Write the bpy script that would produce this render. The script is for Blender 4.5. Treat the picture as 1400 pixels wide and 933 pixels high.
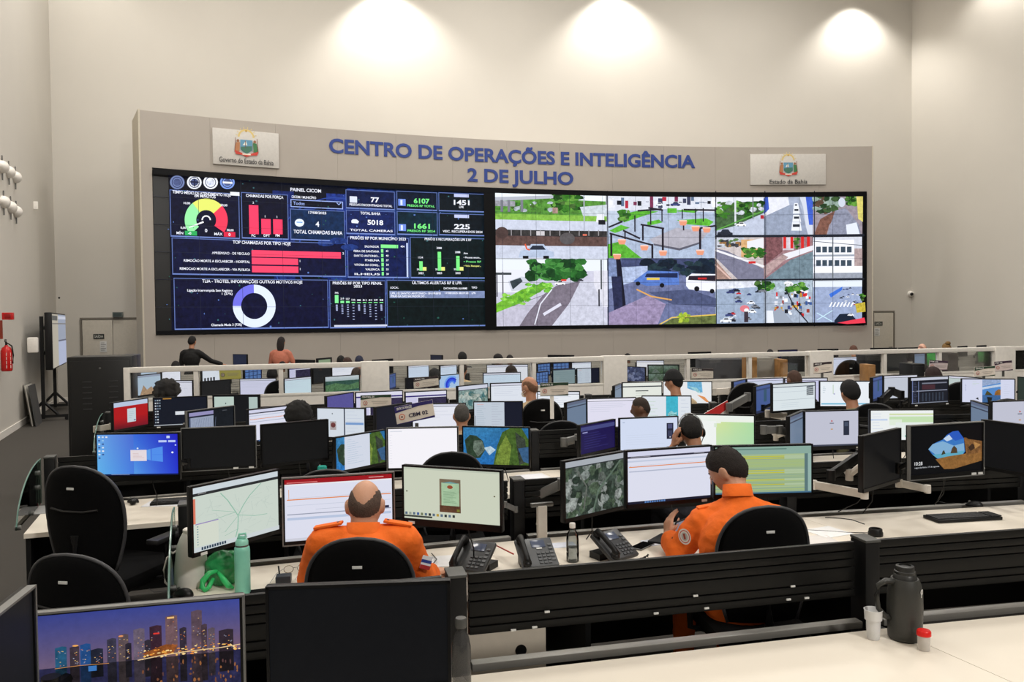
import bpy, bmesh, math, random
from math import sin, cos, pi, radians as R, hypot, atan2, sqrt
from mathutils import Vector, Matrix, noise as mnoise
random.seed(7)
C = bpy.context.scene.collection
for o in list(bpy.data.objects): bpy.data.objects.remove(o)

# ------------------------------------------------------------------ camera
F = 1100.0; H = 2.05; PY = 28.0; ROLL = 0.011; W2, H2 = 700.0, 466.5
PITCH = math.atan(PY/F)
cam = bpy.data.cameras.new('camera'); camo = bpy.data.objects.new('camera', cam); C.objects.link(camo)
cam.sensor_width = 36.0; cam.lens = F/1400*36; cam.clip_end = 200; cam.clip_start = .05
camo.matrix_world = Matrix.Translation((0, 0, H)) @ Matrix.Rotation(pi/2-PITCH, 4, 'X') @ Matrix.Rotation(-ROLL, 4, 'Z')
bpy.context.scene.camera = camo
vs = bpy.context.scene.view_settings
vs.view_transform = 'Standard'; vs.look = 'None'; vs.gamma = 1; vs.use_curve_mapping = False
vs.exposure = 0.0

# ------------------------------------------------------------------ light
w = bpy.data.worlds.new('room_air'); bpy.context.scene.world = w; w.use_nodes = True
w.node_tree.nodes['Background'].inputs[0].default_value = (1.0, .93, .84, 1)
w.node_tree.nodes['Background'].inputs[1].default_value = 0.05
CEIL = 13.6
def area(name, loc, sx, sy, power, col=(1, .965, .915), rot=(0, 0, 0)):
    l = bpy.data.lights.new(name, 'AREA'); l.shape = 'RECTANGLE'; l.size = sx; l.size_y = sy
    l.energy = power; l.color = col
    o = bpy.data.objects.new(name, l); C.objects.link(o); o.location = loc; o.rotation_euler = rot
    return o
for (x, y, p_) in ((-4, 4, 190), (2.5, 5, 220), (9, 7, 300), (-6, 11, 380), (1, 12.5, 420), (8, 14, 420), (-8, 17, 360), (0, 19, 400), (8, 21, 360), (1, -2, 180)):
    area('ceiling_panel_light', (x, y, CEIL-.3), 2.4, 2.4, p_)
for (x, y, z_) in ((-2, -6, 9.5), (6.5, -5, 9.5)):
    area('added_rear_fill', (x, y, z_), 1.6, 1.0, 1000, rot=(R(62), 0, R(-6)))  # added fill behind the camera to brighten upright surfaces, no room fixture
def spot(name, loc, tgt, power, size=100, blend=.8, col=(1, .96, .90)):
    l = bpy.data.lights.new(name, 'SPOT'); l.energy = power; l.spot_size = R(size); l.spot_blend = blend
    l.color = col; l.shadow_soft_size = .12
    o = bpy.data.objects.new(name, l); C.objects.link(o); o.location = loc
    o.rotation_euler = (Vector(tgt)-Vector(loc)).to_track_quat('-Z', 'Y').to_euler()
    return o

# ------------------------------------------------------------------ helpers
def ray(px, py):
    u, v = px-W2, py-H2
    c, s = cos(ROLL), sin(ROLL)
    u, v = u*c-v*s, u*s+v*c
    cp, sp = cos(-PITCH), sin(-PITCH)
    dy, dz = F*cp-(-v)*sp, F*sp+(-v)*cp
    return Vector((u/dy, 1.0, dz/dy))
def onz(px, py, z): d = ray(px, py); return Vector((0, 0, H))+d*((z-H)/d.z)
def ony(px, py, y): return Vector((0, 0, H))+ray(px, py)*y
def online(px, py, a, s):            # vertical plane Y = a + s X
    d = ray(px, py); return Vector((0, 0, H))+d*(a/(1-s*d.x))

def lin(c):
    return tuple(((v/255)/12.92 if v/255 <= .04045 else ((v/255+.055)/1.055)**2.4) for v in c)
MATS = {}
def mat(name, rgb, rough=.5, metal=0, bump=0, bscale=60, var=0, vscale=20, spec=.5, trans=0, coat=0, alpha=1, emit=0, ior=1.45):
    if name in MATS: return MATS[name]
    m = bpy.data.materials.new(name); m.use_nodes = True; nt = m.node_tree; b = nt.nodes['Principled BSDF']
    col = lin(rgb)
    b.inputs['Base Color'].default_value = (*col, 1)
    b.inputs['Roughness'].default_value = rough; b.inputs['Metallic'].default_value = metal
    b.inputs['Specular IOR Level'].default_value = spec; b.inputs['IOR'].default_value = ior
    b.inputs['Transmission Weight'].default_value = trans; b.inputs['Coat Weight'].default_value = coat
    b.inputs['Alpha'].default_value = alpha
    if emit:
        b.inputs['Emission Color'].default_value = (*col, 1); b.inputs['Emission Strength'].default_value = emit
    tc = nt.nodes.new('ShaderNodeTexCoord')
    if var or True:
        v_ = var or .04
        n = nt.nodes.new('ShaderNodeTexNoise'); n.inputs['Scale'].default_value = vscale; n.inputs['Detail'].default_value = 3
        nt.links.new(tc.outputs['Object'], n.inputs['Vector'])
        r = nt.nodes.new('ShaderNodeMapRange'); r.inputs[1].default_value = .3; r.inputs[2].default_value = .7
        r.inputs[3].default_value = 1-v_; r.inputs[4].default_value = 1+v_
        mx = nt.nodes.new('ShaderNodeVectorMath'); mx.operation = 'SCALE'; mx.inputs[0].default_value = col
        nt.links.new(n.outputs['Fac'], r.inputs[0]); nt.links.new(r.outputs[0], mx.inputs['Scale'])
        nt.links.new(mx.outputs[0], b.inputs['Base Color'])
    if bump:
        n2 = nt.nodes.new('ShaderNodeTexNoise'); n2.inputs['Scale'].default_value = bscale; n2.inputs['Detail'].default_value = 4
        nt.links.new(tc.outputs['Object'], n2.inputs['Vector'])
        bp = nt.nodes.new('ShaderNodeBump'); bp.inputs['Strength'].default_value = bump; bp.inputs['Distance'].default_value = .01
        nt.links.new(n2.outputs['Fac'], bp.inputs['Height']); nt.links.new(bp.outputs[0], b.inputs['Normal'])
    MATS[name] = m; return m
def thin_glass(name, tint=(235, 245, 240), refl=.12):
    if name in MATS: return MATS[name]
    m = bpy.data.materials.new(name); m.use_nodes = True; nt = m.node_tree; nt.nodes.remove(nt.nodes['Principled BSDF'])
    out = nt.nodes['Material Output']; t = nt.nodes.new('ShaderNodeBsdfTransparent'); g = nt.nodes.new('ShaderNodeBsdfGlossy')
    t.inputs[0].default_value = (*lin(tint), 1); g.inputs['Roughness'].default_value = .03
    fr = nt.nodes.new('ShaderNodeFresnel'); fr.inputs[0].default_value = 1.4
    mx = nt.nodes.new('ShaderNodeMixShader'); nt.links.new(fr.outputs[0], mx.inputs[0])
    nt.links.new(t.outputs[0], mx.inputs[1]); nt.links.new(g.outputs[0], mx.inputs[2]); nt.links.new(mx.outputs[0], out.inputs[0])
    MATS[name] = m; return m
def screen_mat(name, strength, nscale, rough=.35, spec=.25, k=1.0):
    m = bpy.data.materials.new(name); m.use_nodes = True; nt = m.node_tree; b = nt.nodes['Principled BSDF']
    at = nt.nodes.new('ShaderNodeAttribute'); at.attribute_name = 'Col'
    tc = nt.nodes.new('ShaderNodeTexCoord'); n = nt.nodes.new('ShaderNodeTexNoise')
    n.inputs['Scale'].default_value = nscale; n.inputs['Detail'].default_value = 5; n.inputs['Roughness'].default_value = .7
    nt.links.new(tc.outputs['Object'], n.inputs['Vector'])
    r = nt.nodes.new('ShaderNodeMapRange'); r.inputs[1].default_value = .3; r.inputs[2].default_value = .7
    r.inputs[3].default_value = -k; r.inputs[4].default_value = k; r.clamp = False
    nt.links.new(n.outputs['Fac'], r.inputs[0])
    mu = nt.nodes.new('ShaderNodeMath'); mu.operation = 'MULTIPLY_ADD'; mu.inputs[2].default_value = 1
    nt.links.new(r.outputs[0], mu.inputs[0]); nt.links.new(at.outputs['Alpha'], mu.inputs[1])
    mxx = nt.nodes.new('ShaderNodeMath'); mxx.operation = 'MAXIMUM'; mxx.inputs[1].default_value = .05
    nt.links.new(mu.outputs[0], mxx.inputs[0])
    sc = nt.nodes.new('ShaderNodeVectorMath'); sc.operation = 'SCALE'
    nt.links.new(at.outputs['Color'], sc.inputs[0]); nt.links.new(mxx.outputs[0], sc.inputs['Scale'])
    b.inputs['Base Color'].default_value = (.004, .004, .0045, 1); b.inputs['Roughness'].default_value = rough
    b.inputs['Specular IOR Level'].default_value = spec
    nt.links.new(sc.outputs[0], b.inputs['Emission Color']); b.inputs['Emission Strength'].default_value = strength
    MATS[name] = m; return m
SCR = screen_mat('monitor_screen', .95, 40, .4, .07); WALLSCR = screen_mat('video_wall_screen', 1.2, 8.0, .4, .1, 1.15)
def art_mat_diffuse(name):
    m = bpy.data.materials.new(name); m.use_nodes = True; nt = m.node_tree; b = nt.nodes['Principled BSDF']
    at = nt.nodes.new('ShaderNodeAttribute'); at.attribute_name = 'Col'
    nt.links.new(at.outputs['Color'], b.inputs['Base Color']); b.inputs['Roughness'].default_value = .6
    MATS[name] = m; return m
PRINT = art_mat_diffuse('printed_sheet')

class MB:
    def __init__(s): s.bm = bmesh.new()
    def _t(s, vs, M):
        if M is not None: bmesh.ops.transform(s.bm, matrix=M, verts=vs)
    def box(s, c, d, M=None, bev=0):
        r = bmesh.ops.create_cube(s.bm, size=1, matrix=Matrix.Translation(c) @ Matrix.Diagonal((*d, 1)))
        vs = r['verts']
        if bev:
            es = list({e for v in vs for e in v.link_edges})
            q = bmesh.ops.bevel(s.bm, geom=es, offset=bev, segments=2, affect='EDGES', profile=.6)
            vs = list({v for f in q['faces'] for v in f.verts} | {v for v in vs if v.is_valid})
        s._t(vs, M); return s
    def cyl(s, p0, p1, r0, r1=None, n=12, M=None):
        r1 = r0 if r1 is None else r1
        p0, p1 = Vector(p0), Vector(p1); d = p1-p0
        q = d.to_track_quat('Z', 'Y').to_matrix().to_4x4()
        r = bmesh.ops.create_cone(s.bm, cap_ends=True, segments=n, radius1=r0, radius2=r1, depth=d.length,
                                  matrix=Matrix.Translation((p0+p1)/2) @ q)
        s._t(r['verts'], M); return s
    def tube(s, pts, r, n=6, M=None):
        pts = [Vector(p) for p in pts]; rings = []; vs = []
        up = Vector((0, 0, 1))
        for i, p in enumerate(pts):
            t = (pts[min(i+1, len(pts)-1)]-pts[max(i-1, 0)]).normalized()
            a = t.cross(up)
            if a.length < .05: a = t.cross(Vector((1, 0, 0)))
            a.normalize(); b = t.cross(a)
            rr = r[i] if isinstance(r, (list, tuple)) else r
            ring = [s.bm.verts.new(p+a*rr*cos(2*pi*k/n)+b*rr*sin(2*pi*k/n)) for k in range(n)]
            rings.append(ring); vs += ring
        for i in range(len(rings)-1):
            for k in range(n):
                s.bm.faces.new((rings[i][k], rings[i][(k+1) % n], rings[i+1][(k+1) % n], rings[i+1][k]))
        s.bm.faces.new(rings[0][::-1]); s.bm.faces.new(rings[-1])
        s._t(vs, M); return s
    def lathe(s, prof, n=24, M=None, sx=1, sy=1):
        rings = []; vs = []
        for (r, z) in prof:
            if r < 1e-5: v = s.bm.verts.new((0, 0, z)); rings.append([v]); vs.append(v)
            else:
                ring = [s.bm.verts.new((r*sx*cos(2*pi*k/n), r*sy*sin(2*pi*k/n), z)) for k in range(n)]
                rings.append(ring); vs += ring
        for a, b in zip(rings, rings[1:]):
            for k in range(n):
                k2 = (k+1) % n
                if len(a) == 1 and len(b) == 1: continue
                if len(a) == 1: s.bm.faces.new((a[0], b[k], b[k2]))
                elif len(b) == 1: s.bm.faces.new((a[k2], a[k], b[0]))
                else: s.bm.faces.new((a[k], a[k2], b[k2], b[k]))
        s._t(vs, M); return s
    def ell(s, c, r, M=None, n=16, m=12, rot=None):
        T = Matrix.Translation(c) @ (rot or Matrix.Identity(4)) @ Matrix.Diagonal((*r, 1))
        q = bmesh.ops.create_uvsphere(s.bm, u_segments=n, v_segments=m, radius=1, matrix=T); s._t(q['verts'], M); return s
    def cap(s, p0, p1, r0, r1, n=12, M=None):
        p0, p1 = Vector(p0), Vector(p1); d = p1-p0; L = max(d.length, 1e-4)
        q = Matrix.Translation(p0) @ d.to_track_quat('Z', 'Y').to_matrix().to_4x4()
        pr = [(0, -r0)]+[(r0*cos(a), r0*sin(a)) for a in (-1.1, -.6, 0)]+[(r1*cos(a), L+r1*sin(a)) for a in (0, .6, 1.1)]+[(0, L+r1)]
        s.lathe(pr, n, q if M is None else M @ q); return s
    def prism(s, pts, z0, z1, M=None):
        a = [s.bm.verts.new((x, y, z0)) for x, y in pts]; b = [s.bm.verts.new((x, y, z1)) for x, y in pts]
        n = len(pts); s.bm.faces.new(a[::-1]); s.bm.faces.new(b)
        for i in range(n): s.bm.faces.new((a[i], a[(i+1) % n], b[(i+1) % n], b[i]))
        s._t(a+b, M); return s
    def mesh(s, name, m=None, smooth=False):
        bmesh.ops.recalc_face_normals(s.bm, faces=s.bm.faces)
        me = bpy.data.meshes.new(name); s.bm.to_mesh(me); s.bm.free()
        if m: me.materials.append(m)
        if smooth:
            me.polygons.foreach_set('use_smooth', [True]*len(me.polygons))
            if smooth != 'all':
                try: me.set_sharp_from_angle(angle=R(40))
                except Exception: pass
        return me
    def obj(s, name, m, parent=None, smooth=True, M=None):
        return link(name, s.mesh(name, m, smooth), parent, M)
def link(name, me, parent=None, M=None):
    o = bpy.data.objects.new(name, me); C.objects.link(o)
    if parent: o.parent = parent
    if M is not None: o.matrix_local = M
    return o
def thing(name, label, cat, loc=(0, 0, 0), rz=0, group=None):
    o = bpy.data.objects.new(name, None); C.objects.link(o); o.empty_display_size = .1
    o.location = loc; o.rotation_euler = (0, 0, rz); return tag(o, label, cat, group)
def tag(o, label, cat, group=None):
    o['label'] = label; o['category'] = cat
    if group: o['group'] = group
    return o
def struct(o): o['kind'] = 'structure'; return o
def stuff(o): o['kind'] = 'stuff'; return o
def dup(root, loc, rz, label, group=None):
    r = root.copy(); C.objects.link(r); r.location = loc; r.rotation_euler = (0, 0, rz); r['label'] = label
    if group: r['group'] = group
    for ch in list(root.children):
        c = ch.copy(); C.objects.link(c); c.parent = r
        for g in ch.children:
            d = g.copy(); C.objects.link(d); d.parent = c
    return r

TMP = bpy.data.scenes.new('workshop')
def evald(o):
    TMP.collection.objects.link(o); vl = TMP.view_layers[0]; vl.update(); dg = vl.depsgraph; return dg, o.evaluated_get(dg)
# ---- text -> flat mesh, cached
_T = {}
def glyphs(s, bold=0.0):
    k = (s, bold)
    if k in _T: return _T[k]
    cu = bpy.data.curves.new('t', 'FONT'); cu.body = s; cu.size = 1; cu.resolution_u = 2 if bold == 0 else 4; cu.offset = bold
    cu.fill_mode = 'FRONT'
    o = bpy.data.objects.new('t', cu); dg, e = evald(o); me = e.to_mesh()
    V = [(v.co.x, v.co.y) for v in me.vertices]; Fc = [tuple(p.vertices) for p in me.polygons]; e.to_mesh_clear()
    bpy.data.objects.remove(o); bpy.data.curves.remove(cu)
    x0 = min([v[0] for v in V] or [0]); x1 = max([v[0] for v in V] or [1])
    _T[k] = (V, Fc, x0, x1); return _T[k]

class Art:
    """flat print: coloured polygons laid over each other; fn(u,v,layer) places them (v grows downward)"""
    def __init__(s, fn, strip=None, asp=1.0): s.fn = fn; s.V = []; s.F = []; s.K = []; s.L = 0; s.strip = strip; s.T = None; s.asp = asp
    def _add(s, pts, col, amp):
        n = len(s.V); s.V += [s.fn(u, v, s.L) for u, v in pts]; s.F.append(list(range(n, n+len(pts))))
        cols = col if isinstance(col[0], (tuple, list)) else [col]*len(pts)
        s.K += [(*lin(c), amp) for c in cols]
    def poly(s, pts, col, amp=0, step=True):
        if s.T: pts = [s.T(*p) for p in pts]
        if step: s.L += 1
        if s.strip and not isinstance(col[0], (tuple, list)):
            lo = min(p[0] for p in pts); hi = max(p[0] for p in pts)
            k0 = math.floor(lo/s.strip); k1 = math.floor(hi/s.strip)
            if k1 > k0:
                for k in range(k0, k1+1):
                    q = clipx(clipx(pts, k*s.strip, 1), (k+1)*s.strip, -1)
                    if len(q) > 2: s._add(q, col, amp)
                return
        s._add(pts, col, amp)
    def rect(s, x0, y0, x1, y1, col, amp=0, step=True): s.poly([(x0, y0), (x0, y1), (x1, y1), (x1, y0)], col, amp, step)
    def grad(s, x0, y0, x1, y1, tl, tr, bl, br, n=1, amp=0):
        s.L += 1; nx = ny = n
        def mixc(a, b, t): return tuple(a[i]+(b[i]-a[i])*t for i in range(3))
        for i in range(nx):
            for j in range(ny):
                P = []; K = []
                for (a, b) in ((i, j), (i, j+1), (i+1, j+1), (i+1, j)):
                    u, v = a/nx, b/ny; P.append((x0+(x1-x0)*u, y0+(y1-y0)*v)); K.append(mixc(mixc(tl, tr, u), mixc(bl, br, u), v))
                if s.T: P = [s.T(*p) for p in P]
                s._add(P, K, amp)
    def circ(s, cx, cy, rx, ry, col, amp=0, n=16, jit=0, step=True):
        s.poly([(cx+rx*cos(2*pi*k/n)*(1+random.uniform(-jit, jit)), cy-ry*sin(2*pi*k/n)*(1+random.uniform(-jit, jit))) for k in range(n)], col, amp, step)
    def ring(s, cx, cy, r0, r1, a0, a1, col, ky=1.0, n=14, amp=0):
        s.L += 1
        for k in range(n):
            a, b = R(a0+(a1-a0)*k/n), R(a0+(a1-a0)*(k+1)/n)
            s.poly([(cx+r0*cos(a), cy-r0*ky*sin(a)), (cx+r1*cos(a), cy-r1*ky*sin(a)), (cx+r1*cos(b), cy-r1*ky*sin(b)), (cx+r0*cos(b), cy-r0*ky*sin(b))], col, amp, False)
    def line(s, pts, w, col, amp=0, ky=1.0):
        s.L += 1
        for (x0, y0), (x1, y1) in zip(pts, pts[1:]):
            dx, dy = x1-x0, (y1-y0)/ky; L = hypot(dx, dy) or 1; nx, ny = -dy/L*w/2, dx/L*w/2*ky
            s.poly([(x0+nx, y0+ny), (x0-nx, y0-ny), (x1-nx, y1-ny), (x1+nx, y1+ny)], col, amp, False)
    def frame(s, x0, y0, x1, y1, w, col, ky=1.0):
        s.L += 1
        for q in ((x0, y0, x1, y0+w*ky), (x0, y1-w*ky, x1, y1), (x0, y0, x0+w, y1), (x1-w, y0, x1, y1)): s.rect(*q, col, 0, False)
    def text(s, x, y, h, st, col, al='l', wd=None, bold=0.0, kx=None):
        """cap height h (in v units), baseline at y"""
        V, Fc, x0, x1 = glyphs(st, bold); sc = h/.7; sx = sc*(kx if kx is not None else 1/s.asp)
        if wd: sx = wd/(x1-x0)
        wdt = (x1-x0)*sx; ox = x-(0 if al == 'l' else wdt if al == 'r' else wdt/2)
        s.L += 1; n = len(s.V)
        P = [(ox+(a-x0)*sx, y-b*sc) for a, b in V]
        if s.T: P = [s.T(*p) for p in P]
        s.V += [s.fn(u, v, s.L) for u, v in P]; s.K += [(*lin(col), 0)]*len(V)
        s.F += [[i+n for i in f] for f in Fc]
    def blobs(s, x0, y0, x1, y1, n, r, cols, amp=.3, ky=1.0):
        s.L += 1
        for _ in range(n):
            s.circ(random.uniform(x0, x1), random.uniform(y0, y1), r*random.uniform(.5, 1.3), r*ky*random.uniform(.5, 1.2), random.choice(cols), amp, 7, .25, _ % 12 == 0)
    def obj(s, name, m, parent=None):
        me = bpy.data.meshes.new(name); me.from_pydata([tuple(v) for v in s.V], [], s.F)
        a = me.color_attributes.new('Col', 'FLOAT_COLOR', 'POINT'); flat = [c for k in s.K for c in k]
        a.data.foreach_set('color', flat); me.materials.append(m)
        return link(name, me, parent)
def clipx(pts, x, sg):
    out = []; n = len(pts)
    for i in range(n):
        a, b = pts[i], pts[(i+1) % n]; ia = (a[0]-x)*sg >= 0; ib = (b[0]-x)*sg >= 0
        if ia: out.append(a)
        if ia != ib:
            t = (x-a[0])/(b[0]-a[0]); out.append((x, a[1]+(b[1]-a[1])*t))
    return out

# shared materials
M_WALL = mat('wall_paint', (204, 199, 190), .85, var=.015, vscale=.6)
M_CARPET = mat('carpet', (66, 62, 57), .95, bump=.5, bscale=300, var=.18, vscale=90)
M_PANEL = mat('bulkhead_laminate', (168, 160, 151), .6, var=.02, vscale=1)
M_BLACK = mat('black_plastic', (15, 15, 16), .45, spec=.35, var=.1, vscale=30)
M_BLKM = mat('black_metal', (16, 16, 16), .45, spec=.35, var=.08)
M_SLAT = mat('black_aluminium_slat', (17, 17, 16), .45, metal=.2, spec=.35, var=.06, vscale=8)
M_GREYM = mat('grey_metal', (120, 120, 118), .35, metal=.7)
M_DESK = mat('white_laminate', (228, 219, 204), .38, var=.015, vscale=5)
M_WHITE = mat('white_enamel', (236, 231, 223), .45)
M_FAB = mat('black_fabric', (10, 10, 11), .95, spec=.15, bump=.4, bscale=400, var=.1, vscale=200)
M_BEZ = mat('monitor_housing', (12, 12, 13), .42, spec=.35)
M_SILV = mat('silver_trim', (130, 130, 128), .35, metal=.4)
M_LABEL = mat('white_label', (215, 215, 212), .5)
M_ARMW = mat('arm_white', (205, 198, 188), .4)
M_ARMG = mat('arm_grey', (110, 110, 108), .4, metal=.3)
M_GLASS = thin_glass('clear_glass', (250, 251, 251))
M_GREEN_GLASS = thin_glass('green_edge_glass', (200, 225, 215))
M_CREAM = mat('cream_cabinet', (196, 186, 170), .6)
M_WOOD = mat('honey_wood', (150, 108, 60), .5, var=.15, vscale=12)
# ================================================================== ROOM SHELL
LA, LB = onz(0, 602, 0), onz(80, 550, 0)              # foot of the left wall
ld = (LB-LA).normalized(); ln = Vector((ld.y, -ld.x, 0))   # ln points into the room
cBL = LB.copy()
bd = Vector((cos(R(12.5)), sin(R(12.5)), 0))                    # run of the back wall
# right corner: on the ray of pixel column 1246
rx = ray(1246, 400).x
t = (cBL.x-rx*cBL.y)/(rx*bd.y-bd.x); cBR = cBL+bd*t
rd = Vector((.36, -.93, 0)).normalized()
cFL = LA-ld*22; cFR = cBR+rd*44
def wall(name, a, b, z0, z1, m=M_WALL, th=.2, side=1, parent=None):
    d = (b-a).normalized(); n = Vector((-d.y, d.x, 0))*side
    q = MB(); q.prism([(p.x, p.y) for p in (a, b, b+n*th, a+n*th)], z0, z1)
    return q.obj(name, m, parent, smooth=False)
struct(wall('wall_left', cFL, cBL, 0, CEIL, side=1))
struct(wall('wall_back', cBL-bd*.2, cBR+bd*.2, 0, CEIL, side=1))
struct(wall('wall_right', cBR, cFR, 0, CEIL, side=1))
struct(wall('wall_front', cFR, cFL, 0, CEIL, side=1))
q = MB(); q.prism([(p.x, p.y) for p in (cFL, cFR, cBR, cBL)], -.1, 0); struct(q.obj('floor', M_CARPET, smooth=False))
q = MB(); q.prism([(p.x, p.y) for p in (cFL, cFR, cBR, cBL)], CEIL, CEIL+.1); struct(q.obj('ceiling', M_WALL, smooth=False))
struct(wall('baseboard_left', cFL+ln*.002, cBL+ln*.002, 0, .13, M_WHITE, .018, -1))
bn = Vector((-bd.y, bd.x, 0))
struct(wall('baseboard_back', cBL-bn*.002, cBR-bn*.002, 0, .13, M_WHITE, .018, -1))

def backpt(px, py, off=0):                        # on the back wall, off metres in front
    d = ray(px, py); n = bn; base = cBL-n*off
    t = base.dot(n)/(d.dot(n)); return Vector((0, 0, H))+d*t
def leftpt(px, py, off=0):
    d = ray(px, py); base = cBL+ln*off; t = base.dot(ln)/(d.dot(ln)); return Vector((0, 0, H))+d*t
# wall washers (recessed under the ceiling, close to the walls)
for px, py, pw in ((525, -40, 620), (845, -34, 620), (1185, -16, 540)):
    p = backpt(px, py, .8); spot('wall_washer', p, p+Vector((.05, .16, -1)), pw, 118, .65)
rn = Vector((-rd.y, rd.x, 0)); rn = rn if rn.x < 0 else -rn
pR = cBR+rd*3.6+rn*.6; pR.z = 12.9; spot('wall_washer', pR, pR-rn*.15+Vector((0, 0, -1)), 380, 118, .65)
pL = cBL-ld*1.6+ln*.6; pL.z = 13.0; spot('wall_washer', pL, pL-ln*.15+Vector((0, 0, -1)), 200, 118, .65)

bdrz = atan2(bd.y, bd.x); ldrz = atan2(ld.y, ld.x)
# ---- doors
def door(name, px0, px1, pytop, leaves):
    a = backpt(px0, pytop, .02); b = backpt(px1, pytop, .02); zt = a.z; wd = (b-a).to_2d().length
    t = bpy.data.objects.new(name, None); C.objects.link(t); t.location = (a.x, a.y, 0); t.rotation_euler = (0, 0, bdrz); struct(t)
    g = .012
    for i in range(leaves):
        x0 = wd*i/leaves+g; x1 = wd*(i+1)/leaves-g
        MB().box(((x0+x1)/2, -.01, zt/2), (x1-x0, .04, zt-.03), bev=.004).obj('door_leaf', mat('door_paint', (196, 189, 176), .7), t)
        MB().cyl((x1-.09, -.09, 1.02), (x1-.22, -.09, 1.02), .012).cyl((x1-.09, -.02, 1.02), (x1-.09, -.09, 1.02), .014).obj('door_handle', M_GREYM, t)
    f = MB(); 
    f.box((wd/2, 0, zt+.03), (wd+.1, .05, .05)).box((-.03, 0, zt/2), (.05, .05, zt)).box((wd+.03, 0, zt/2), (.05, .05, zt))
    f.obj('door_frame', mat('door_frame_grey', (120, 114, 104), .7), t, smooth=False)  # frame in a darker grey than the door leaves
    return t, zt, wd
d1, z1_, w1_ = door('door_1', 112, 196, 437.5, 2)
d2, z2_, w2_ = door('door_2', 1194, 1221, 427.5, 1)
def sheet_thing(name, label, cat, p0, p1, rz, n_off, draw, depth=.01, group=None, edge=M_LABEL):
    """flat printed plate between two opposite corners (top-left, bottom-right) on a wall of run rz"""
    wd = (p1-p0).to_2d().length; hh = p0.z-p1.z
    t = thing(name, label, cat, (p0.x, p0.y, p1.z), rz, group)
    MB().box((wd/2, 0, hh/2), (wd, depth, hh), bev=min(.004, depth*.3)).obj('plate', edge, t)
    A = Art(lambda u, v, L: (u, -depth/2-.0006*L-.001, hh-v)); draw(A, wd, hh); A.obj('print', PRINT, t); return t
def exit_print(A, w, h):
    A.rect(0, 0, w, h, (45, 48, 44)); A.text(w/2, h*.76, h*.52, 'SAÍDA', (225, 225, 215), 'c', wd=w*.8)
sheet_thing('exit_sign', 'dark SAÍDA sign on left double door', 'sign', backpt(127.5, 457, .06), backpt(142.7, 463.5, .06), bdrz, 0, exit_print)
sheet_thing('exit_sign', 'dark SAÍDA sign on door at the right of the video wall', 'sign', backpt(1195.5, 440, .06), backpt(1206.5, 445.5, .06), bdrz, 0, exit_print)
def notice(A, w, h):
    for i in range(5): A.rect(w*.12, h*(.12+.17*i), w*(.9 if i % 2 else .7), h*(.17+.17*i), (120, 118, 114))
sheet_thing('paper_notice', 'pale paper notice taped below the exit sign on left door', 'notice', backpt(136.5, 467, .06), backpt(146, 481.5, .06), bdrz, 0, notice, .004)
sheet_thing('paper_notice', 'pale paper notice taped below the exit sign on right door', 'notice', backpt(1195.5, 449, .06), backpt(1203, 459.5, .06), bdrz, 0, notice, .004)
a = backpt(154, 427, .1); b = backpt(166.5, 434, .1)
t = thing('emergency_light', 'small grey exit light box above left double door', 'light', (a.x, a.y, b.z), bdrz)
MB().box((.13, 0, .07), (.26, .08, .14), bev=.01).obj('housing', mat('greenish_grey', (95, 102, 98), .4), t)
MB().box((.13, -.042, .07), (.2, .006, .09)).obj('lens', mat('lens_dark', (66, 78, 76), .2), t)
# ---- security cameras
for (pt, lb, rz) in ((leftpt(82.5, 407, .1), 'small white dome camera with black eye near left back corner', ldrz-pi/2+pi), (backpt(1246.5, 402, .12), 'small white dome camera with black eye in right back corner', bdrz)):
    t = thing('security_camera', lb, 'camera', pt, 0)
    MB().ell((0, .05, 0), (.09, .09, .09)).cyl((0, .05, 0), (0, .16, .0), .1, .1, 16).obj('body', M_WHITE, t, smooth='all')
    MB().ell((-.01, -.02, -.01), (.055, .05, .055)).obj('lens', M_BLACK, t, smooth='all')
# ---- left wall fittings
def on_left(name, label, cat, px, py, off=.06, group=None):
    p = leftpt(px, py, off); return thing(name, label, cat, p, ldrz-pi/2, group), p
k = 0
nm = {(0, 0): 'upper row, nearest', (0, 1): 'upper row, middle', (0, 2): 'upper row, farthest', (1, 0): 'lower row, nearest', (1, 1): 'lower row, middle', (1, 2): 'lower row, farthest'}
for r, pts in enumerate((((3.5, 229), (12.5, 236), (21.5, 243)), ((5.5, 277), (15, 284), (22.5, 290)))):
    for j, (px, py) in enumerate(pts):
        t, p = on_left('wall_speaker', 'white cone speaker on left wall, %s of six' % nm[(r, j)], 'speaker', px, py, .02)
        q = Matrix.Rotation(pi/2, 4, 'Y') @ Matrix.Rotation(.35, 4, 'X')
        MB().lathe([(0, 0), (.09, 0), (.12, .04), (.115, .1), (.05, .26), (0, .28)], 20, Matrix.Rotation(pi/2, 4, 'X')).obj('horn', M_WHITE, t, smooth='all')
        MB().box((0, -.02, -.01), (.02, .03, .46)).obj('bracket', M_GREYM, t)
t, p = on_left('sounder', 'faint white box fixed on left wall right of the speakers', 'box', 48, 281, .03)
MB().box((0, 0, 0), (.12, .05, .18), bev=.01).obj('case', M_WHITE, t)
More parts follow.
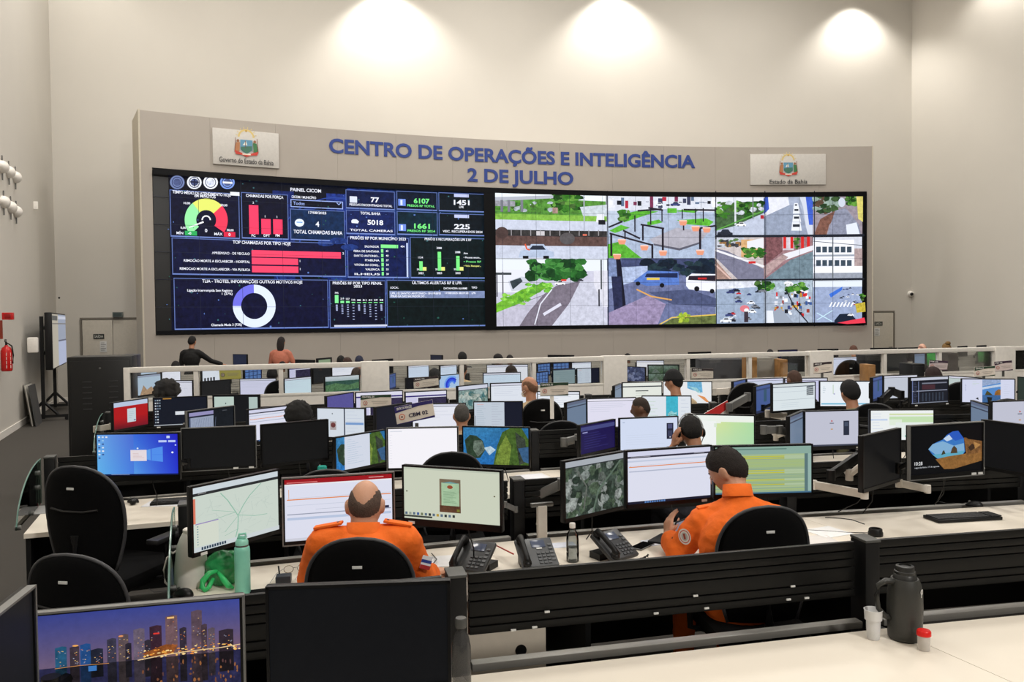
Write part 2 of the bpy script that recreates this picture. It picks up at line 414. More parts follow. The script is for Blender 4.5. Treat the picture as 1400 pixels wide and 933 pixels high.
# red things
RED = mat('signal_red', (196, 26, 24), .35)
t, p = on_left('alarm_box', 'small red alarm box high on left wall above the extinguisher', 'alarm', 11, 432.5, .16)
MB().box((0, 0, 0), (.18, .1, .13), bev=.01).obj('case', RED, t); MB().box((0, -.052, 0), (.1, .012, .08), bev=.004).obj('call_plate', mat('deep_red', (150, 20, 18), .3), t)
t, p = on_left('hose_sign', 'narrow red sign strip at left edge above the extinguisher', 'sign', 1.5, 451, .03)
MB().box((0, 0, 0), (.05, .02, .34), bev=.004).obj('strip', mat('dull_red', (150, 60, 40), .5), t)
p = leftpt(9, 490, .13)
t = thing('fire_extinguisher', 'red fire extinguisher hung low on left white wall', 'extinguisher', p, ldrz-pi/2)
MB().lathe([(0, -.235), (.08, -.235), (.092, -.21), (.092, .13), (.07, .19), (.03, .215), (.03, .235), (0, .235)], 24).obj('cylinder', RED, t, smooth='all')
MB().cyl((0, 0, .23), (0, 0, .29), .018).box((0, -.05, .3), (.02, .12, .02)).box((0, -.05, .33), (.02, .12, .02)).obj('valve', M_BLACK, t)
MB().tube([(.02, 0, .27), (.09, -.02, .22), (.11, -.02, .05), (.1, -.02, -.1)], .012).obj('hose', M_BLACK, t, smooth='all')
A = Art(lambda u, v, L: ((.0935+.0004*L)*sin(u), -(.0935+.0004*L)*cos(u), .12-v))
for kk in range(4): A.rect(.1, .02+.075*kk, .95, .075+.075*kk, (222, 216, 208))
A.obj('instruction_label', PRINT, t)
MB().box((0, .1, .1), (.04, .06, .1)).obj('bracket', M_GREYM, t)
t, p = on_left('soap_dispenser', 'white dispenser box on left wall behind the rolling display', 'dispenser', 45, 472, .2)
MB().box((0, 0, 0), (.2, .12, .32), bev=.03).obj('case', M_WHITE, t)

# ---- rolling TV stand
pb = onz(60, 576, 0); pb2 = onz(76, 560, 0); dv = (pb2-pb).normalized()
t = thing('rolling_display', 'large flat display on a black wheeled stand by left wall', 'display', pb, atan2(dv.y, dv.x))
sp = (pb2-pb).length
for x in (0, sp):
    zt = ony(54+x*0+ (0 if x == 0 else 22), 430, pb.y).z
    MB().box((x, .0, 1.15), (.07, .07, 2.2)).obj('upright', M_BLKM, t, smooth=False)
    leg = MB().obj('leg', M_BLKM, t) if False else None
    MB().box((x, -.02, .1), (.07, .95, .06)).cyl((x, -.28, .12), (x, .0, .42), .03).cyl((x, .28, .12), (x, .0, .42), .03).obj('foot', M_BLKM, t)
    for y in (-.44, .42): MB().cyl((x-.03, y, .045), (x+.03, y, .045), .045).obj('caster', M_BLACK, t)
MB().box((sp/2, 0, 1.45), (sp, .05, .08)).box((sp/2, 0, 2.0), (sp, .05, .08)).obj('crossbar', M_BLKM, t)
zc = 1.72; dw = sp+.75; 
MB().box((sp/2, -.16, zc), (dw, .14, 1.22), bev=.015).obj('display_housing', M_BEZ, t)
MB().box((sp/2, -.06, zc), (.6, .12, .5)).obj('mount', M_BLACK, t)
A = Art(lambda u, v, L: (sp/2-dw/2+.03+u*(dw-.06), -.2315-.0006*L, zc+.58-v*1.16))
A.rect(0, 0, 1, 1, (176, 170, 156)); A.rect(.4, 0, 1, 1, (150, 158, 176)); A.rect(0, .03, .35, .12, (90, 92, 90)); A.rect(0, .17, 1, .19, (120, 116, 112)); A.rect(.4, .03, 1, .09, (196, 200, 214)); A.rect(.4, .5, 1, .53, (96, 100, 118)); A.rect(.4, .53, 1, 1, (170, 178, 205))
A.obj('screen', SCR, t)
# ---- boards leaning on the wall beside the stand
for i, (off, dk, lb) in enumerate(((.30, .0, 'dark board leaning on left wall, outermost of the stack'), (.22, .12, 'white board leaning on left wall, middle of the stack'), (.14, .5, 'pale grey board leaning on left wall, innermost of the stack'))):
    p = onz(36, 584, 0); p = cBL+ld*((p-cBL).dot(ld)+dk)+ln*off
    t = thing('leaning_board', lb, 'board', p, ldrz, 'boards leaning by the rolling display')
    MB().box((.3, 0, .42), (.75, .018, .84), M=Matrix.Rotation(R(-8), 4, 'X')).obj('board', mat('board_%d' % i, [(70, 70, 70), (205, 200, 190), (150, 147, 140)][i], .5), t, smooth=False)

# ================================================================== CURVED BULKHEAD AND VIDEO WALL
HS = 4.0
def hpt(px, h): Y = F*HS/h; return (ray(px, 400).x*Y, Y)
P1, P2_, P3_ = hpt(212, 227), hpt(700, 191.5), hpt(1181, 181.5)
def circ3(a, b, c):
    ax, ay = a; bx, by = b; cx, cy = c; d = 2*(ax*(by-cy)+bx*(cy-ay)+cx*(ay-by))
    ux = ((ax*ax+ay*ay)*(by-cy)+(bx*bx+by*by)*(cy-ay)+(cx*cx+cy*cy)*(ay-by))/d
    uy = ((ax*ax+ay*ay)*(cx-bx)+(bx*bx+by*by)*(ax-cx)+(cx*cx+cy*cy)*(bx-ax))/d
    return ux, uy, hypot(ax-ux, ay-uy)
OX, OY, RR = circ3(P1, P2_, P3_)
def arc_hit(px, rad=RR):
    dx = ray(px, 400).x; a = dx*dx+1; b = -2*(dx*OX+OY); c = OX*OX+OY*OY-rad*rad
    t = (-b+sqrt(b*b-4*a*c))/(2*a); return dx*t, t
def s_of(px, rad=RR): x, y = arc_hit(px, rad); return atan2(x-OX, y-OY)*RR
def arc_pt(s, off=0):                                     # off > 0: in front of the screen plane
    th = s/RR; r = RR-off; return OX+r*sin(th), OY+r*cos(th)
def z_at(px, py, rad=RR):
    x, y = arc_hit(px, rad); return ony(px, py, y).z
SL, SR = s_of(212), s_of(1181.3)
ZT = (z_at(212, 232)+z_at(700, 259.5)+z_at(1181, 263))/3; ZB = (z_at(216, 457.5)+z_at(700, 450.5)+z_at(1181, 444.5))/3
print('screen z', ZT, ZB, [round(z_at(*k), 2) for k in ((212, 232), (450, 249), (700, 259.5), (940, 263), (1181, 263), (216, 457.5), (450, 455), (700, 450.5), (976, 447), (1181, 444.5))], 'R', RR)
PAN = .12                                              # the bulkhead face stands this far in front of the screen
def sP(px): return s_of(px, RR-PAN)
PL_, PR_ = sP(196.5), sP(1192)
PTOP = (z_at(196, 151.5)+z_at(700, 196)+z_at(1192, 199.5))/3
print('panel top', [round(z_at(*k), 2) for k in ((196, 151.5), (450, 180), (700, 194), (1000, 199.5), (1192, 199.5))])
bulk = bpy.data.objects.new('wall_video', None); C.objects.link(bulk); struct(bulk)
def arc_slab(name, s0, s1, z0, z1, o0, o1, m, parent, n=3):
    q = MB(); a = [arc_pt(s0+(s1-s0)*i/n, o0) for i in range(n+1)]; b = [arc_pt(s0+(s1-s0)*i/n, o1) for i in range(n+1)]
    q.prism(a+b[::-1], z0, z1); return q.obj(name, m, parent, smooth=False)
NP = 13; g = .0015
for i in range(NP):
    s0 = PL_+(PR_-PL_)*i/NP+g; s1 = PL_+(PR_-PL_)*(i+1)/NP-g
    arc_slab('panel', s0, s1, ZT+.02, PTOP, PAN, -.1, M_PANEL, bulk)
    arc_slab('panel', s0, s1, 0, ZB-.02, PAN, -.1, M_PANEL, bulk)
arc_slab('panel', PL_+g, SL-.02, ZB-.02, ZT+.02, PAN, -.1, M_PANEL, bulk, 1)
arc_slab('panel', SR+.02, PR_-g, ZB-.02, ZT+.02, PAN, -.1, M_PANEL, bulk, 1)
SIDE = mat('bulkhead_side', (196, 188, 172), .7)
arc_slab('side_panel', PL_-.04, PL_-.001, 0, PTOP+.02, PAN+.02, -1.2, SIDE, bulk, 1)
arc_slab('side_panel', PR_+.001, PR_+.04, 0, PTOP+.01, PAN, -1.2, SIDE, bulk, 1)
arc_slab('top_cap', PL_, PR_, PTOP-.02, PTOP+.015, -.1, -1.0, M_PANEL, bulk, 24)
arc_slab('backing', PL_, PR_, .0, PTOP-.03, -.16, -.2, M_PANEL, bulk, 24)

vw = thing('video_wall', 'long curved video wall showing data charts and street camera pictures', 'screen', (arc_pt((SL+SR)/2)[0], arc_pt((SL+SR)/2)[1], ZB), 0)
tile_m = mat('display_black', (14, 14, 15), .35)
NC, NR = 20, 6; tw = (SR-SL)/NC; th_ = (ZT-ZB)/NR
tme = MB().box((0, 0, 0), (tw-.006, .08, th_-.006), bev=.002).mesh('display_tile', tile_m)
inv = Matrix.Translation(-Vector(vw.location))
for i in range(NC):
    for j in range(NR):
        s = SL+tw*(i+.5); x, y = arc_pt(s, -.03); o = link('display_tile', tme, vw)
        o.matrix_local = inv @ Matrix.Translation((x, y, ZB+th_*(j+.5))) @ Matrix.Rotation(-s/RR, 4, 'Z')
def wfn(u, v, L):
    x, y = arc_pt(u, .03+.0035*L); return (x-vw.location.x, y-vw.location.y, ZT-v-vw.location.z)
exec_video = True
# ------------------------------------------------------------------ picture on the video wall
class Wall:
    def __init__(s, ox, oy, k): s.ox, s.oy, s.k = ox, oy, k; s.A = Art(wfn, strip=.6); 
    def px(s, x, y): return s.ox+x/s.k, s.oy+y/s.k
    def tb(s, px):                                     # screen top and bottom rows at that column
        x, y = arc_hit(px)
        def py(z):
            Y, Z = y, z-H; cp, sp = cos(PITCH), sin(PITCH); Y2, Z2 = Y*cp-Z*sp, Y*sp+Z*cp
            u, v = F*x/Y2, -F*Z2/Y2; return -u*sin(ROLL)+v*cos(ROLL)+H2
        return py(ZT), py(ZB)
    def V(s, x, y):
        px, py = s.px(x, y); a, b = s.tb(px); return (py-a)/(b-a)*(ZT-ZB)
    def U(s, x): return s_of(s.px(x, 0)[0])
    def P(s, x, y): return s.U(x), s.V(x, y)
    def rect(s, x0, y0, x1, y1, c, amp=0, step=True): s.A.rect(s.U(x0), s.V(x0, y0), s.U(x1), s.V(x0, y1), c, amp, step)
    def poly(s, pts, c, amp=0, step=True): s.A.poly([s.P(*p) for p in pts], c, amp, step)
    def grad(s, x0, y0, x1, y1, *a, **k): s.A.grad(s.U(x0), s.V(x0, y0), s.U(x1), s.V(x0, y1), *a, **k)
    def sc(s, x, y, h): return s.V(x, y+h)-s.V(x, y)
    def text(s, x, y, h, st, c, al='l', x1=None, bold=0.02):
        wd = None if x1 is None else s.U(x1)-s.U(x)
        s.A.text(s.U(x), s.V(x, y), s.sc(x, y, h)*.9, st, c, al, wd=wd, bold=bold)
    def frame(s, x0, y0, x1, y1, w, c):
        w = w/s.k*.021; s.A.frame(s.U(x0), s.V(x0, y0), s.U(x1), s.V(x0, y1), w, c)
    def line(s, pts, w, c, amp=0): s.A.line([s.P(*p) for p in pts], s.sc(pts[0][0], pts[0][1], w), c, amp)
    def circ(s, cx, cy, rx, ry, c, amp=0, n=16, jit=0, step=True):
        s.poly([(cx+rx*cos(2*pi*k/n)*(1+random.uniform(-jit, jit)), cy-ry*sin(2*pi*k/n)*(1+random.uniform(-jit, jit))) for k in range(n)], c, amp, step)
    def blobs(s, x0, y0, x1, y1, n, r, cols, amp=.4, ky=.7):
        for i in range(n):
            s.circ(random.uniform(x0, x1), random.uniform(y0, y1), r*random.uniform(.5, 1.3), r*ky*random.uniform(.5, 1.2), random.choice(cols), amp, 7, .3, i % 10 == 0)
    def ring(s, cx, cy, r0, r1, a0, a1, c, n=20):
        s.A.L += 1
        for k in range(n):
            a, b = R(a0+(a1-a0)*k/n), R(a0+(a1-a0)*(k+1)/n)
            s.poly([(cx+r0*cos(a), cy-r0*sin(a)), (cx+r1*cos(a), cy-r1*sin(a)), (cx+r1*cos(b), cy-r1*sin(b)), (cx+r0*cos(b), cy-r0*sin(b))], c, 0, False)
Wd = Wall(180, 140, 2.8); A = Wd.A
WHT = (235, 238, 250); LB_ = (150, 170, 230)
# dashboard background: navy glow with a big faint seal
Wd.grad(150, 270, 1360, 872, (8, 8, 20), (6, 14, 30), (10, 12, 36), (6, 22, 26), n=6, amp=.5)
Wd.grad(420, 330, 830, 870, (16, 24, 70), (30, 52, 130), (24, 40, 110), (14, 26, 80), n=4, amp=.7)
Wd.grad(830, 330, 1360, 870, (30, 52, 130), (8, 30, 30), (14, 26, 80), (8, 34, 30), n=4, amp=.7)
L0 = A.L
Wd.ring(780, 600, 205, 225, 0, 360, (26, 46, 110), 40); Wd.ring(780, 600, 232, 236, 0, 360, (44, 70, 150), 40); Wd.ring(780, 600, 148, 153, 0, 360, (40, 66, 150), 36)
for k in range(9): Wd.circ(780+70*cos(k*.7), 600+70*sin(k*.7), 34, 13, (30, 54, 120), .5, 10)
for i in range(110):
    Wd.circ(random.uniform(130, 1350), random.uniform(300, 870), random.uniform(1, 4.5), random.uniform(1, 4), random.choice([(60, 110, 120), (90, 120, 190), (40, 90, 80)]), 0, 6, 0, i % 30 == 0)
A.L = L0+6
def panel(x0, y0, x1, y1, fill=None):
    A.L = L0+8
    if fill: Wd.rect(x0, y0, x1, y1, fill, .5)
    A.L = L0+9
    Wd.frame(x0, y0, x1, y1, 2.4, (92, 112, 172)); A.L = L0+9; Wd.rect(x0+2, y1-5, x1-2, y1-2, (120, 142, 208)); A.L = L0+10
for (x, col) in ((182, (110, 125, 170)), (247, (225, 228, 235)), (309, (235, 238, 245)), (373, (120, 150, 220))):
    A.L = L0+9; Wd.circ(x, 308, 28, 26, col, 0, 22); Wd.ring(x, 308, 18, 21, 0, 360, (40, 50, 90), 18)
    Wd.circ(x, 308, 15, 14, (70, 80, 120) if x != 309 else (215, 220, 235), .4, 12)
Wd.rect(231, 303, 264, 309, (30, 34, 60)); Wd.rect(245, 296, 250, 324, (30, 34, 60)); Wd.rect(355, 305, 392, 312, (235, 238, 245))
# gauge
panel(152, 335, 417, 515, (10, 13, 40))
Wd.text(163, 349, 12, 'TEMPO MÉDIO DE ATENDIMENTO HOJE', WHT, x1=385); Wd.text(247, 364, 12, 'EM MINUTOS', WHT, x1=327); Wd.rect(383, 344, 418, 358, (230, 232, 240))
Wd.ring(289, 452, 38, 82, 128, 222, (150, 235, 165)); Wd.ring(289, 452, 38, 82, 42, 128, (225, 232, 110)); Wd.ring(289, 452, 38, 82, -35, 42, (244, 60, 90))
Wd.ring(289, 452, 13, 18, 0, 180, (245, 245, 250)); Wd.poly([(222, 479), (224, 482), (280, 462), (277, 456)], (240, 240, 245))
Wd.text(283, 498, 14, '0', WHT); Wd.text(204, 391, 9, '10,00', WHT); Wd.text(344, 399, 9, '20,00', WHT); Wd.text(190, 485, 9, '0,00', WHT); Wd.text(366, 494, 9, '30,00', WHT)
Wd.text(174, 506, 11, 'MÍN', WHT); Wd.rect(206, 493, 252, 510, (46, 170, 90)); Wd.text(218, 507, 11, '-0', WHT); Wd.text(318, 510, 11, 'MÁX', WHT); Wd.rect(354, 497, 398, 516, (214, 40, 70)); Wd.text(372, 513, 12, '0', WHT)
# chamadas por forca
panel(424, 345, 603, 522, (9, 11, 34)); Wd.text(443, 363, 12, 'CHAMADAS POR FORÇA', WHT, x1=585)
for x, y, n_, lb in ((453, 394, '2', 'PC'), (499, 447, '1', 'DPT'), (544, 449, '1', 'PM')):
    Wd.rect(x, y, x+36, 500+x*.01, (250, 62, 100)); Wd.text(x+14, y-5, 9, n_, WHT); Wd.text(x+8, 515, 10, lb, WHT)
# painel cicom
A.L = L0+9; Wd.text(613, 341, 14, 'PAINEL CICOM', WHT, x1=730); Wd.text(616, 367, 10, 'CICOM / MUNICÍPIO', WHT, x1=710)
Wd.rect(612, 372, 812, 402, (8, 10, 26)); Wd.frame(612, 372, 812, 402, 3, LB_); Wd.text(622, 393, 13, 'Todos', LB_); Wd.line([(788, 386), (796, 394), (804, 386)], 3, LB_)
panel(610, 408, 818, 528, (16, 40, 76)); Wd.text(680, 427, 10, '17/08/2025', WHT, x1=748); Wd.circ(645, 462, 18, 15, (225, 235, 250)); Wd.rect(634, 458, 656, 462, (110, 160, 220)); Wd.text(706, 477, 22, '4', WHT); Wd.text(622, 502, 15, 'TOTAL CHAMADAS BAHIA', WHT, x1=808)
# number cards
for (x0, y0, x1, y1, top, num, cap, cc, fill) in (
    (823, 335, 1010, 408, None, '77', 'PESSOAS ENCONTRADAS TOTAL', WHT, (12, 24, 64)), (823, 412, 1010, 505, 'TOTAL BAHIA', '5018', 'TOTAL CAMERAS', WHT, (18, 32, 84)),
    (1017, 340, 1172, 412, None, '6107', 'PRESOS RF TOTAL', (120, 240, 130), (8, 20, 40)), (1017, 417, 1172, 508, None, '1661', 'PRESOS RF 2024', (120, 240, 130), (10, 36, 50)),
    (1177, 346, 1353, 418, None, '1451', 'LPR', WHT, (8, 18, 26)), (1177, 425, 1353, 510, None, '225', 'VEIC. RECUPERADOS 2024', WHT, (8, 18, 26))):
    panel(x0, y0, x1, y1, fill); xc = (x0+x1)/2; off = 18 if x0 < 1100 else 0
    if top: Wd.text(xc-38, y0+18, 11, top, WHT, x1=xc+38)
    ny = (y1-8-17) if not top else y1-36
    w_ = 30 if len(num) > 2 else 16
    Wd.text(xc+off-w_, ny, 20, num, cc, x1=xc+off+w_, bold=.03); Wd.text(x0+((40 if x0 == 1017 else 14) if len(cap) > 8 else 78), y1-12, 9, cap, cc if cc != WHT else WHT, x1=x1-(10 if len(cap) > 8 else 80))
    if x0 == 1017: Wd.rect(x0+6, ny-16, x0+34, ny+10, (110, 140, 225)); Wd.rect(x0+14, ny-12, x0+22, ny+8, (215, 225, 250))
    if x0 == 823: Wd.rect(838, ny-22, 866, ny+2, (215, 222, 240)) if not top else Wd.poly([(842, ny-14), (848, ny-20), (862, ny-20), (872, ny-12), (868, ny-4), (844, ny-6)], (225, 232, 245))
    if x0 == 1177: Wd.rect(1236, y0+6, 1292, y0+18, (190, 198, 235))
# top chamadas por tipo
panel(156, 518, 820, 660, (12, 16, 50)); Wd.text(389, 541, 13, 'TOP CHAMADAS POR TIPO HOJE', WHT, x1=610)
for y, x1, tx, xa in ((566, 801, 'APREENSAO - DE VEICULO', 308), (595, 637, 'REMOCAO MORTE A ESCLARECER - HOSPITAL', 200), (626, 637, 'REMOCAO MORTE A ESCLARECER - VIA PUBLICA', 184)):
    Wd.rect(460, y, x1, y+25, (250, 70, 105)); Wd.text(xa, y+15, 10, tx, WHT, x1=453); Wd.text(x1+6, y+17, 9, '2' if x1 > 700 else '1', WHT)
# prisoes por municipio
panel(826, 514, 1062, 672, (14, 26, 74)); Wd.text(838, 524, 12, 'PRISÕES RF POR MUNICÍPIO 2023', WHT, x1=1050)
for i, (nm_, L_) in enumerate((('SALVADOR', 66), ('FEIRA DE SANTANA', 9), ('SANTO ANTONIO...', 9), ('ITABUNA', 9), ('VITORIA DA CONQ...', 9), ('VALENCA', 8), ('ILHEUS', 8))):
    y = 545+i*17.6; Wd.rect(954, y, 954+L_, y+13, (130, 235, 140)); Wd.text(892 if i in (0, 3, 5) else 850, y+11, 8.5, nm_, WHT, x1=947); Wd.text(958+L_+5, y+11, 8, ['404', '43', '40', '37', '34', '33', '30'][i], WHT)
Wd.rect(1049, 540, 1055, 670, (190, 205, 245))
# prisoes e recuperacoes
panel(1066, 516, 1354, 674, (7, 22, 26)); Wd.text(1122, 528, 10, 'PRISÕES E RECUPERAÇÕES LPR E RF', WHT, x1=1300)
for x, hh in ((1100, 36), (1170, 72), (1240, 56)):
    Wd.rect(x, 645-hh, x+13, 645, (120, 235, 130)); Wd.rect(x+13, 631, x+27, 645, (225, 228, 130)); Wd.text(x-4, 638-hh-4, 8, '1134' if x < 1150 else '2088', WHT); Wd.text(x-4, 658, 8, '2023', WHT); Wd.text(x-10, 643, 7, '20', WHT)
for i, cc in enumerate((WHT, WHT, (120, 235, 130), (225, 228, 130))): Wd.text(1268, 582+16*i, 7.5, ['Ano', '• Pessoas encon...', '• Presos RF', '• Veíc. Recuper...'][i], cc, x1=(1284 if i == 0 else 1334))
# donut
panel(160, 672, 750, 872, (12, 14, 46)); Wd.text(269, 690, 13, 'TLIA - TROTES, INFORMAÇÕES OUTROS MOTIVOS HOJE', WHT, x1=652)
Wd.ring(466, 780, 50, 82, -90, 90, (218, 228, 250), 24); Wd.ring(466, 780, 50, 82, 180, 270, (218, 228, 250), 12); Wd.ring(466, 780, 50, 82, 90, 180, (110, 110, 224), 12)
Wd.text(211, 724, 10, 'Ligação Interrompida Sem Registro', WHT, x1=384); Wd.text(343, 737, 9, '1 (27%)', WHT, x1=384); Wd.text(300, 857, 10, 'Chamada Muda 3 (73%)', WHT, x1=417)
# prisoes por tipo penal
panel(755, 680, 970, 866, (11, 12, 34)); Wd.text(768, 697, 12, 'PRISÕES RF POR TIPO PENAL', WHT, x1=957); Wd.text(848, 709, 10, '2023', WHT, x1=880)
for i in range(9):
    x = 775+20.5*i; hh = (31, 9, 8, 4, 3, 3, 3, 3, 3)[i]; Wd.rect(x, 769-hh, x+14, 769, (130, 235, 150)); Wd.text(x, 764-hh, 7, ['795', '219', '127', '125', '88', '51', '41', '29', '28'][i], WHT, x1=x+14)
    for k2 in range(6): Wd.rect(x+3, 775+k2*(4+i % 4*2.3), x+10, 778+k2*(4+i % 4*2.3), (170, 180, 220))
Wd.rect(764, 853, 966, 860, (200, 205, 225))
# ultimos alertas
panel(974, 680, 1356, 862, (8, 20, 22)); Wd.text(1072, 696, 12, 'ÚLTIMOS ALERTAS RF E LPR', WHT, x1=1262); Wd.text(988, 713, 8, 'LOCAL', WHT); Wd.text(1192, 716, 8, 'DATA/HORA ALARME', WHT, x1=1282); Wd.text(1298, 713, 8, 'TIPO', WHT)
Wd.rect(984, 722, 1348, 750, (120, 134, 172), .2); Wd.text(988, 735, 8, 'LPR_02 SANTO ANTONIO - SN PREFEI', WHT, x1=1180); Wd.text(988, 746, 8, 'IPIRANGA SAO SALVADOR DO ...', WHT, x1=1126); Wd.text(1196, 734, 8, '17/08/2025 08:29:20', WHT, x1=1286); Wd.text(1298, 734, 8, 'LPR', WHT)
LD = A.L

# ---- street camera pictures
Wd.ox, Wd.oy, Wd.k = 660, 140, 2.5
GR = [(40, 92, 30), (60, 120, 40), (28, 62, 24), (96, 150, 60), (70, 104, 50)]; LG = [(110, 180, 60), (140, 205, 80), (90, 160, 50)]
CARC = [(235, 238, 245), (30, 34, 44), (120, 124, 134), (200, 40, 40), (60, 70, 120), (225, 228, 238)]
def feed(x0, y0, x1, y1, base, amp=.15):
    A.L = 12; Wd.rect(x0, y0, x1, y1, base, amp); A.L = 13
def car(x, y, w, col):
    Wd.poly([(x, y), (x+w*.06, y-w*.2), (x+w*.25, y-w*.22), (x+w*.36, y-w*.38), (x+w*.72, y-w*.38), (x+w*.85, y-w*.2), (x+w, y-w*.16), (x+w, y)], col, .15)
    Wd.poly([(x+w*.3, y-w*.22), (x+w*.4, y-w*.34), (x+w*.68, y-w*.34), (x+w*.78, y-w*.22)], (40, 46, 60)); Wd.rect(x+w*.12, y-w*.05, x+w*.28, y+w*.03, (20, 20, 24)); Wd.rect(x+w*.7, y-w*.05, x+w*.86, y+w*.03, (20, 20, 24))
# 1 highway junction
feed(41, 305, 421, 533, (206, 212, 226), .1)
Wd.rect(41, 305, 421, 338, (232, 240, 246)); Wd.poly([(41, 336), (150, 322), (270, 334), (420, 340), (420, 400), (41, 396)], (84, 140, 56), .45)
Wd.blobs(250, 318, 335, 365, 46, 17, GR); Wd.blobs(60, 345, 250, 372, 34, 9, GR+[(170, 180, 190)]); Wd.poly([(41, 326), (240, 320), (240, 330), (41, 340)], (176, 180, 192)); Wd.rect(41, 338, 110, 356, (150, 150, 160), .3)
for x in (60, 84, 128): Wd.rect(x, 336, x+9, 376, (120, 122, 132))
Wd.rect(41, 382, 421, 402, (126, 178, 70), .3); Wd.poly([(330, 360), (421, 352), (421, 392), (340, 390)], (196, 206, 214), .2)
Wd.rect(41, 402, 421, 436, (198, 204, 222), .12); Wd.poly([(388, 384), (412, 384), (412, 416), (384, 412)], (228, 230, 238)); Wd.rect(392, 404, 416, 420, (26, 26, 34)); Wd.rect(236, 362, 254, 382, (170, 140, 130), .3)
Wd.rect(41, 436, 421, 462, (52, 50, 50), .5); Wd.rect(41, 456, 421, 492, (92, 70, 66), .4); Wd.rect(180, 442, 208, 457, (200, 196, 200)); Wd.rect(338, 452, 352, 458, (210, 110, 90))
for k in range(11): Wd.rect(60+k*33, 438, 63+k*33, 458, (150, 146, 150), 0, k == 0)
Wd.rect(41, 490, 421, 533, (196, 202, 220), .15); car(118, 532, 120, (176, 190, 215)); Wd.circ(62, 448, 22, 20, (72, 56, 54), .3); Wd.circ(284, 468, 26, 20, (88, 84, 86), .2)
Wd.rect(340, 316, 344, 442, (170, 176, 190)); Wd.line([(140, 486), (146, 504), (156, 506)], 5, (214, 90, 60))
# 2 wet street with trees
feed(41, 534, 423, 766, (196, 196, 214), .1)
Wd.rect(41, 534, 423, 576, (226, 232, 242)); Wd.rect(41, 572, 158, 650, (224, 226, 236)); Wd.rect(41, 582, 96, 590, (60, 66, 70)); Wd.poly([(84, 612), (130, 596), (156, 600), (150, 640), (96, 646)], (196, 200, 214)); Wd.poly([(90, 612), (126, 600), (134, 612), (100, 640)], (50, 60, 66), .3)
Wd.rect(44, 590, 48, 665, (60, 60, 70)); Wd.rect(64, 580, 68, 660, (90, 90, 100)); Wd.rect(376, 576, 423, 700, (214, 214, 226), .1)
Wd.poly([(41, 716), (200, 660), (250, 626), (330, 612), (372, 612), (400, 680), (420, 766), (41, 766)], (120, 112, 126), .25)
Wd.poly([(41, 766), (41, 718), (200, 662), (150, 720), (120, 766)], (188, 186, 204), .15); Wd.poly([(330, 612), (372, 612), (404, 690), (423, 766), (230, 766), (290, 690)], (196, 198, 214), .18)
Wd.poly([(41, 690), (130, 640), (190, 622), (236, 622), (130, 684), (41, 720)], (112, 178, 52), .35); Wd.blobs(150, 618, 232, 648, 20, 12, LG); Wd.blobs(60, 650, 160, 690, 18, 10, LG)
Wd.blobs(158, 545, 335, 600, 90, 21, [(30, 80, 34), (44, 104, 44), (22, 60, 28), (66, 130, 60)]); car(240, 624, 36, (235, 236, 240)); car(318, 612, 20, (60, 60, 70)); Wd.rect(262, 606, 280, 612, (220, 60, 50))
Wd.rect(388, 640, 393, 698, (40, 40, 50)); Wd.rect(396, 540, 401, 640, (70, 76, 80)); Wd.line([(170, 760), (190, 690), (230, 640)], 4, (220, 222, 235)); Wd.line([(200, 726), (260, 690)], 10, (214, 214, 230))
# 3 square with pergolas
feed(424, 312, 790, 533, (186, 198, 216), .12)
Wd.rect(424, 312, 790, 372, (214, 218, 230), .1)
for i in range(26): Wd.rect(430+i*14, 322+random.uniform(-6, 30), 430+i*14+random.uniform(8, 20), 330+random.uniform(0, 34), random.choice([(230, 232, 240), (120, 50, 80), (60, 64, 90), (170, 40, 60), (90, 110, 140), (30, 32, 40)]), .2, i % 6 == 0)
Wd.poly([(424, 440), (500, 372), (640, 366), (790, 380), (790, 533), (424, 533)], (168, 182, 206), .2)
for pg in (((470, 384), (530, 372), (600, 374), (560, 386), (480, 412)), ((560, 410), (600, 402), (612, 412), (560, 424)), ((660, 404), (760, 398), (786, 410), (770, 424), (690, 418)), ((426, 486), (470, 476), (510, 510), (540, 533), (426, 533)), ((430, 440), (470, 420), (500, 430), (450, 448)), ((628, 364), (660, 364), (660, 380), (628, 380)), ((650, 374), (700, 366), (740, 368), (720, 380))): Wd.poly(pg, (88, 170, 52), .35)
Wd.blobs(464, 372, 496, 406, 18, 11, GR); Wd.poly([(566, 470), (660, 430), (768, 444), (740, 478), (668, 500), (580, 484)], (172, 170, 182), .15); Wd.poly([(580, 484), (668, 500), (740, 478), (740, 484), (668, 508), (580, 490)], (90, 90, 104))
for (x, y0, y1, w_) in ((432, 450, 526, 7), (480, 440, 474, 5), (514, 388, 444, 4), (540, 420, 474, 6), (568, 372, 420, 4), (607, 430, 508, 7), (571, 486, 534, 7), (606, 368, 410, 4), (675, 368, 400, 4), (720, 366, 416, 4), (746, 364, 410, 4), (733, 432, 504, 7), (788, 424, 470, 5), (678, 408, 440, 5)): Wd.rect(x, y0, x+w_, y1, (34, 30, 40))
for pts in (((428, 450), (500, 470), (574, 490)), ((534, 420), (614, 434)), ((474, 440), (532, 468)), ((524, 374), (606, 368)), ((730, 434), (790, 424)), ((680, 370), (790, 372)), ((560, 364), (610, 372)), ((424, 430), (472, 410))): Wd.line(pts, 6, (38, 34, 44))
for (x, y) in ((545, 494), (608, 512), (734, 510), (468, 474), (676, 410), (756, 434), (718, 430), (450, 524)): Wd.poly([(x-14, y), (x-9, y+14), (x+10, y+14), (x+15, y)], (226, 150, 120)); Wd.rect(x-13, y-4, x+13, y, (240, 200, 186))
car(632, 358, 34, (60, 70, 120)); car(580, 358, 28, (225, 228, 236))
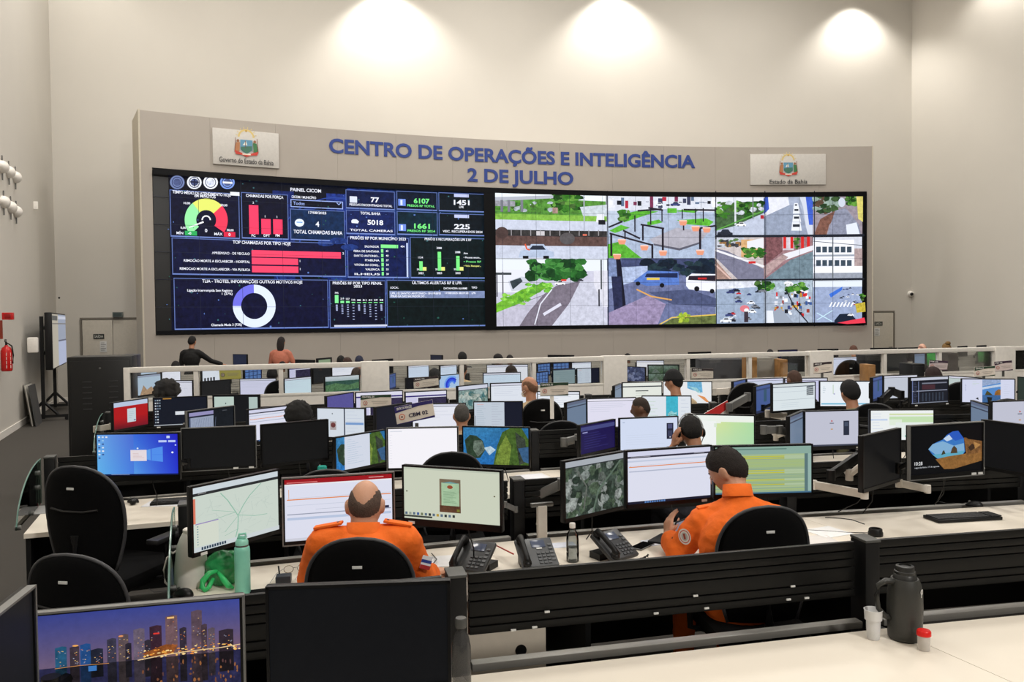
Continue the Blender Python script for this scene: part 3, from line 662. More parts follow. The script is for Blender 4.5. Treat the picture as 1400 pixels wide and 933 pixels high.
# 4 roundabout with buses
feed(424, 534, 790, 764, (66, 74, 110), .35)
Wd.poly([(424, 600), (520, 580), (790, 600), (790, 764), (424, 764)], (104, 112, 150), .3); Wd.blobs(556, 544, 786, 590, 60, 20, [(24, 38, 56), (34, 52, 60), (20, 30, 44)]); Wd.poly([(424, 566), (560, 560), (560, 600), (424, 640)], (170, 184, 216), .3)
Wd.rect(424, 534, 470, 596, (120, 136, 176), .4); Wd.poly([(452, 534), (468, 534), (492, 764), (468, 764)], (24, 24, 40)); Wd.poly([(436, 596), (470, 596), (476, 764), (448, 764)], (40, 44, 74), .4)
Wd.poly([(544, 588), (560, 576), (664, 580), (668, 624), (556, 628), (510, 612)], (86, 120, 196), .2); Wd.poly([(556, 586), (662, 584), (662, 600), (550, 598)], (30, 40, 76)); Wd.rect(556, 600, 600, 608, (220, 190, 80)); Wd.circ(608, 626, 8, 8, (20, 20, 26)); Wd.circ(526, 620, 8, 7, (20, 20, 26))
Wd.poly([(690, 600), (710, 586), (790, 588), (790, 648), (700, 640), (690, 628)], (232, 234, 244)); Wd.poly([(700, 594), (790, 592), (790, 612), (696, 608)], (40, 32, 44)); Wd.rect(730, 600, 760, 606, (190, 40, 40)); Wd.circ(726, 638, 9, 9, (20, 20, 26)); Wd.circ(778, 646, 8, 8, (20, 20, 26))
Wd.poly([(424, 720), (560, 660), (620, 690), (590, 764), (424, 764)], (150, 136, 170), .3); Wd.poly([(560, 650), (700, 640), (790, 670), (790, 700), (640, 690)], (74, 82, 116), .3); Wd.line([(520, 640), (570, 664), (640, 676)], 5, (214, 160, 90))
Wd.poly([(600, 764), (640, 740), (700, 730), (790, 728), (790, 764)], (96, 108, 60), .5); Wd.line([(590, 764), (640, 736), (790, 726)], 4, (222, 190, 90)); Wd.blobs(656, 724, 700, 752, 16, 9, [(170, 190, 60), (130, 160, 50)])
# 5-7 upper right column
feed(791, 318, 957, 458, (176, 184, 206), .15)
Wd.rect(791, 318, 957, 346, (224, 228, 240)); Wd.poly([(791, 346), (957, 340), (957, 400), (791, 440)], (66, 96, 60), .45); Wd.blobs(795, 345, 950, 392, 50, 13, GR+[(200, 206, 216)]); Wd.poly([(791, 452), (957, 380), (957, 458), (791, 458)], (186, 194, 214), .15); Wd.rect(857, 322, 863, 420, (214, 218, 226)); Wd.rect(918, 318, 922, 400, (120, 126, 130)); car(862, 424, 34, (238, 240, 244)); car(796, 456, 54, (40, 44, 56)); Wd.line([(791, 440), (957, 372)], 4, (92, 160, 70)); Wd.rect(944, 388, 956, 400, (170, 40, 50))
feed(958, 320, 1125, 460, (164, 174, 196), .15)
Wd.poly([(958, 320), (1040, 320), (1046, 352), (958, 392)], (224, 226, 236), .1); Wd.poly([(1078, 320), (1125, 320), (1125, 460), (1106, 460), (1092, 360)], (206, 212, 226)); Wd.poly([(958, 330), (972, 320), (976, 366), (958, 384)], (60, 90, 190)); Wd.poly([(1100, 322), (1125, 322), (1125, 420), (1112, 420)], (64, 96, 200), .2); Wd.poly([(958, 392), (1046, 352), (1082, 356), (1110, 460), (958, 460)], (146, 156, 178), .2)
for (x, y, w_) in ((1058, 362, 20), (1056, 382, 26), (1054, 410, 30), (1050, 440, 36)): Wd.poly([(x, y), (x+3, y-w_*.8), (x+w_-5, y-w_*.8), (x+w_, y)], (228, 232, 240)); Wd.rect(x+5, y-w_*.6, x+w_-7, y-w_*.35, (40, 46, 56))
feed(1126, 320, 1294, 458, (150, 140, 150), .25)
Wd.blobs(1130, 322, 1215, 375, 46, 16, [(36, 60, 36), (60, 86, 50), (90, 70, 56), (140, 160, 150)]); Wd.poly([(1126, 458), (1150, 400), (1200, 372), (1216, 380), (1180, 420), (1170, 458)], (122, 84, 72), .4); Wd.poly([(1200, 372), (1236, 362), (1282, 420), (1288, 458), (1172, 458), (1184, 420)], (136, 140, 160), .3); Wd.blobs(1240, 324, 1274, 350, 22, 12, GR); Wd.poly([(1272, 322), (1294, 322), (1294, 410), (1278, 400)], (210, 200, 110), .2); Wd.circ(1222, 344, 12, 16, (200, 208, 222)); Wd.poly([(1236, 420), (1272, 412), (1284, 456), (1240, 458)], (220, 226, 238))
# 8-10 middle row
feed(791, 462, 957, 608, (196, 186, 186), .2)
Wd.poly([(791, 462), (890, 462), (890, 490), (791, 500)], (190, 194, 206), .3); Wd.blobs(800, 470, 885, 494, 26, 9, [(60, 60, 66), (150, 110, 70), (90, 120, 70)]); Wd.rect(880, 470, 957, 530, (214, 170, 120), .25); Wd.poly([(900, 476), (957, 464), (957, 500), (900, 500)], (226, 226, 232)); Wd.blobs(890, 500, 956, 526, 20, 12, GR); Wd.poly([(791, 500), (830, 508), (957, 570), (957, 608), (870, 608), (791, 530)], (120, 120, 142), .2); Wd.line([(791, 506), (957, 562)], 7, (230, 230, 236)); Wd.poly([(791, 540), (850, 608), (791, 608)], (160, 130, 120), .3); Wd.line([(791, 556), (846, 608)], 5, (214, 180, 170)); Wd.rect(904, 544, 928, 552, (200, 50, 50))
feed(958, 462, 1124, 608, (150, 116, 122), .3)
Wd.poly([(958, 462), (1020, 462), (1022, 510), (958, 560)], (120, 80, 84), .5); Wd.rect(1022, 462, 1060, 506, (206, 196, 206), .2)
for x in (1024, 1048, 1084, 1104): Wd.rect(x, 460, x+10, 500, (206, 40, 40))
Wd.blobs(1064, 468, 1084, 500, 12, 8, GR); Wd.poly([(1020, 520), (1124, 490), (1124, 506), (1030, 540)], (226, 226, 234)); Wd.poly([(958, 560), (1022, 520), (1040, 530), (958, 600)], (176, 150, 150), .3); Wd.poly([(958, 606), (1046, 540), (1124, 510), (1124, 608), (958, 608)], (110, 130, 142), .3)
feed(1126, 462, 1293, 608, (206, 210, 222), .1)
Wd.poly([(1126, 472), (1266, 470), (1266, 560), (1126, 552)], (236, 238, 246))
for yy in (494, 540):
    for k in range(6): Wd.rect(1136+k*21, yy, 1152+k*21, yy+20, (62, 76, 90), .3, k == 0)
Wd.rect(1126, 522, 1266, 528, (150, 158, 172)); Wd.poly([(1266, 500), (1293, 500), (1293, 580), (1266, 560)], (170, 150, 150), .3); Wd.rect(1126, 562, 1293, 584, (240, 242, 248)); Wd.rect(1126, 584, 1293, 608, (150, 156, 170), .2); Wd.rect(1190, 462, 1194, 600, (120, 126, 130)); Wd.line([(1126, 476), (1293, 490)], 2, (60, 66, 80))
# 11-13 bottom row
feed(791, 610, 957, 758, (170, 184, 206), .15)
Wd.rect(791, 610, 957, 640, (216, 220, 232), .2); Wd.poly([(791, 640), (957, 630), (957, 758), (791, 758)], (150, 166, 190), .2)
for i in range(22): car(random.uniform(794, 930), random.uniform(640, 752), random.uniform(16, 30), random.choice(CARC))
car(794, 752, 40, (234, 238, 244)); Wd.circ(878, 706, 16, 12, (214, 120, 130)); Wd.circ(884, 712, 8, 7, (235, 235, 240)); Wd.rect(876, 716, 890, 752, (60, 50, 60), .3)
feed(958, 610, 1124, 758, (160, 172, 190), .2)
Wd.rect(958, 610, 1124, 650, (170, 186, 200), .4); Wd.blobs(930, 614, 990, 640, 26, 13, GR); Wd.blobs(1036, 620, 1100, 650, 30, 12, GR+[(230, 230, 236)])
for i in range(60): Wd.rect(*(lambda x, y: (x, y, x+random.uniform(4, 12), y+random.uniform(6, 14)))(random.uniform(990, 1112), random.uniform(646, 724)), random.choice(CARC+[(150, 60, 50), (190, 150, 60), (60, 90, 150)]), .2, i % 12 == 0)
Wd.poly([(958, 740), (1010, 700), (1060, 758), (958, 758)], (150, 160, 176)); Wd.line([(1030, 640), (1060, 700), (1110, 758)], 4, (30, 34, 44)); Wd.poly([(964, 712), (986, 712), (990, 754), (964, 754)], (224, 228, 238))
feed(1126, 610, 1293, 758, (150, 164, 196), .2)
Wd.rect(1126, 610, 1293, 632, (222, 230, 242)); Wd.poly([(1180, 656), (1226, 630), (1224, 642), (1186, 668)], (60, 110, 210))
for i in range(18): car(random.uniform(1190, 1268), random.uniform(636, 700), random.uniform(8, 14), random.choice(CARC))
for k in range(7): Wd.poly([(1168+k*12, 700), (1176+k*12, 684), (1181+k*12, 684), (1173+k*12, 700)], (236, 238, 244), 0, k == 0)
Wd.line([(1126, 720), (1180, 750)], 3, (190, 220, 235)); Wd.line([(1126, 745), (1180, 712)], 3, (190, 220, 235)); Wd.poly([(1186, 746), (1204, 724), (1240, 722), (1262, 744), (1262, 754), (1186, 756)], (24, 34, 52)); Wd.poly([(1196, 754), (1288, 736), (1292, 754), (1230, 758)], (226, 60, 80)); Wd.poly([(1256, 690), (1290, 684), (1292, 716), (1262, 720)], (190, 170, 60), .4); Wd.blobs(1264, 660, 1288, 676, 8, 8, GR); car(1230, 730, 22, (240, 240, 245))
# module seams and picture borders
A.L = 42
for i in range(1, NC):
    s = SL+tw*i; A.rect(s-.004, .04, s+.004, ZT-ZB-.04, (34, 37, 50), 0, i == 1)
for j in range(1, NR): A.rect(SL+.02, th_*j-.003, SR-.02, th_*j+.003, (40, 43, 56), 0, False)
A.L = 43
for x in (422.5, 790.5, 957.5, 1125.5): Wd.rect(x-1.5, 306, x+1.5, 766, (30, 34, 44))
A.rect(Wd.U(1), 0, Wd.U(40), ZT-ZB, (3, 3, 4)); A.rect(SL, 0, SR, .14, (3, 3, 4), 0); A.rect(SL, ZT-ZB-.09, SR, ZT-ZB, (3, 3, 4)); A.rect(SR-.1, 0, SR, ZT-ZB, (3, 3, 4))
A.rect(Wd.U(790), Wd.V(790, 606), Wd.U(1294), Wd.V(790, 612), (30, 34, 44)); A.rect(Wd.U(790), Wd.V(790, 456), Wd.U(1294), Wd.V(790, 463), (30, 34, 44))
A.obj('screen_picture', WALLSCR, vw)

# ---- lettering on the bulkhead
M_BLUE = mat('lettering_blue', (38, 62, 134), .5)
def wall_text(name, label, st, px0, px1, pt0, pb0):
    s0, s1 = sP(px0), sP(px1); zt = z_at(px0, pt0, RR-PAN); zb = z_at(px0, pb0, RR-PAN); B = .029
    V, Fc, x0, x1 = glyphs(st, B); sx = (s1-s0)/(x1-x0); sy = (zt-zb)/.73; sm = (s0+s1)/2
    cx, cy = arc_pt(sm, PAN); t = thing(name, label, 'lettering', (cx, cy, zb), -sm/RR)
    iv = t.matrix_basis.inverted() if False else (Matrix.Rotation(sm/RR, 4, 'Z') @ Matrix.Translation((-cx, -cy, -zb)))
    for i, ch in enumerate(st):
        if ch == ' ': continue
        r_ = glyphs(st[:i+1], B)[3]; V, Fc, a0, a1 = glyphs(ch, B); sh = r_-a1
        bm = bmesh.new(); vs = []
        for a, b in V:
            x, y = arc_pt(s0+(a+sh-x0)*sx, PAN+.02); vs.append(bm.verts.new(iv @ Vector((x, y, zb+b*sy))))
        for f in Fc:
            try: bm.faces.new([vs[k] for k in f])
            except ValueError: pass
        ex = bmesh.ops.extrude_face_region(bm, geom=bm.faces[:])
        bmesh.ops.translate(bm, verts=[e for e in ex['geom'] if isinstance(e, bmesh.types.BMVert)], vec=(0, .018, 0))
        bmesh.ops.recalc_face_normals(bm, faces=bm.faces)
        me = bpy.data.meshes.new('letter'); bm.to_mesh(me); bm.free(); me.materials.append(M_BLUE); link('letter', me, t)
# ---- crest plaques
def crest(A, cx, cy, k):
    C_ = lambda x, y, rx, ry, c, n=16: A.circ(cx+x*k, cy+y*k, rx*k, ry*k, c, 0, n)
    A.ring(cx, cy-22*k, 14*k, 18*k, 0, 180, (214, 190, 120), n=16); A.circ(cx, cy-36*k, 2.5*k, 2.5*k, (190, 150, 60), 0, 6)
    for a in range(15, 180, 22): A.line([(cx+19*k*cos(R(a)), cy-22*k-19*k*sin(R(a))), (cx+23*k*cos(R(a)), cy-22*k-23*k*sin(R(a)))], 1.2*k, (214, 190, 120))
    A.poly([(cx-13*k, cy-16*k), (cx+13*k, cy-16*k), (cx+13*k, cy+6*k), (cx, cy+16*k), (cx-13*k, cy+6*k)], (92, 146, 176))
    A.poly([(cx-12*k, cy+0*k), (cx+12*k, cy-3*k), (cx+12*k, cy+6*k), (cx, cy+15*k), (cx-12*k, cy+6*k)], (62, 112, 92)); A.poly([(cx-8*k, cy-4*k), (cx-1*k, cy-14*k), (cx+2*k, cy-4*k)], (228, 226, 216)); A.line([(cx-2*k, cy-14*k), (cx-2*k, cy+2*k)], 1.4*k, (110, 70, 50))
    for sgn, c1 in ((-1, (176, 120, 80)), (1, (60, 116, 70))):
        A.circ(cx+sgn*18*k, cy-13*k, 3*k, 3.4*k, (150, 100, 70), 0, 8)
        A.poly([(cx+sgn*14*k, cy-10*k), (cx+sgn*22*k, cy-9*k), (cx+sgn*25*k, cy+10*k), (cx+sgn*15*k, cy+10*k)], c1)
        A.line([(cx+sgn*23*k, cy-20*k), (cx+sgn*25*k, cy+12*k)], 1.2*k, (120, 60, 40))
    A.poly([(cx-26*k, cy+8*k), (cx-15*k, cy+12*k), (cx, cy+17*k), (cx+15*k, cy+12*k), (cx+26*k, cy+8*k), (cx+23*k, cy+17*k), (cx+10*k, cy+18*k), (cx, cy+22*k), (cx-10*k, cy+18*k), (cx-23*k, cy+17*k)], (196, 62, 48)); A.rect(cx-9*k, cy+14.5*k, cx+9*k, cy+17.5*k, (232, 214, 196))
def plaque(name, label, px0, py0, px1, py1, txt, ck, cyf, tyf, tw_):
    off = PAN+.03; s0, s1 = s_of(px0, RR-off), s_of(px1, RR-off); zt = z_at(px0, py0, RR-off); zb = z_at(px0, py1, RR-off)
    x, y = arc_pt((s0+s1)/2, off); t = thing(name, label, 'sign', (x, y, zb), -((s0+s1)/2)/RR); wd, hh = s1-s0, zt-zb
    MB().box((0, 0, hh/2), (wd, .05, hh), bev=.006).obj('plate', mat('plaque_white', (198, 194, 188), .5), t)
    A = Art(lambda u, v, L: (u, -.026-.0012*L, hh-v)); crest(A, 0, hh*cyf, ck); A.text(0, hh*tyf, hh*.135, txt, (40, 40, 42), 'c', wd=wd*tw_, bold=.012)
    A.obj('print', PRINT, t)
plaque('crest_sign', 'white crest plaque reading Governo do Estado da Bahia at the left end', 295, 174.5, 384.5, 224, 'Governo do Estado da Bahia', .0112, .47, .93, .82)
plaque('crest_sign', 'white crest plaque reading Estado da Bahia at the right end', 1026.5, 211, 1129, 253, 'Estado da Bahia', .0108, .47, .97, .5)
wall_text('wall_lettering', 'blue upper line of lettering CENTRO DE OPERAÇÕES E INTELIGÊNCIA', 'CENTRO DE OPERAÇÕES E INTELIGÊNCIA', 453, 951, 188.5, 208)
wall_text('wall_lettering', 'blue lower line of lettering 2 DE JULHO', '2 DE JULHO', 641, 785, 229.5, 247.5)
# ================================================================== GLAZED PARTITION
PA, PS, PZT = 10.95, .27, 1.535
rowang = math.atan(PS)
def pxX(px, a=PA, s=PS): return online(px, 480, a, s).x
part = thing('glazed_partition', 'long low white partition with clear panes crossing the hall', 'partition', (pxX(700), PA+PS*pxX(700), 0), rowang)
def pl(px): return (pxX(px)-part.location.x)/cos(rowang)         # local x along the partition
L0_, L1_ = pl(177), pl(1384)+2.4
ZG0, ZG1 = 1.13, 1.47
MB().box(((L0_+L1_)/2, 0, ZG0/2), (L1_-L0_, .07, ZG0), bev=.004).obj('lower_panel', M_WHITE, part)
MB().box(((L0_+L1_)/2, 0, (ZG1+PZT)/2), (L1_-L0_, .09, PZT-ZG1), bev=.008).obj('top_rail', M_WHITE, part)
MB().box(((L0_+L1_)/2, 0, ZG0+.012), (L1_-L0_, .085, .03), bev=.006).obj('sill_rail', M_WHITE, part)
cols = [(493, 531), (823, 855), (1104, 1136), (1357, 1384)]; mull = [(264, 271), (380, 387), (627, 634), (726, 732), (937, 942), (1021, 1027), (1206, 1211), (1281, 1286)]
for a, b in cols: MB().box(((pl(a)+pl(b))/2, 0, PZT/2), (pl(b)-pl(a), .13, PZT+.01), bev=.006).obj('column', M_WHITE, part)
for a, b in mull: MB().box(((pl(a)+pl(b))/2, 0, (ZG0+ZG1)/2), (.055, .07, ZG1-ZG0), bev=.004).obj('mullion', M_WHITE, part)
MB().box((L0_-.03, 0, PZT/2), (.07, .1, PZT), bev=.005).obj('end_post', M_WHITE, part)
edges = [(pl(178), pl(264)), (pl(271), pl(380)), (pl(387), pl(493)), (pl(531), pl(627)), (pl(634), pl(726)), (pl(732), pl(823)), (pl(855), pl(937)), (pl(942), pl(1021)), (pl(1027), pl(1104)), (pl(1136), pl(1206)), (pl(1211), pl(1281)), (pl(1286), pl(1357)), (pl(1384), L1_)]
for a, b in edges: MB().box(((a+b)/2, 0, (ZG0+ZG1)/2), (b-a-.02, .006, ZG1-ZG0)).obj('glass_pane', M_GLASS, part, smooth=False)

# ================================================================== CONSOLES
ROWS = {'A': (2.96, .25, -.01), 'B': (4.72, .29, -.02), 'C': (6.85, .275, -.015), 'D': (8.65, .24, -.03), 'E': (10.0, .22, -.015), 'F': (12.9, .25, 0), 'G': (14.9, .25, 0), 'H': (16.9, .25, 0), 'I': (18.7, .25, 0)}
def Yf(row, X): a, s, k = ROWS[row]; return a+s*X+k*X*X
SLH = [.036, .03, .03, .058, .03, .03]
JD = Vector((.36, -.93))
M_RAIL = mat('rear_rail_grey', (140, 138, 133), .4, metal=.5)
_slc = {}
def console(row, x0, x1, label, detail=2, left_end=False, right_end=False, white_back=False, depth=.82, group='console desk sections in row'):
    a = Vector((x0, Yf(row, x0))); b = Vector((x1, Yf(row, x1))); d = b-a; L = d.length; an = atan2(d.y, d.x)
    t = thing('console_desk', label, 'desk', (*((a+b)/2), 0), an)
    jl = Vector((JD.x*cos(-an)-JD.y*sin(-an), JD.x*sin(-an)+JD.y*cos(-an))); jl *= depth/abs(jl.y)
    h = L/2; g = .0015
    MB().prism([(-h+g, 0), (-h+g+jl.x, jl.y), (h-g+jl.x, jl.y), (h-g, 0)], .72, .75).obj('desktop', M_DESK, t, smooth=False)
    MB().box((0, .125, .73), (L-.1, .05, .03), bev=.004).obj('rear_rail', M_RAIL, t)
    MB().box((0, .11, .34), (L-.02, .03, .6)).obj('rear_panel', M_BLKM, t, smooth=False)
    sk = lambda y: jl.x*(y/jl.y)
    for sx, on in ((-1, True), (1, right_end)):
        if not on: continue
        x = sx*(h-.02)
        MB().prism([(x-.014+sk(-depth+.03), -depth+.03), (x+.014+sk(-depth+.03), -depth+.03), (x+.014, .09), (x-.014, .09)], 0, .72).obj('side_panel', M_BLKM, t, smooth=False)
    ms = M_SLAT if not white_back else mat('light_grey_slat', (150, 148, 142), .5)
    z = 1.075; zs = []
    for hh in SLH: zs.append((z-hh/2, hh)); z -= hh+.005
    if detail >= 2:
        for i, (zc, hh) in enumerate(zs):
            MB().box((0, .165, zc), (L-.1, .022, hh), bev=.004).obj('slat', ms, t)
    else:
        q = MB()
        for zc, hh in zs: q.box((0, .165, zc), (L-.1, .022, hh))
        stuff(q.obj('slats', ms, t, smooth=False))
    MB().box((0, .182, (1.07+z)/2), (L-.1, .012, 1.07-z)).obj('slat_backing', M_BLKM, t, smooth=False)
    for sx, on in ((-1, True), (1, right_end)):
        if not on: continue
        q = MB().box((sx*h, .16, .54), (.07, .11, 1.08), bev=.008); q.obj('post', M_BLACK, t)
        MB().box((sx*h, .158, 1.085), (.073, .115, .012), bev=.004).obj('post_cap', mat('cap_grey', (72, 72, 70), .5), t)
    if left_end:
        n = 14; P = []; 
        for i in range(n+1):
            f = i/n; y = .09-(depth+.02)*f; P.append((y, .78+.30*(1-f**2.2)**.62))
        P = [(.09, .76)]+P+[(.09-depth-.02, .76)]
        q = MB(); va = []; vb = []
        for y, z2 in P:
            va.append(q.bm.verts.new((-h-.055+sk(min(y, 0)), y, z2))); vb.append(q.bm.verts.new((-h-.047+sk(min(y, 0)), y, z2)))
        m = len(P); q.bm.faces.new(va); q.bm.faces.new(vb[::-1])
        for i in range(m): q.bm.faces.new((va[i], va[(i+1) % m], vb[(i+1) % m], vb[i]))
        q.obj('end_glass', M_GREEN_GLASS, t, smooth=False)
        q = MB().tube([(-h-.051+sk(min(y, 0)), y, z2) for y, z2 in P[1:-1]], .005, 6).obj('glass_edge', mat('glass_edge_green', (96, 128, 118), .2), t)
        for y, z2 in ((-.03, 1.0), (-.05, .9), (-.3, .77), (-.72, .77)):
            MB().cyl((-h-.062+sk(min(y, 0)), y, z2), (-h-.03+sk(min(y, 0)), y, z2), .016).obj('glass_clip', M_GREYM, t)
    return t
XA = [-2.05, -.19, 1.56, 3.4]
console('A', XA[0], XA[1], 'nearest desk section at lower left under the night-city monitor')
deskA = console('A', XA[1], XA[2], 'nearest white desk section in the foreground with empty top left of the seam')
console('A', XA[2], XA[3], 'nearest white desk section at lower right carrying the thermos', right_end=True)
XB = [-1.72, .06, 1.86, 3.66, 5.4]
for i, lb in enumerate(('second-row desk section under the bald man in orange', 'second-row desk section with phones and water bottle beside the man in orange with a phone', 'second-row desk section at right with keyboard and mouse', 'second-row desk section cut by the right edge')):
    console('B', XB[i], XB[i+1], lb, left_end=(i == 0), right_end=(i == 3))
XC = [-3.36, -1.58, .22, 2.0, 3.8, 5.6]
for i, lb in enumerate(('third-row desk section at far left under the blue desktop monitor', 'third-row desk section behind the bald man between black monitors and white screen', 'third-row desk section behind the green-rock monitor', 'third-row desk section under the light grey and black-phone-window monitor', 'third-row desk section at right edge behind the cave-picture monitor')):
    console('C', XC[i], XC[i+1], lb, detail=1, left_end=(i == 0), right_end=(i == 4))
XD = [-3.1, -1.3, .5, 2.3, 4.1, 5.9, 7.4]
for i in range(6):
    console('D', XD[i], XD[i+1], 'fourth-row desk section, %s' % ('leftmost behind the black off monitors', 'second from left under the white CBM 02 sign', 'third from left in front of the beige-shirt bald man', 'fourth from left beside the red folder', 'fifth from left before the man with short black hair', 'rightmost by the dark grid monitor')[i], detail=1, right_end=(i == 5))
XE = [-4.42, -2.6, -.8, 1.0, 2.8, 4.6, 6.4]
for i in range(6):
    console('E', XE[i], XE[i+1], 'fifth-row desk section by the partition, %s' % ('leftmost beside the black rack', 'second from left behind the curly hair', 'third from left near the CENTRAL sign', 'fourth from left before the beige-shirt woman', 'fifth from left before the angled blue monitors', 'rightmost by the slanted monitor arm')[i], detail=1, left_end=(i == 0), right_end=(i == 5))
for row, xs in (('F', (-6, -3.6, -1.2, 1.2, 3.6, 6, 8.4, 10.2)), ('G', (-6.4, -3.6, -.8, 2, 4.8, 7.6, 10.4)), ('H', (-6.8, -3.6, -.4, 2.8, 6, 9.2, 12)), ('I', (-6.8, -3.6, -.4, 2.8, 6, 9.2, 12))):
    for i in range(len(xs)-1):
        o = ('first', 'second', 'third', 'fourth', 'fifth', 'sixth', 'seventh')[i]
        console(row, xs[i], xs[i+1], 'grey-backed console section beyond the partition, %s from left in the %s row' % (o, {'F': 'nearest', 'G': 'second', 'H': 'third', 'I': 'last'}[row]), detail=1, white_back=True)

# ================================================================== MONITORS
def T_(A, w, h): pass
def off(c=(17, 17, 18)):
    def f(A): A.rect(0, 0, 1, 1, c, .1)
    return f
def bars(A, x0, y0, x1, y1, n, c, th=.4, ragged=.5):
    A.L += 1; dy = (y1-y0)/n
    for i in range(n): A.rect(x0, y0+dy*i, x0+(x1-x0)*random.uniform(1-ragged, 1), y0+dy*(i+th), c, 0, False)
def page(bg=(232, 234, 244), top=(214, 216, 230), ln=(190, 196, 214)):
    def f(A):
        A.rect(0, 0, 1, 1, bg); A.rect(0, 0, 1, .07, top); A.rect(0, .07, 1, .085, (60, 64, 84)); bars(A, .06, .16, .9, .5, 5, ln, .12, .6)
    return f
def record(red=True, full=True):
    def f(A):
        A.rect(0, 0, 1, 1, (224, 226, 242))
        if red:
            A.rect(0, 0, 1, .075, (158, 24, 32)); A.rect(.02, .045, .3, .06, (220, 120, 120)); bars(A, .78, .03, .98, .06, 1, (230, 170, 170)); A.rect(0, .075, 1, .1, (236, 236, 242))
        else:
            A.rect(0, 0, 1, .09, (212, 214, 236)); A.rect(0, .09, 1, .125, (52, 50, 66)); bars(A, .04, .1, .3, .118, 1, (190, 190, 200)); bars(A, .8, .1, .98, .118, 1, (190, 190, 200)); A.rect(0, .17, 1, .2, (198, 206, 226))
        y = .32 if red else .285
        A.rect(.02, y, .99, y+.016, (228, 132, 60)); A.rect(.035, y-.16 if red else y-.02, .04, y, (228, 150, 90)); A.rect(.02, y-.02, .99, y-.014, (200, 204, 220))
        A.rect(.02, y+.1, .99, y+.108, (200, 206, 224)); 
        if red:
            A.rect(.02, .56, .99, .575, (150, 156, 176)); A.rect(.02, .62, .99, .66, (186, 200, 226)); A.rect(.93, .52, .97, .56, (40, 44, 70)); bars(A, .72, .5, .84, .53, 1, (150, 156, 176)); A.rect(.28, .5, .62, .505, (180, 186, 204))
        else: A.rect(.02, .37, .99, .385, (176, 182, 204))
        A.rect(0, .955, 1, 1, (208, 210, 222) if red else (28, 30, 48)); 
        for i in range(9): A.rect(.2+i*.028, .962, .22+i*.028, .995, (30, 44, 90) if red else (90, 130, 190), 0, i == 0)
    return f
def a_map(A):
    A.rect(0, 0, 1, 1, (205, 216, 206)); A.rect(0, 0, 1, .09, (206, 216, 222)); A.rect(0, .09, 1, .135, (44, 46, 48)); bars(A, .06, .1, .2, .12, 1, (170, 170, 170))
    A.rect(0, .17, .03, .56, (220, 120, 96)); 
    for i in range(46):
        x, y = random.uniform(.1, .95), random.uniform(.18, .85); an = random.uniform(0, 3.1); L = random.uniform(.05, .2); A.line([(x, y), (x+L*cos(an), y+L*sin(an))], .004, (186, 200, 192))
    for pts, w_ in ((((.3, .16), (.38, .3), (.47, .52), (.5, .6), (.49, .8), (.46, .95)), .01), (((.78, .14), (.64, .3), (.56, .44), (.5, .58)), .01), (((.5, .58), (.7, .66), (.85, .68)), .008), (((.47, .52), (.34, .54), (.2, .56)), .006), (((.49, .6), (.34, .8)), .006), (((.34, .86), (.5, .8)), .005), (((.2, .4), (.47, .52)), .005)): A.line(pts, w_, (140, 188, 166))
    A.rect(.02, .56, .27, .92, (214, 220, 206)); A.rect(.02, .56, .27, .575, (150, 130, 190)); A.rect(0, .93, 1, 1, (206, 214, 216))
    for i in range(10): A.rect(.08+i*.028, .94, .1+i*.028, .985, (40, 60, 80), 0, i == 0)
    for i in range(8): A.rect(.035, .6+i*.04, .05, .615+i*.04, (110, 150, 160), 0, i == 0)
def a_doc(A):
    A.rect(0, 0, 1, 1, (206, 212, 192)); A.rect(0, 0, 1, .035, (192, 200, 182)); A.rect(.38, .19, .6, .83, (120, 104, 84), .2); A.rect(.4, .26, .585, .7, (166, 196, 160), .1); A.poly([(.4, .27), (.49, .235), (.585, .27)], (110, 160, 160)); bars(A, .42, .43, .56, .66, 9, (128, 160, 128), .35); A.circ(.49, .34, .03, .035, (150, 76, 50)); A.rect(.38, .7, .6, .83, (92, 62, 44), .4); A.rect(.56, .76, .59, .81, (120, 120, 50))
    for i in range(13): A.rect(.01+i*.042, .875, .035+i*.042, .925, random.choice([(40, 50, 50), (90, 110, 130), (180, 150, 60), (110, 120, 90), (60, 90, 150), (150, 160, 150)]), 0, i == 0)
    A.rect(0, .935, .3, .97, (60, 66, 60)); A.circ(.03, .47, .008, .014, (60, 70, 50)); A.circ(.945, .46, .008, .014, (90, 80, 50))
def a_sat(A):
    A.rect(0, 0, 1, 1, (62, 74, 66), .8); A.blobs(0, .12, 1, 1, 90, .07, [(48, 62, 52), (92, 100, 94), (120, 128, 124), (40, 52, 44), (74, 90, 72), (140, 146, 142)], .8, 1.5); A.line([(.45, 1), (.55, .6), (.8, .3), (.95, .1)], .03, (92, 110, 96), .3); A.line([(.2, .2), (.35, .5), (.3, .9)], .02, (100, 104, 98), .3)
    A.rect(0, 0, 1, .1, (170, 176, 184)); A.rect(0, .1, 1, .12, (50, 54, 56))
def a_green(A):
    A.rect(0, 0, 1, 1, (160, 184, 140)); A.rect(0, 0, 1, .16, (140, 172, 160)); bars(A, .1, .04, .9, .1, 1, (96, 130, 120)); 
    for i in range(26):
        y = .17+i*.031; A.rect(0, y, .93, y+.014, random.choice([(176, 194, 150), (150, 172, 140), (168, 188, 120), (140, 166, 146)]), 0, i % 4 == 0)
    for y in (.2, .24, .5, .55, .7, .8): A.rect(0, y, .93, y+.02, (196, 196, 62)); A.rect(.72, y-.01, .93, y+.03, (176, 196, 160))
    A.rect(.93, .16, .965, 1, (92, 120, 122)); A.rect(.965, .16, 1, 1, (150, 180, 172)); A.rect(0, .97, 1, 1, (70, 110, 140))
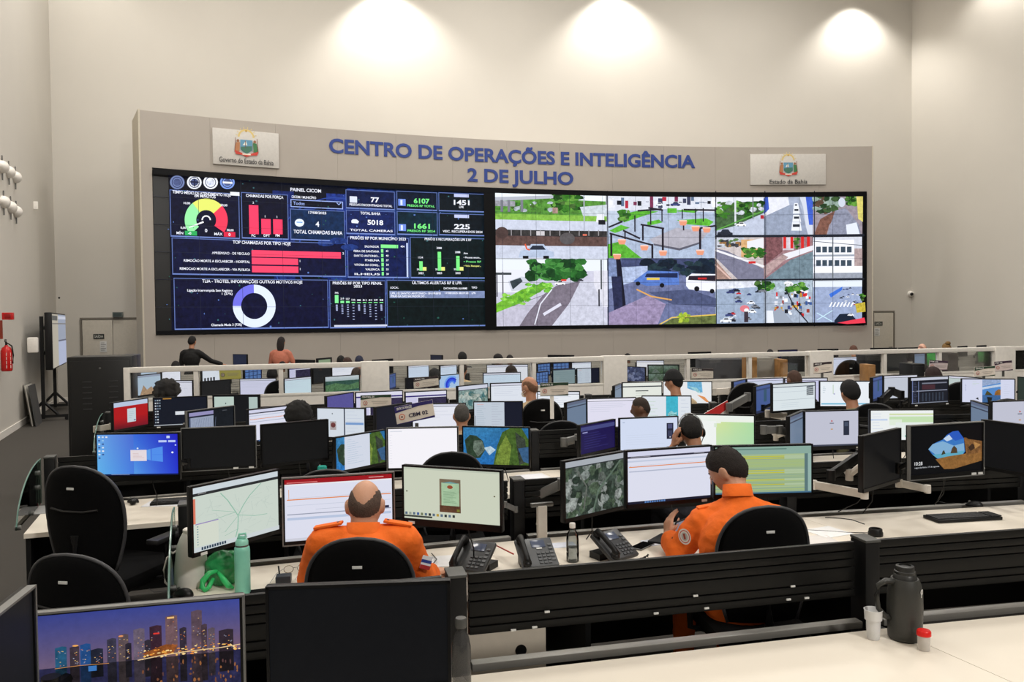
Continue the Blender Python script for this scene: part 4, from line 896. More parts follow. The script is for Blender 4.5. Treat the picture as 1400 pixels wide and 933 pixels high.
def a_cave(A):
    A.rect(0, 0, 1, 1, (10, 11, 14)); sky = [(.24, .48), (.3, .38), (.38, .33), (.44, .3), (.5, .2), (.58, .14), (.66, .13), (.74, .3), (.76, .58), (.7, .7), (.42, .74), (.36, .68), (.3, .6)]
    A.poly(sky, (58, 120, 196), .1); A.poly([(.5, .2), (.58, .14), (.66, .13), (.74, .3), (.62, .34)], (44, 90, 190)); A.poly([(.24, .48), (.3, .38), (.44, .33), (.6, .44), (.74, .4), (.75, .58), (.34, .6)], (130, 176, 214)); A.poly([(.45, .28), (.53, .2), (.58, .3), (.5, .34)], (196, 214, 236))
    A.poly([(.3, .6), (.75, .56), (.72, .66), (.36, .68)], (96, 170, 196)); A.poly([(.55, .6), (.57, .5), (.6, .44), (.64, .5), (.65, .6)], (78, 62, 44), .4); A.poly([(.42, .62), (.44, .54), (.46, .52), (.48, .6)], (60, 60, 44), .4)
    A.poly([(.34, .7), (.5, .66), (.74, .63), (1, .58), (1, .8), (.6, .93), (.46, .92)], (140, 98, 52), .35); A.poly([(.74, .28), (.84, .3), (1, .36), (1, .62), (.78, .66), (.76, .5)], (122, 84, 48), .6); A.poly([(.8, .5), (.86, .42), (.92, .5), (.84, .58)], (60, 42, 30), .3); A.poly([(.62, .02), (1, .02), (1, .38), (.8, .32), (.7, .16)], (14, 12, 14)); A.poly([(.88, .38), (.98, .46), (.9, .54)], (176, 130, 76), .3)
    A.text(.05, .8, .07, '10:28', (230, 232, 235), 'l', bold=.01); A.text(.05, .865, .032, 'segunda-feira, 17 de agosto', (215, 218, 225), 'l', wd=.34)
def a_blue(A):
    A.grad(0, 0, 1, 1, (110, 170, 235), (38, 40, 190), (96, 180, 238), (44, 60, 214), n=5); A.grad(.45, 0, 1, 1, (60, 110, 220), (36, 34, 190), (90, 160, 235), (40, 56, 210), n=3)
    A.poly([(.55, .42), (.66, .36), (.66, .64), (.55, .58)], (96, 160, 238)); A.poly([(.67, .355), (.81, .3), (.81, .68), (.67, .645)], (84, 146, 240)); A.line([(.68, .5), (.81, .5)], .006, (60, 110, 230))
    A.rect(.41, .38, .61, .65, (232, 222, 226)); bars(A, .44, .46, .58, .6, 4, (214, 190, 190), .3); A.circ(.5, .34, .012, .018, (220, 235, 250))
    for i in range(7):
        for j in range(3 if i == 0 else 2 if i < 6 else 1): A.rect(.015+j*.045, .04+i*.085, .04+j*.045, .075+i*.085, random.choice([(210, 225, 240), (150, 200, 240), (235, 235, 240), (60, 90, 150)]), 0, i == 0)
    A.rect(.86, .04, .9, .1, (200, 215, 250)); A.rect(.76, .15, .86, .2, (190, 205, 250)); A.rect(.88, .15, .97, .2, (190, 205, 250)); A.circ(.93, .45, .014, .022, (235, 245, 255)); A.circ(.97, .27, .01, .016, (200, 220, 250))
    A.rect(0, .965, 1, 1, (16, 26, 70)); bars(A, .17, .972, .4, .99, 1, (180, 200, 240))
def rocks(A, x0, x1):
    s = lambda u: x0+(x1-x0)*u
    A.grad(x0, 0, x1, 1, (60, 130, 180), (44, 110, 160), (40, 120, 190), (30, 84, 150), n=3, amp=.4); A.poly([(s(.02), .35), (s(.1), .2), (s(.2), .22), (s(.3), .36), (s(.34), .6), (s(.26), .82), (s(.14), .86), (s(.05), .7)], (44, 62, 46), .5); A.poly([(s(.16), .36), (s(.28), .34), (s(.34), .6), (s(.22), .8), (s(.15), .6)], (98, 112, 100), .7)
    A.poly([(s(.46), 1), (s(.52), .5), (s(.6), .12), (s(.72), 0), (s(.9), 0), (s(1), .3), (s(1), 1)], (70, 98, 42), .5); A.poly([(s(.48), 1), (s(.56), .5), (s(.66), .2), (s(.74), .5), (s(.7), 1)], (116, 138, 58), .6); A.poly([(s(.8), .1), (s(.95), .3), (s(.98), .9), (s(.86), 1), (s(.82), .5)], (54, 62, 52), .8); A.poly([(s(.84), .55), (s(1), .5), (s(1), .95), (s(.92), .9)], (56, 92, 130), .3)
    A.poly([(s(.32), .55), (s(.42), .5), (s(.5), .6), (s(.4), .75)], (180, 205, 220), .3)
def a_rocks(A): rocks(A, 0, 1)
def a_rockstrip(A):
    rocks(A, 0, 1); A.rect(.17, 0, .68, 1, (214, 220, 234)); bars(A, .22, .1, .6, .9, 12, (150, 180, 205), .1, .8)
def a_white(A):
    A.rect(0, 0, 1, 1, (250, 248, 254)); A.rect(.03, .05, .2, .075, (222, 224, 234)); bars(A, .02, .15, .06, .95, 12, (228, 230, 238), .15)
def a_city(A):
    A.T = lambda u, v: (u, min(1, max(0, .7*v-.064)))
    A.grad(0, .09, 1, .8, (56, 66, 138), (60, 72, 150), (110, 92, 120), (120, 92, 110), n=5, amp=.08); hz = .8
    A.rect(0, hz, 1, 1.53, (40, 40, 74), .5)
    B = [(.08, .55, .055, (34, 84, 116)), (.15, .56, .045, (60, 50, 60)), (.2, .54, .05, (32, 74, 130)), (.25, .62, .06, (32, 36, 52)), (.33, .5, .045, (58, 56, 74)), (.385, .46, .05, (90, 76, 80)), (.46, .4, .055, (104, 92, 110)), (.54, .38, .06, (60, 36, 50)), (.62, .26, .06, (110, 84, 90)), (.69, .44, .035, (52, 44, 58)), (.75, .22, .055, (92, 74, 86)), (.8, .42, .03, (70, 56, 66)), (.835, .48, .035, (90, 78, 90)), (.89, .52, .075, (46, 36, 46)), (.42, .58, .03, (40, 36, 48)), (.515, .56, .03, (50, 44, 56))]
    for x, y, w_, c in B:
        A.rect(x, y, x+w_, hz, c, .4); A.poly([(x, y), (x, y-.012), (x+w_*.6, y-.03), (x+w_, y-.018), (x+w_, y)], c, .3); A.rect(x, hz, x+w_, min(1.5, hz+(hz-y)*1.0), tuple(int(v*.5) for v in c), .6)
        for k in range(10): A.rect(*(lambda a, b: (a, b, a+.006, b+.008))(x+random.uniform(.004, w_-.008), random.uniform(y+.03, hz-.02)), random.choice([(220, 180, 110), (150, 150, 170), (200, 110, 60)]), 0, k == 0)
    A.rect(.63, .25, .665, .275, (240, 190, 120)); A.circ(.18, .52, .015, .012, (240, 170, 90)); A.circ(.4, .45, .012, .012, (230, 150, 100)); A.rect(.56, .45, .59, .47, (230, 60, 50))
    A.poly([(.5, .72), (.62, .62), (.68, .64), (.66, .74), (.56, .78)], (150, 84, 40), .6); A.blobs(.5, .68, 1, .8, 60, .008, [(250, 190, 90), (240, 150, 60), (255, 220, 150)], 0, 1.4); A.line([(.48, .8), (.6, .765), (.75, .745), (.9, .74), (1, .72)], .012, (232, 200, 150)); A.line([(.08, .8), (.2, .79), (.34, .8)], .006, (220, 150, 80)); A.blobs(.5, .82, 1, 1.3, 60, .005, [(120, 74, 50), (150, 96, 56), (90, 60, 60)], 0, 6); A.rect(.24, .81, .28, .88, (60, 120, 190))
def a_purple(A):
    A.rect(0, 0, 1, 1, (30, 22, 78)); A.rect(0, .06, 1, .2, (70, 74, 130)); bars(A, .1, .3, .8, .9, 7, (44, 40, 104), .3); A.rect(.06, .24, .2, .28, (150, 150, 200))
def a_phonewin(A):
    A.rect(0, 0, 1, 1, (214, 224, 246)); bars(A, .1, .5, .9, .85, 5, (202, 212, 230), .1); A.rect(.81, .17, .93, .66, (38, 40, 58)); A.rect(.83, .2, .91, .34, (80, 84, 120)); A.rect(.83, .4, .91, .58, (60, 64, 90)); A.circ(.87, .6, .01, .02, (220, 220, 235)); A.rect(.04, .1, .08, .12, (160, 176, 205))
def a_sheet(A):
    A.rect(0, 0, 1, 1, (240, 246, 240)); A.grad(.45, .1, 1, 1, (216, 232, 160), (176, 224, 170), (190, 226, 190), (176, 220, 176), n=2); A.rect(.33, .1, .5, .16, (236, 246, 236)); A.poly([(.4, .2), (.52, .2), (.52, .16), (1, .16), (1, .1), (.4, .1)], (240, 246, 236)); A.rect(0, .14, .45, 1, (244, 248, 246)); A.rect(.42, .2, .46, .3, (220, 236, 214)); bars(A, .02, .2, .2, .9, 9, (216, 226, 236), .2)
def a_sheet2(A):
    A.rect(0, 0, 1, 1, (240, 244, 244)); A.rect(.3, .1, 1, .16, (214, 226, 178)); A.rect(.3, .2, 1, .5, (200, 228, 182)); A.rect(.3, .3, .5, .5, (228, 240, 222)); A.rect(0, .28, .27, .34, (198, 214, 240)); bars(A, .03, .1, .2, .8, 7, (214, 222, 236), .2); A.rect(.4, .4, 1, .9, (232, 240, 236)); A.rect(.55, .84, 1, .9, (110, 196, 170))
def a_logon(phone):
    def f(A):
        A.rect(0, 0, 1, 1, (196, 198, 214)); A.circ(.5, .28, .022, .035, (196, 70, 60), 0, 3); A.rect(.46, .33, .54, .36, (120, 124, 140)); A.rect(.48, .5, .52, .53, (196, 150, 90))
        if phone: A.rect(.72, .28, .83, .7, (44, 50, 66)); A.rect(.74, .32, .81, .44, (70, 80, 100)); A.rect(0, .955, 1, 1, (70, 74, 90))
    return f
def a_half(A):
    A.rect(0, 0, 1, 1, (24, 28, 34), .3); A.rect(.03, .04, .55, 1, (150, 160, 182), .1); A.rect(.03, .04, .55, .15, (150, 146, 190)); A.rect(.03, .15, .55, .2, (38, 42, 58))
    for i in range(9): A.line([(.08+i*.06, 1), (.2+i*.05, .25)], .006, (108, 120, 146))
    bars(A, .75, .07, .95, .13, 1, (80, 84, 90)); A.rect(.03, .2, .055, 1, (70, 80, 110))
def a_twopage(A):
    A.rect(0, 0, 1, 1, (214, 222, 232)); A.rect(.565, 0, .59, 1, (30, 36, 60)); A.rect(.27, .45, .4, .75, (170, 160, 160)); A.circ(.335, .58, .05, .09, (110, 60, 60), .4); A.rect(.6, .48, .98, .56, (120, 156, 206)); bars(A, .62, .1, .95, .9, 7, (190, 200, 220), .1); A.circ(.07, .4, .02, .03, (40, 44, 60)); A.circ(.32, .18, .012, .02, (60, 70, 80))
def a_listdark(A):
    A.rect(0, 0, .63, 1, (196, 206, 218)); A.rect(.63, 0, 1, 1, (22, 26, 42)); bars(A, .05, .08, .25, .95, 12, (168, 186, 200), .2); bars(A, .36, .06, .6, .9, 9, (178, 184, 200), .2); A.rect(.02, .5, .03, .95, (90, 100, 110)); A.rect(.06, .07, .2, .09, (220, 170, 170))
def a_photo_strip(A):
    A.rect(0, 0, 1, 1, (226, 232, 240)); bars(A, .08, .15, .32, .7, 5, (206, 222, 214), .2); A.rect(.49, 0, .74, 1, (66, 180, 204), .15); A.poly([(.52, .55), (.6, .45), (.66, .52), (.72, .48), (.7, .62), (.56, .66)], (150, 210, 215), .4); A.line([(.55, .6), (.64, .56), (.72, .6)], .02, (60, 120, 110))
    bars(A, .8, .1, .96, .8, 6, (204, 212, 226), .15)
def a_dim(A):
    A.rect(0, 0, 1, 1, (110, 128, 152)); A.rect(0, 0, 1, .1, (96, 106, 130)); A.rect(0, .16, 1, .2, (60, 66, 84))
def a_dimblue(A):
    A.rect(0, 0, 1, 1, (70, 92, 148)); A.rect(0, .1, 1, .16, (50, 66, 112)); A.rect(.5, .15, .68, .62, (52, 84, 108)); A.rect(0, .9, 1, 1, (44, 52, 84))
def a_table(A):
    A.rect(0, 0, 1, 1, (222, 232, 236)); A.rect(0, 0, 1, .1, (214, 222, 224)); A.rect(0, .1, 1, .125, (70, 78, 96)); A.rect(0, .3, 1, .31, (190, 200, 210)); A.rect(0, .6, 1, .615, (176, 186, 194)); 
    for i in range(8): A.poly([(.8, .13+i*.045), (.97, .12+i*.045), (.97, .15+i*.045), (.8, .16+i*.045)], (54, 60, 70), 0, i == 0)
    bars(A, .2, .72, .95, .95, 3, (204, 216, 224), .2)
def a_tablet(A):
    A.rect(0, 0, 1, 1, (238, 244, 250)); bars(A, .05, .2, .12, .5, 4, (190, 206, 216), .3); A.rect(.25, .12, .27, .5, (206, 222, 206)); A.circ(.28, .5, .015, .03, (170, 170, 210)); A.rect(.02, .88, 1, .94, (120, 190, 220))
def a_grid(A):
    A.rect(0, 0, 1, 1, (28, 30, 40)); A.rect(0, 0, 1, .1, (196, 200, 214)); A.rect(.04, .1, .06, 1, (110, 124, 170)); A.rect(.2, .14, .22, 1, (110, 124, 160)); A.rect(.3, .2, .97, .25, (120, 124, 140)); A.rect(.3, .28, .65, .46, (72, 44, 52)); A.rect(.04, .5, .98, .53, (150, 156, 176))
    for i in range(7): A.rect(.3+i*.09, .6, .34+i*.09, .92, (52, 60, 74), .3, i == 0)
    bars(A, .08, .18, .18, .95, 12, (64, 70, 96), .4); A.rect(.02, .96, 1, .99, (130, 136, 150))
def a_beach(A):
    A.rect(0, 0, 1, 1, (214, 218, 240)); A.rect(.39, 0, .74, 1, (84, 140, 206)); A.poly([(.39, 0), (.74, 0), (.74, .14), (.39, .3)], (150, 170, 205), .3); A.poly([(.39, .34), (.74, .2), (.74, .3), (.39, .44)], (196, 212, 232), .2); A.poly([(.44, .68), (.48, .48), (.54, .58), (.59, .68)], (74, 70, 36), .4); A.poly([(.62, .68), (.64, .52), (.7, .42), (.74, .44), (.74, .7)], (150, 100, 44), .4); A.rect(.39, .68, .74, 1, (60, 100, 150), .3); A.poly([(.48, .76), (.58, .78), (.56, 1), (.5, 1)], (24, 30, 30), .3)
    bars(A, .06, .2, .08, .55, 6, (150, 156, 190), .4); bars(A, .2, .1, .33, .3, 3, (196, 216, 200), .2); A.poly([(.26, .84), (.31, .78), (.32, .9)], (30, 30, 36)); bars(A, .8, .2, .92, .8, 6, (200, 206, 226), .15)
def a_redform(A):
    A.rect(0, 0, 1, 1, (178, 26, 30)); A.grad(0, .6, 1, 1, (178, 26, 30), (170, 26, 32), (84, 16, 28), (120, 24, 40), n=1); A.rect(0, 0, 1, .17, (186, 200, 224)); A.rect(.39, .28, .64, .8, (198, 212, 218)); bars(A, .43, .4, .6, .7, 4, (168, 186, 196), .2); A.rect(.58, .72, .63, .76, (60, 80, 130))
def a_icons(A):
    A.rect(0, 0, 1, 1, (22, 26, 38), .1)
    for i in range(9):
        for j in range(3 if i < 4 else 2): A.rect(.02+j*.04, .05+i*.1, .045+j*.04, .1+i*.1, random.choice([(200, 205, 214), (160, 170, 180), (110, 130, 150)]), 0, i == 0)
    A.rect(.17, 0, .33, .04, (176, 128, 60)); A.rect(.4, .5, .62, .63, (222, 226, 232)); A.rect(0, .97, 1, 1, (176, 182, 190))
def a_map2(A):
    A.rect(0, 0, 1, 1, (20, 22, 26)); A.rect(.02, .04, .45, 1, (186, 204, 196)); A.rect(.78, .06, .97, 1, (176, 194, 190)); A.poly([(.05, .6), (.2, .55), (.4, .7), (.3, .8)], (120, 176, 140)); A.circ(.27, .3, .012, .03, (60, 70, 80))
def a_purplepage(A):
    A.rect(0, 0, 1, 1, (222, 222, 238)); A.rect(0, .14, 1, .2, (60, 48, 120)); A.rect(.3, .24, 1, 1, (50, 44, 70), .6); A.rect(0, .22, .28, 1, (206, 204, 232))
def a_sat2(A):
    A.rect(0, 0, 1, 1, (120, 144, 140), .6); A.blobs(0, .2, 1, 1, 36, .1, [(96, 120, 112), (150, 170, 168), (70, 110, 112), (170, 180, 172)], .5, 1.5); A.rect(0, 0, 1, .15, (206, 210, 226)); A.rect(0, .15, 1, .18, (50, 56, 72))
def a_pdf(A):
    A.rect(0, 0, 1, 1, (232, 236, 228)); A.rect(0, .14, 1, .19, (52, 60, 66)); A.rect(.33, .34, .66, .38, (60, 66, 70)); bars(A, .33, .44, .64, .9, 4, (206, 212, 204), .3)
def a_coast(A):
    A.rect(0, 0, 1, 1, (236, 238, 240)); A.poly([(.5, 0), (.8, 0), (.82, .5), (.62, .4), (.5, .3)], (110, 176, 214), .3); A.poly([(.52, .2), (.7, .28), (.8, .55), (.72, .5)], (160, 210, 220), .3); A.poly([(.7, .6), (.86, .7), (.96, .95), (.9, .95)], (226, 150, 90))
def a_swirl(A):
    A.rect(0, 0, 1, 1, (176, 206, 240)); 
    for i, c in enumerate(((90, 140, 240), (50, 90, 235), (40, 60, 210), (120, 170, 250))): A.ring(.62, .62, .1+i*.07, .17+i*.07, 10+i*14, 210+i*6, c, 1.5, 12)
def a_cctv(A):
    A.rect(0, 0, 1, 1, (18, 22, 20))
    for i in range(2):
        for j in range(2): A.grad(.02+i*.49, .03+j*.49, .49+i*.49, .49+j*.49, (120, 140, 130), (90, 104, 90), (44, 62, 44), (60, 84, 56), n=2, amp=.6); A.poly([(.1+i*.49, .45+j*.49), (.25+i*.49, .2+j*.49), (.4+i*.49, .45+j*.49)], (96, 108, 100), .4)
def a_bluemap(A): A.rect(0, 0, 1, 1, (62, 70, 100), .8); A.blobs(0, 0, 1, 1, 26, .1, [(84, 92, 120), (50, 56, 86), (110, 118, 150)], .4, 1.5)
def a_teal(A): A.rect(0, 0, 1, 1, (132, 152, 156)); A.rect(0, 0, 1, .06, (60, 70, 90)); bars(A, .1, .2, .9, .9, 5, (116, 136, 140), .1)
def a_winblk(A):
    A.rect(0, 0, 1, 1, (40, 52, 90))
    for i in range(4):
        for j in range(4): A.rect(.04+i*.24, .05+j*.24, .24+i*.24, .25+j*.24, (86, 120, 176), .4, i+j == 0)
def a_mountain(A): A.rect(0, 0, 1, 1, (54, 86, 76), .5); A.grad(0, 0, 1, .2, (206, 214, 220), (206, 214, 220), (170, 186, 190), (170, 186, 190)); A.poly([(0, .4), (.3, .3), (.7, .42), (1, .3), (1, .6), (0, .7)], (84, 120, 84), .5); A.rect(0, .7, 1, .78, (110, 160, 170), .2)
def a_port(A): A.rect(0, 0, 1, 1, (176, 196, 214)); A.poly([(.1, 1), (.25, .5), (.4, .75), (.6, .6), (.8, 1)], (170, 140, 110), .4); A.rect(0, 0, 1, .1, (150, 160, 180))
def a_cols(A): A.rect(0, 0, 1, 1, (224, 230, 240)); A.rect(0, 0, 1, .12, (206, 210, 224)); [A.rect(.1+i*.17, .5, .2+i*.17, .95, (30, 34, 44), 0, i == 0) for i in range(4)]
def a_greenscr(A): A.rect(0, 0, 1, 1, (30, 60, 34)); A.grad(0, 0, 1, 1, (50, 150, 60), (40, 120, 50), (20, 60, 30), (70, 190, 60), n=2, amp=.4)

def solve(row, xl, ytl, xr, ytr, W, ofr=(.25, .8)):
    rl, rr = ray(xl, ytl), ray(xr, ytr); sl, sr = rl.z, rr.z
    ratio = max(.8, min(1.25, sl/sr))
    def geo(rat, d): yl = 2*d/(1+rat); yr = yl*rat; return yl, yr, hypot(rr.x*yr-rl.x*yl, yr-yl)
    yl, yr, w1 = geo(ratio, 1.0); d = W/w1
    for _ in range(3):
        X = (rl.x+rr.x)/2*d; far = Yf(row, X); d = max(far-ofr[1], min(far-ofr[0], d))
    yl, yr, w = geo(ratio, d)
    if w < W*.93:                                       # seen narrow: turn it until the width is right
        sg = 1 if ratio >= 1 else -1
        for k in range(60):
            ratio += .004*sg; yl, yr, w = geo(ratio, d)
            if w >= W*.95: break
    if w > W*1.15:
        ratio = 1+(ratio-1)*.6; yl, yr, w = geo(ratio, d)
    return yl, yr, w, rl, rr
def monitor(row, xl, ytl, xr, ytr, yb, label, art, W=.55, trim=False, chin=.022, arm='k', stick=(), group=None, ofr=(.25, .8), cable=1, name='monitor', slim=False, zfix=None):
    yl, yr, w, rl, rr = solve(row, xl, ytl, xr, ytr, W, ofr)
    pL = Vector((rl.x*yl, yl)); pR = Vector((rr.x*yr, yr)); mid = (pL+pR)/2; an = atan2((pR-pL).y, (pR-pL).x)
    zt = H+(rl.z*yl+rr.z*yr)/2
    h = .33*w/.55
    if yb:
        hb = zt-(H+ray((xl+xr)/2, yb).z*mid.y)
        h = max(.27*w/.55, min(.40*w/.55, hb))
    zb = zt-h; zc = h/2
    t = thing(name, label, 'monitor', (mid.x, mid.y, zb), an, group)
    b = .009
    q = MB().box((0, .006, zc), (w, .03, h), bev=.006).box((0, .032, zc-.01), (w*.62, .04, h*.62), bev=.012)
    q.box((0, -.0115, h-b/2), (w-.004, .007, b)).box((-w/2+b/2+.002, -.0115, zc), (b, .007, h-.004)).box((w/2-b/2-.002, -.0115, zc), (b, .007, h-.004)).box((0, -.0115, chin/2), (w-.004, .007, chin))
    q.obj('housing', M_BEZ, t)
    if trim:
        q = MB().box((0, -.006, h-.002), (w+.004, .022, .006)).box((-w/2, -.006, zc), (.006, .022, h)).box((w/2, -.006, zc), (.006, .022, h)).box((0, -.006, .002), (w+.004, .022, .006)); q.obj('trim', M_SILV, t)
    sw, sh = w-2*b-.004, h-b-chin-.002
    A = Art(lambda u, v, L: (-sw/2+min(1, max(0, u))*sw, -.0094-.00008*L, chin+(1-min(1, max(0, v)))*sh), asp=sw/sh); art(A); A.obj('screen', SCR, t)
    for s in stick: MB().box((w*(s-.5), -.016, chin*.5-.003), (.035, .003, .013)).obj('sticker', M_LABEL, t)
    if arm:
        am = {'k': M_BLACK, 'w': M_ARMW, 'g': M_ARMG}[arm]
        wx = mid.x+random.uniform(-.12, .12); wy = Yf(row, wx)+.14; zw = 1.0-zb
        inv = Matrix.Rotation(-an, 4, 'Z') @ Matrix.Translation((-mid.x, -mid.y, 0)); P = inv @ Vector((wx, wy, 0)); P.z = zw
        S = Vector((0, .055, zc-.01)); E_ = (S+P)/2+Vector((.13 if P.x < 0 else -.13, 0, -.04))
        MB().box((0, .056, zc-.01), (.1, .012, .1), bev=.003).obj('mount_plate', am, t)
        MB().tube([S+Vector((0, .005, 0)), S+Vector((0, .03, -.01)), E_], [.016, .02, .02], 8).obj('arm', am, t)
        MB().tube([E_, P], .018, 8).cyl(E_+Vector((0, 0, -.035)), E_+Vector((0, 0, .035)), .024).obj('arm_base', am, t)
    if cable:
        MB().tube([(w*.08, .05, .1), (w*.1, .07, -.02), (w*.14, .09, -.12), (w*.1, .14, -.2)], .0035, 5).obj('cable', M_BLACK, t)
    return t
cnt = 0
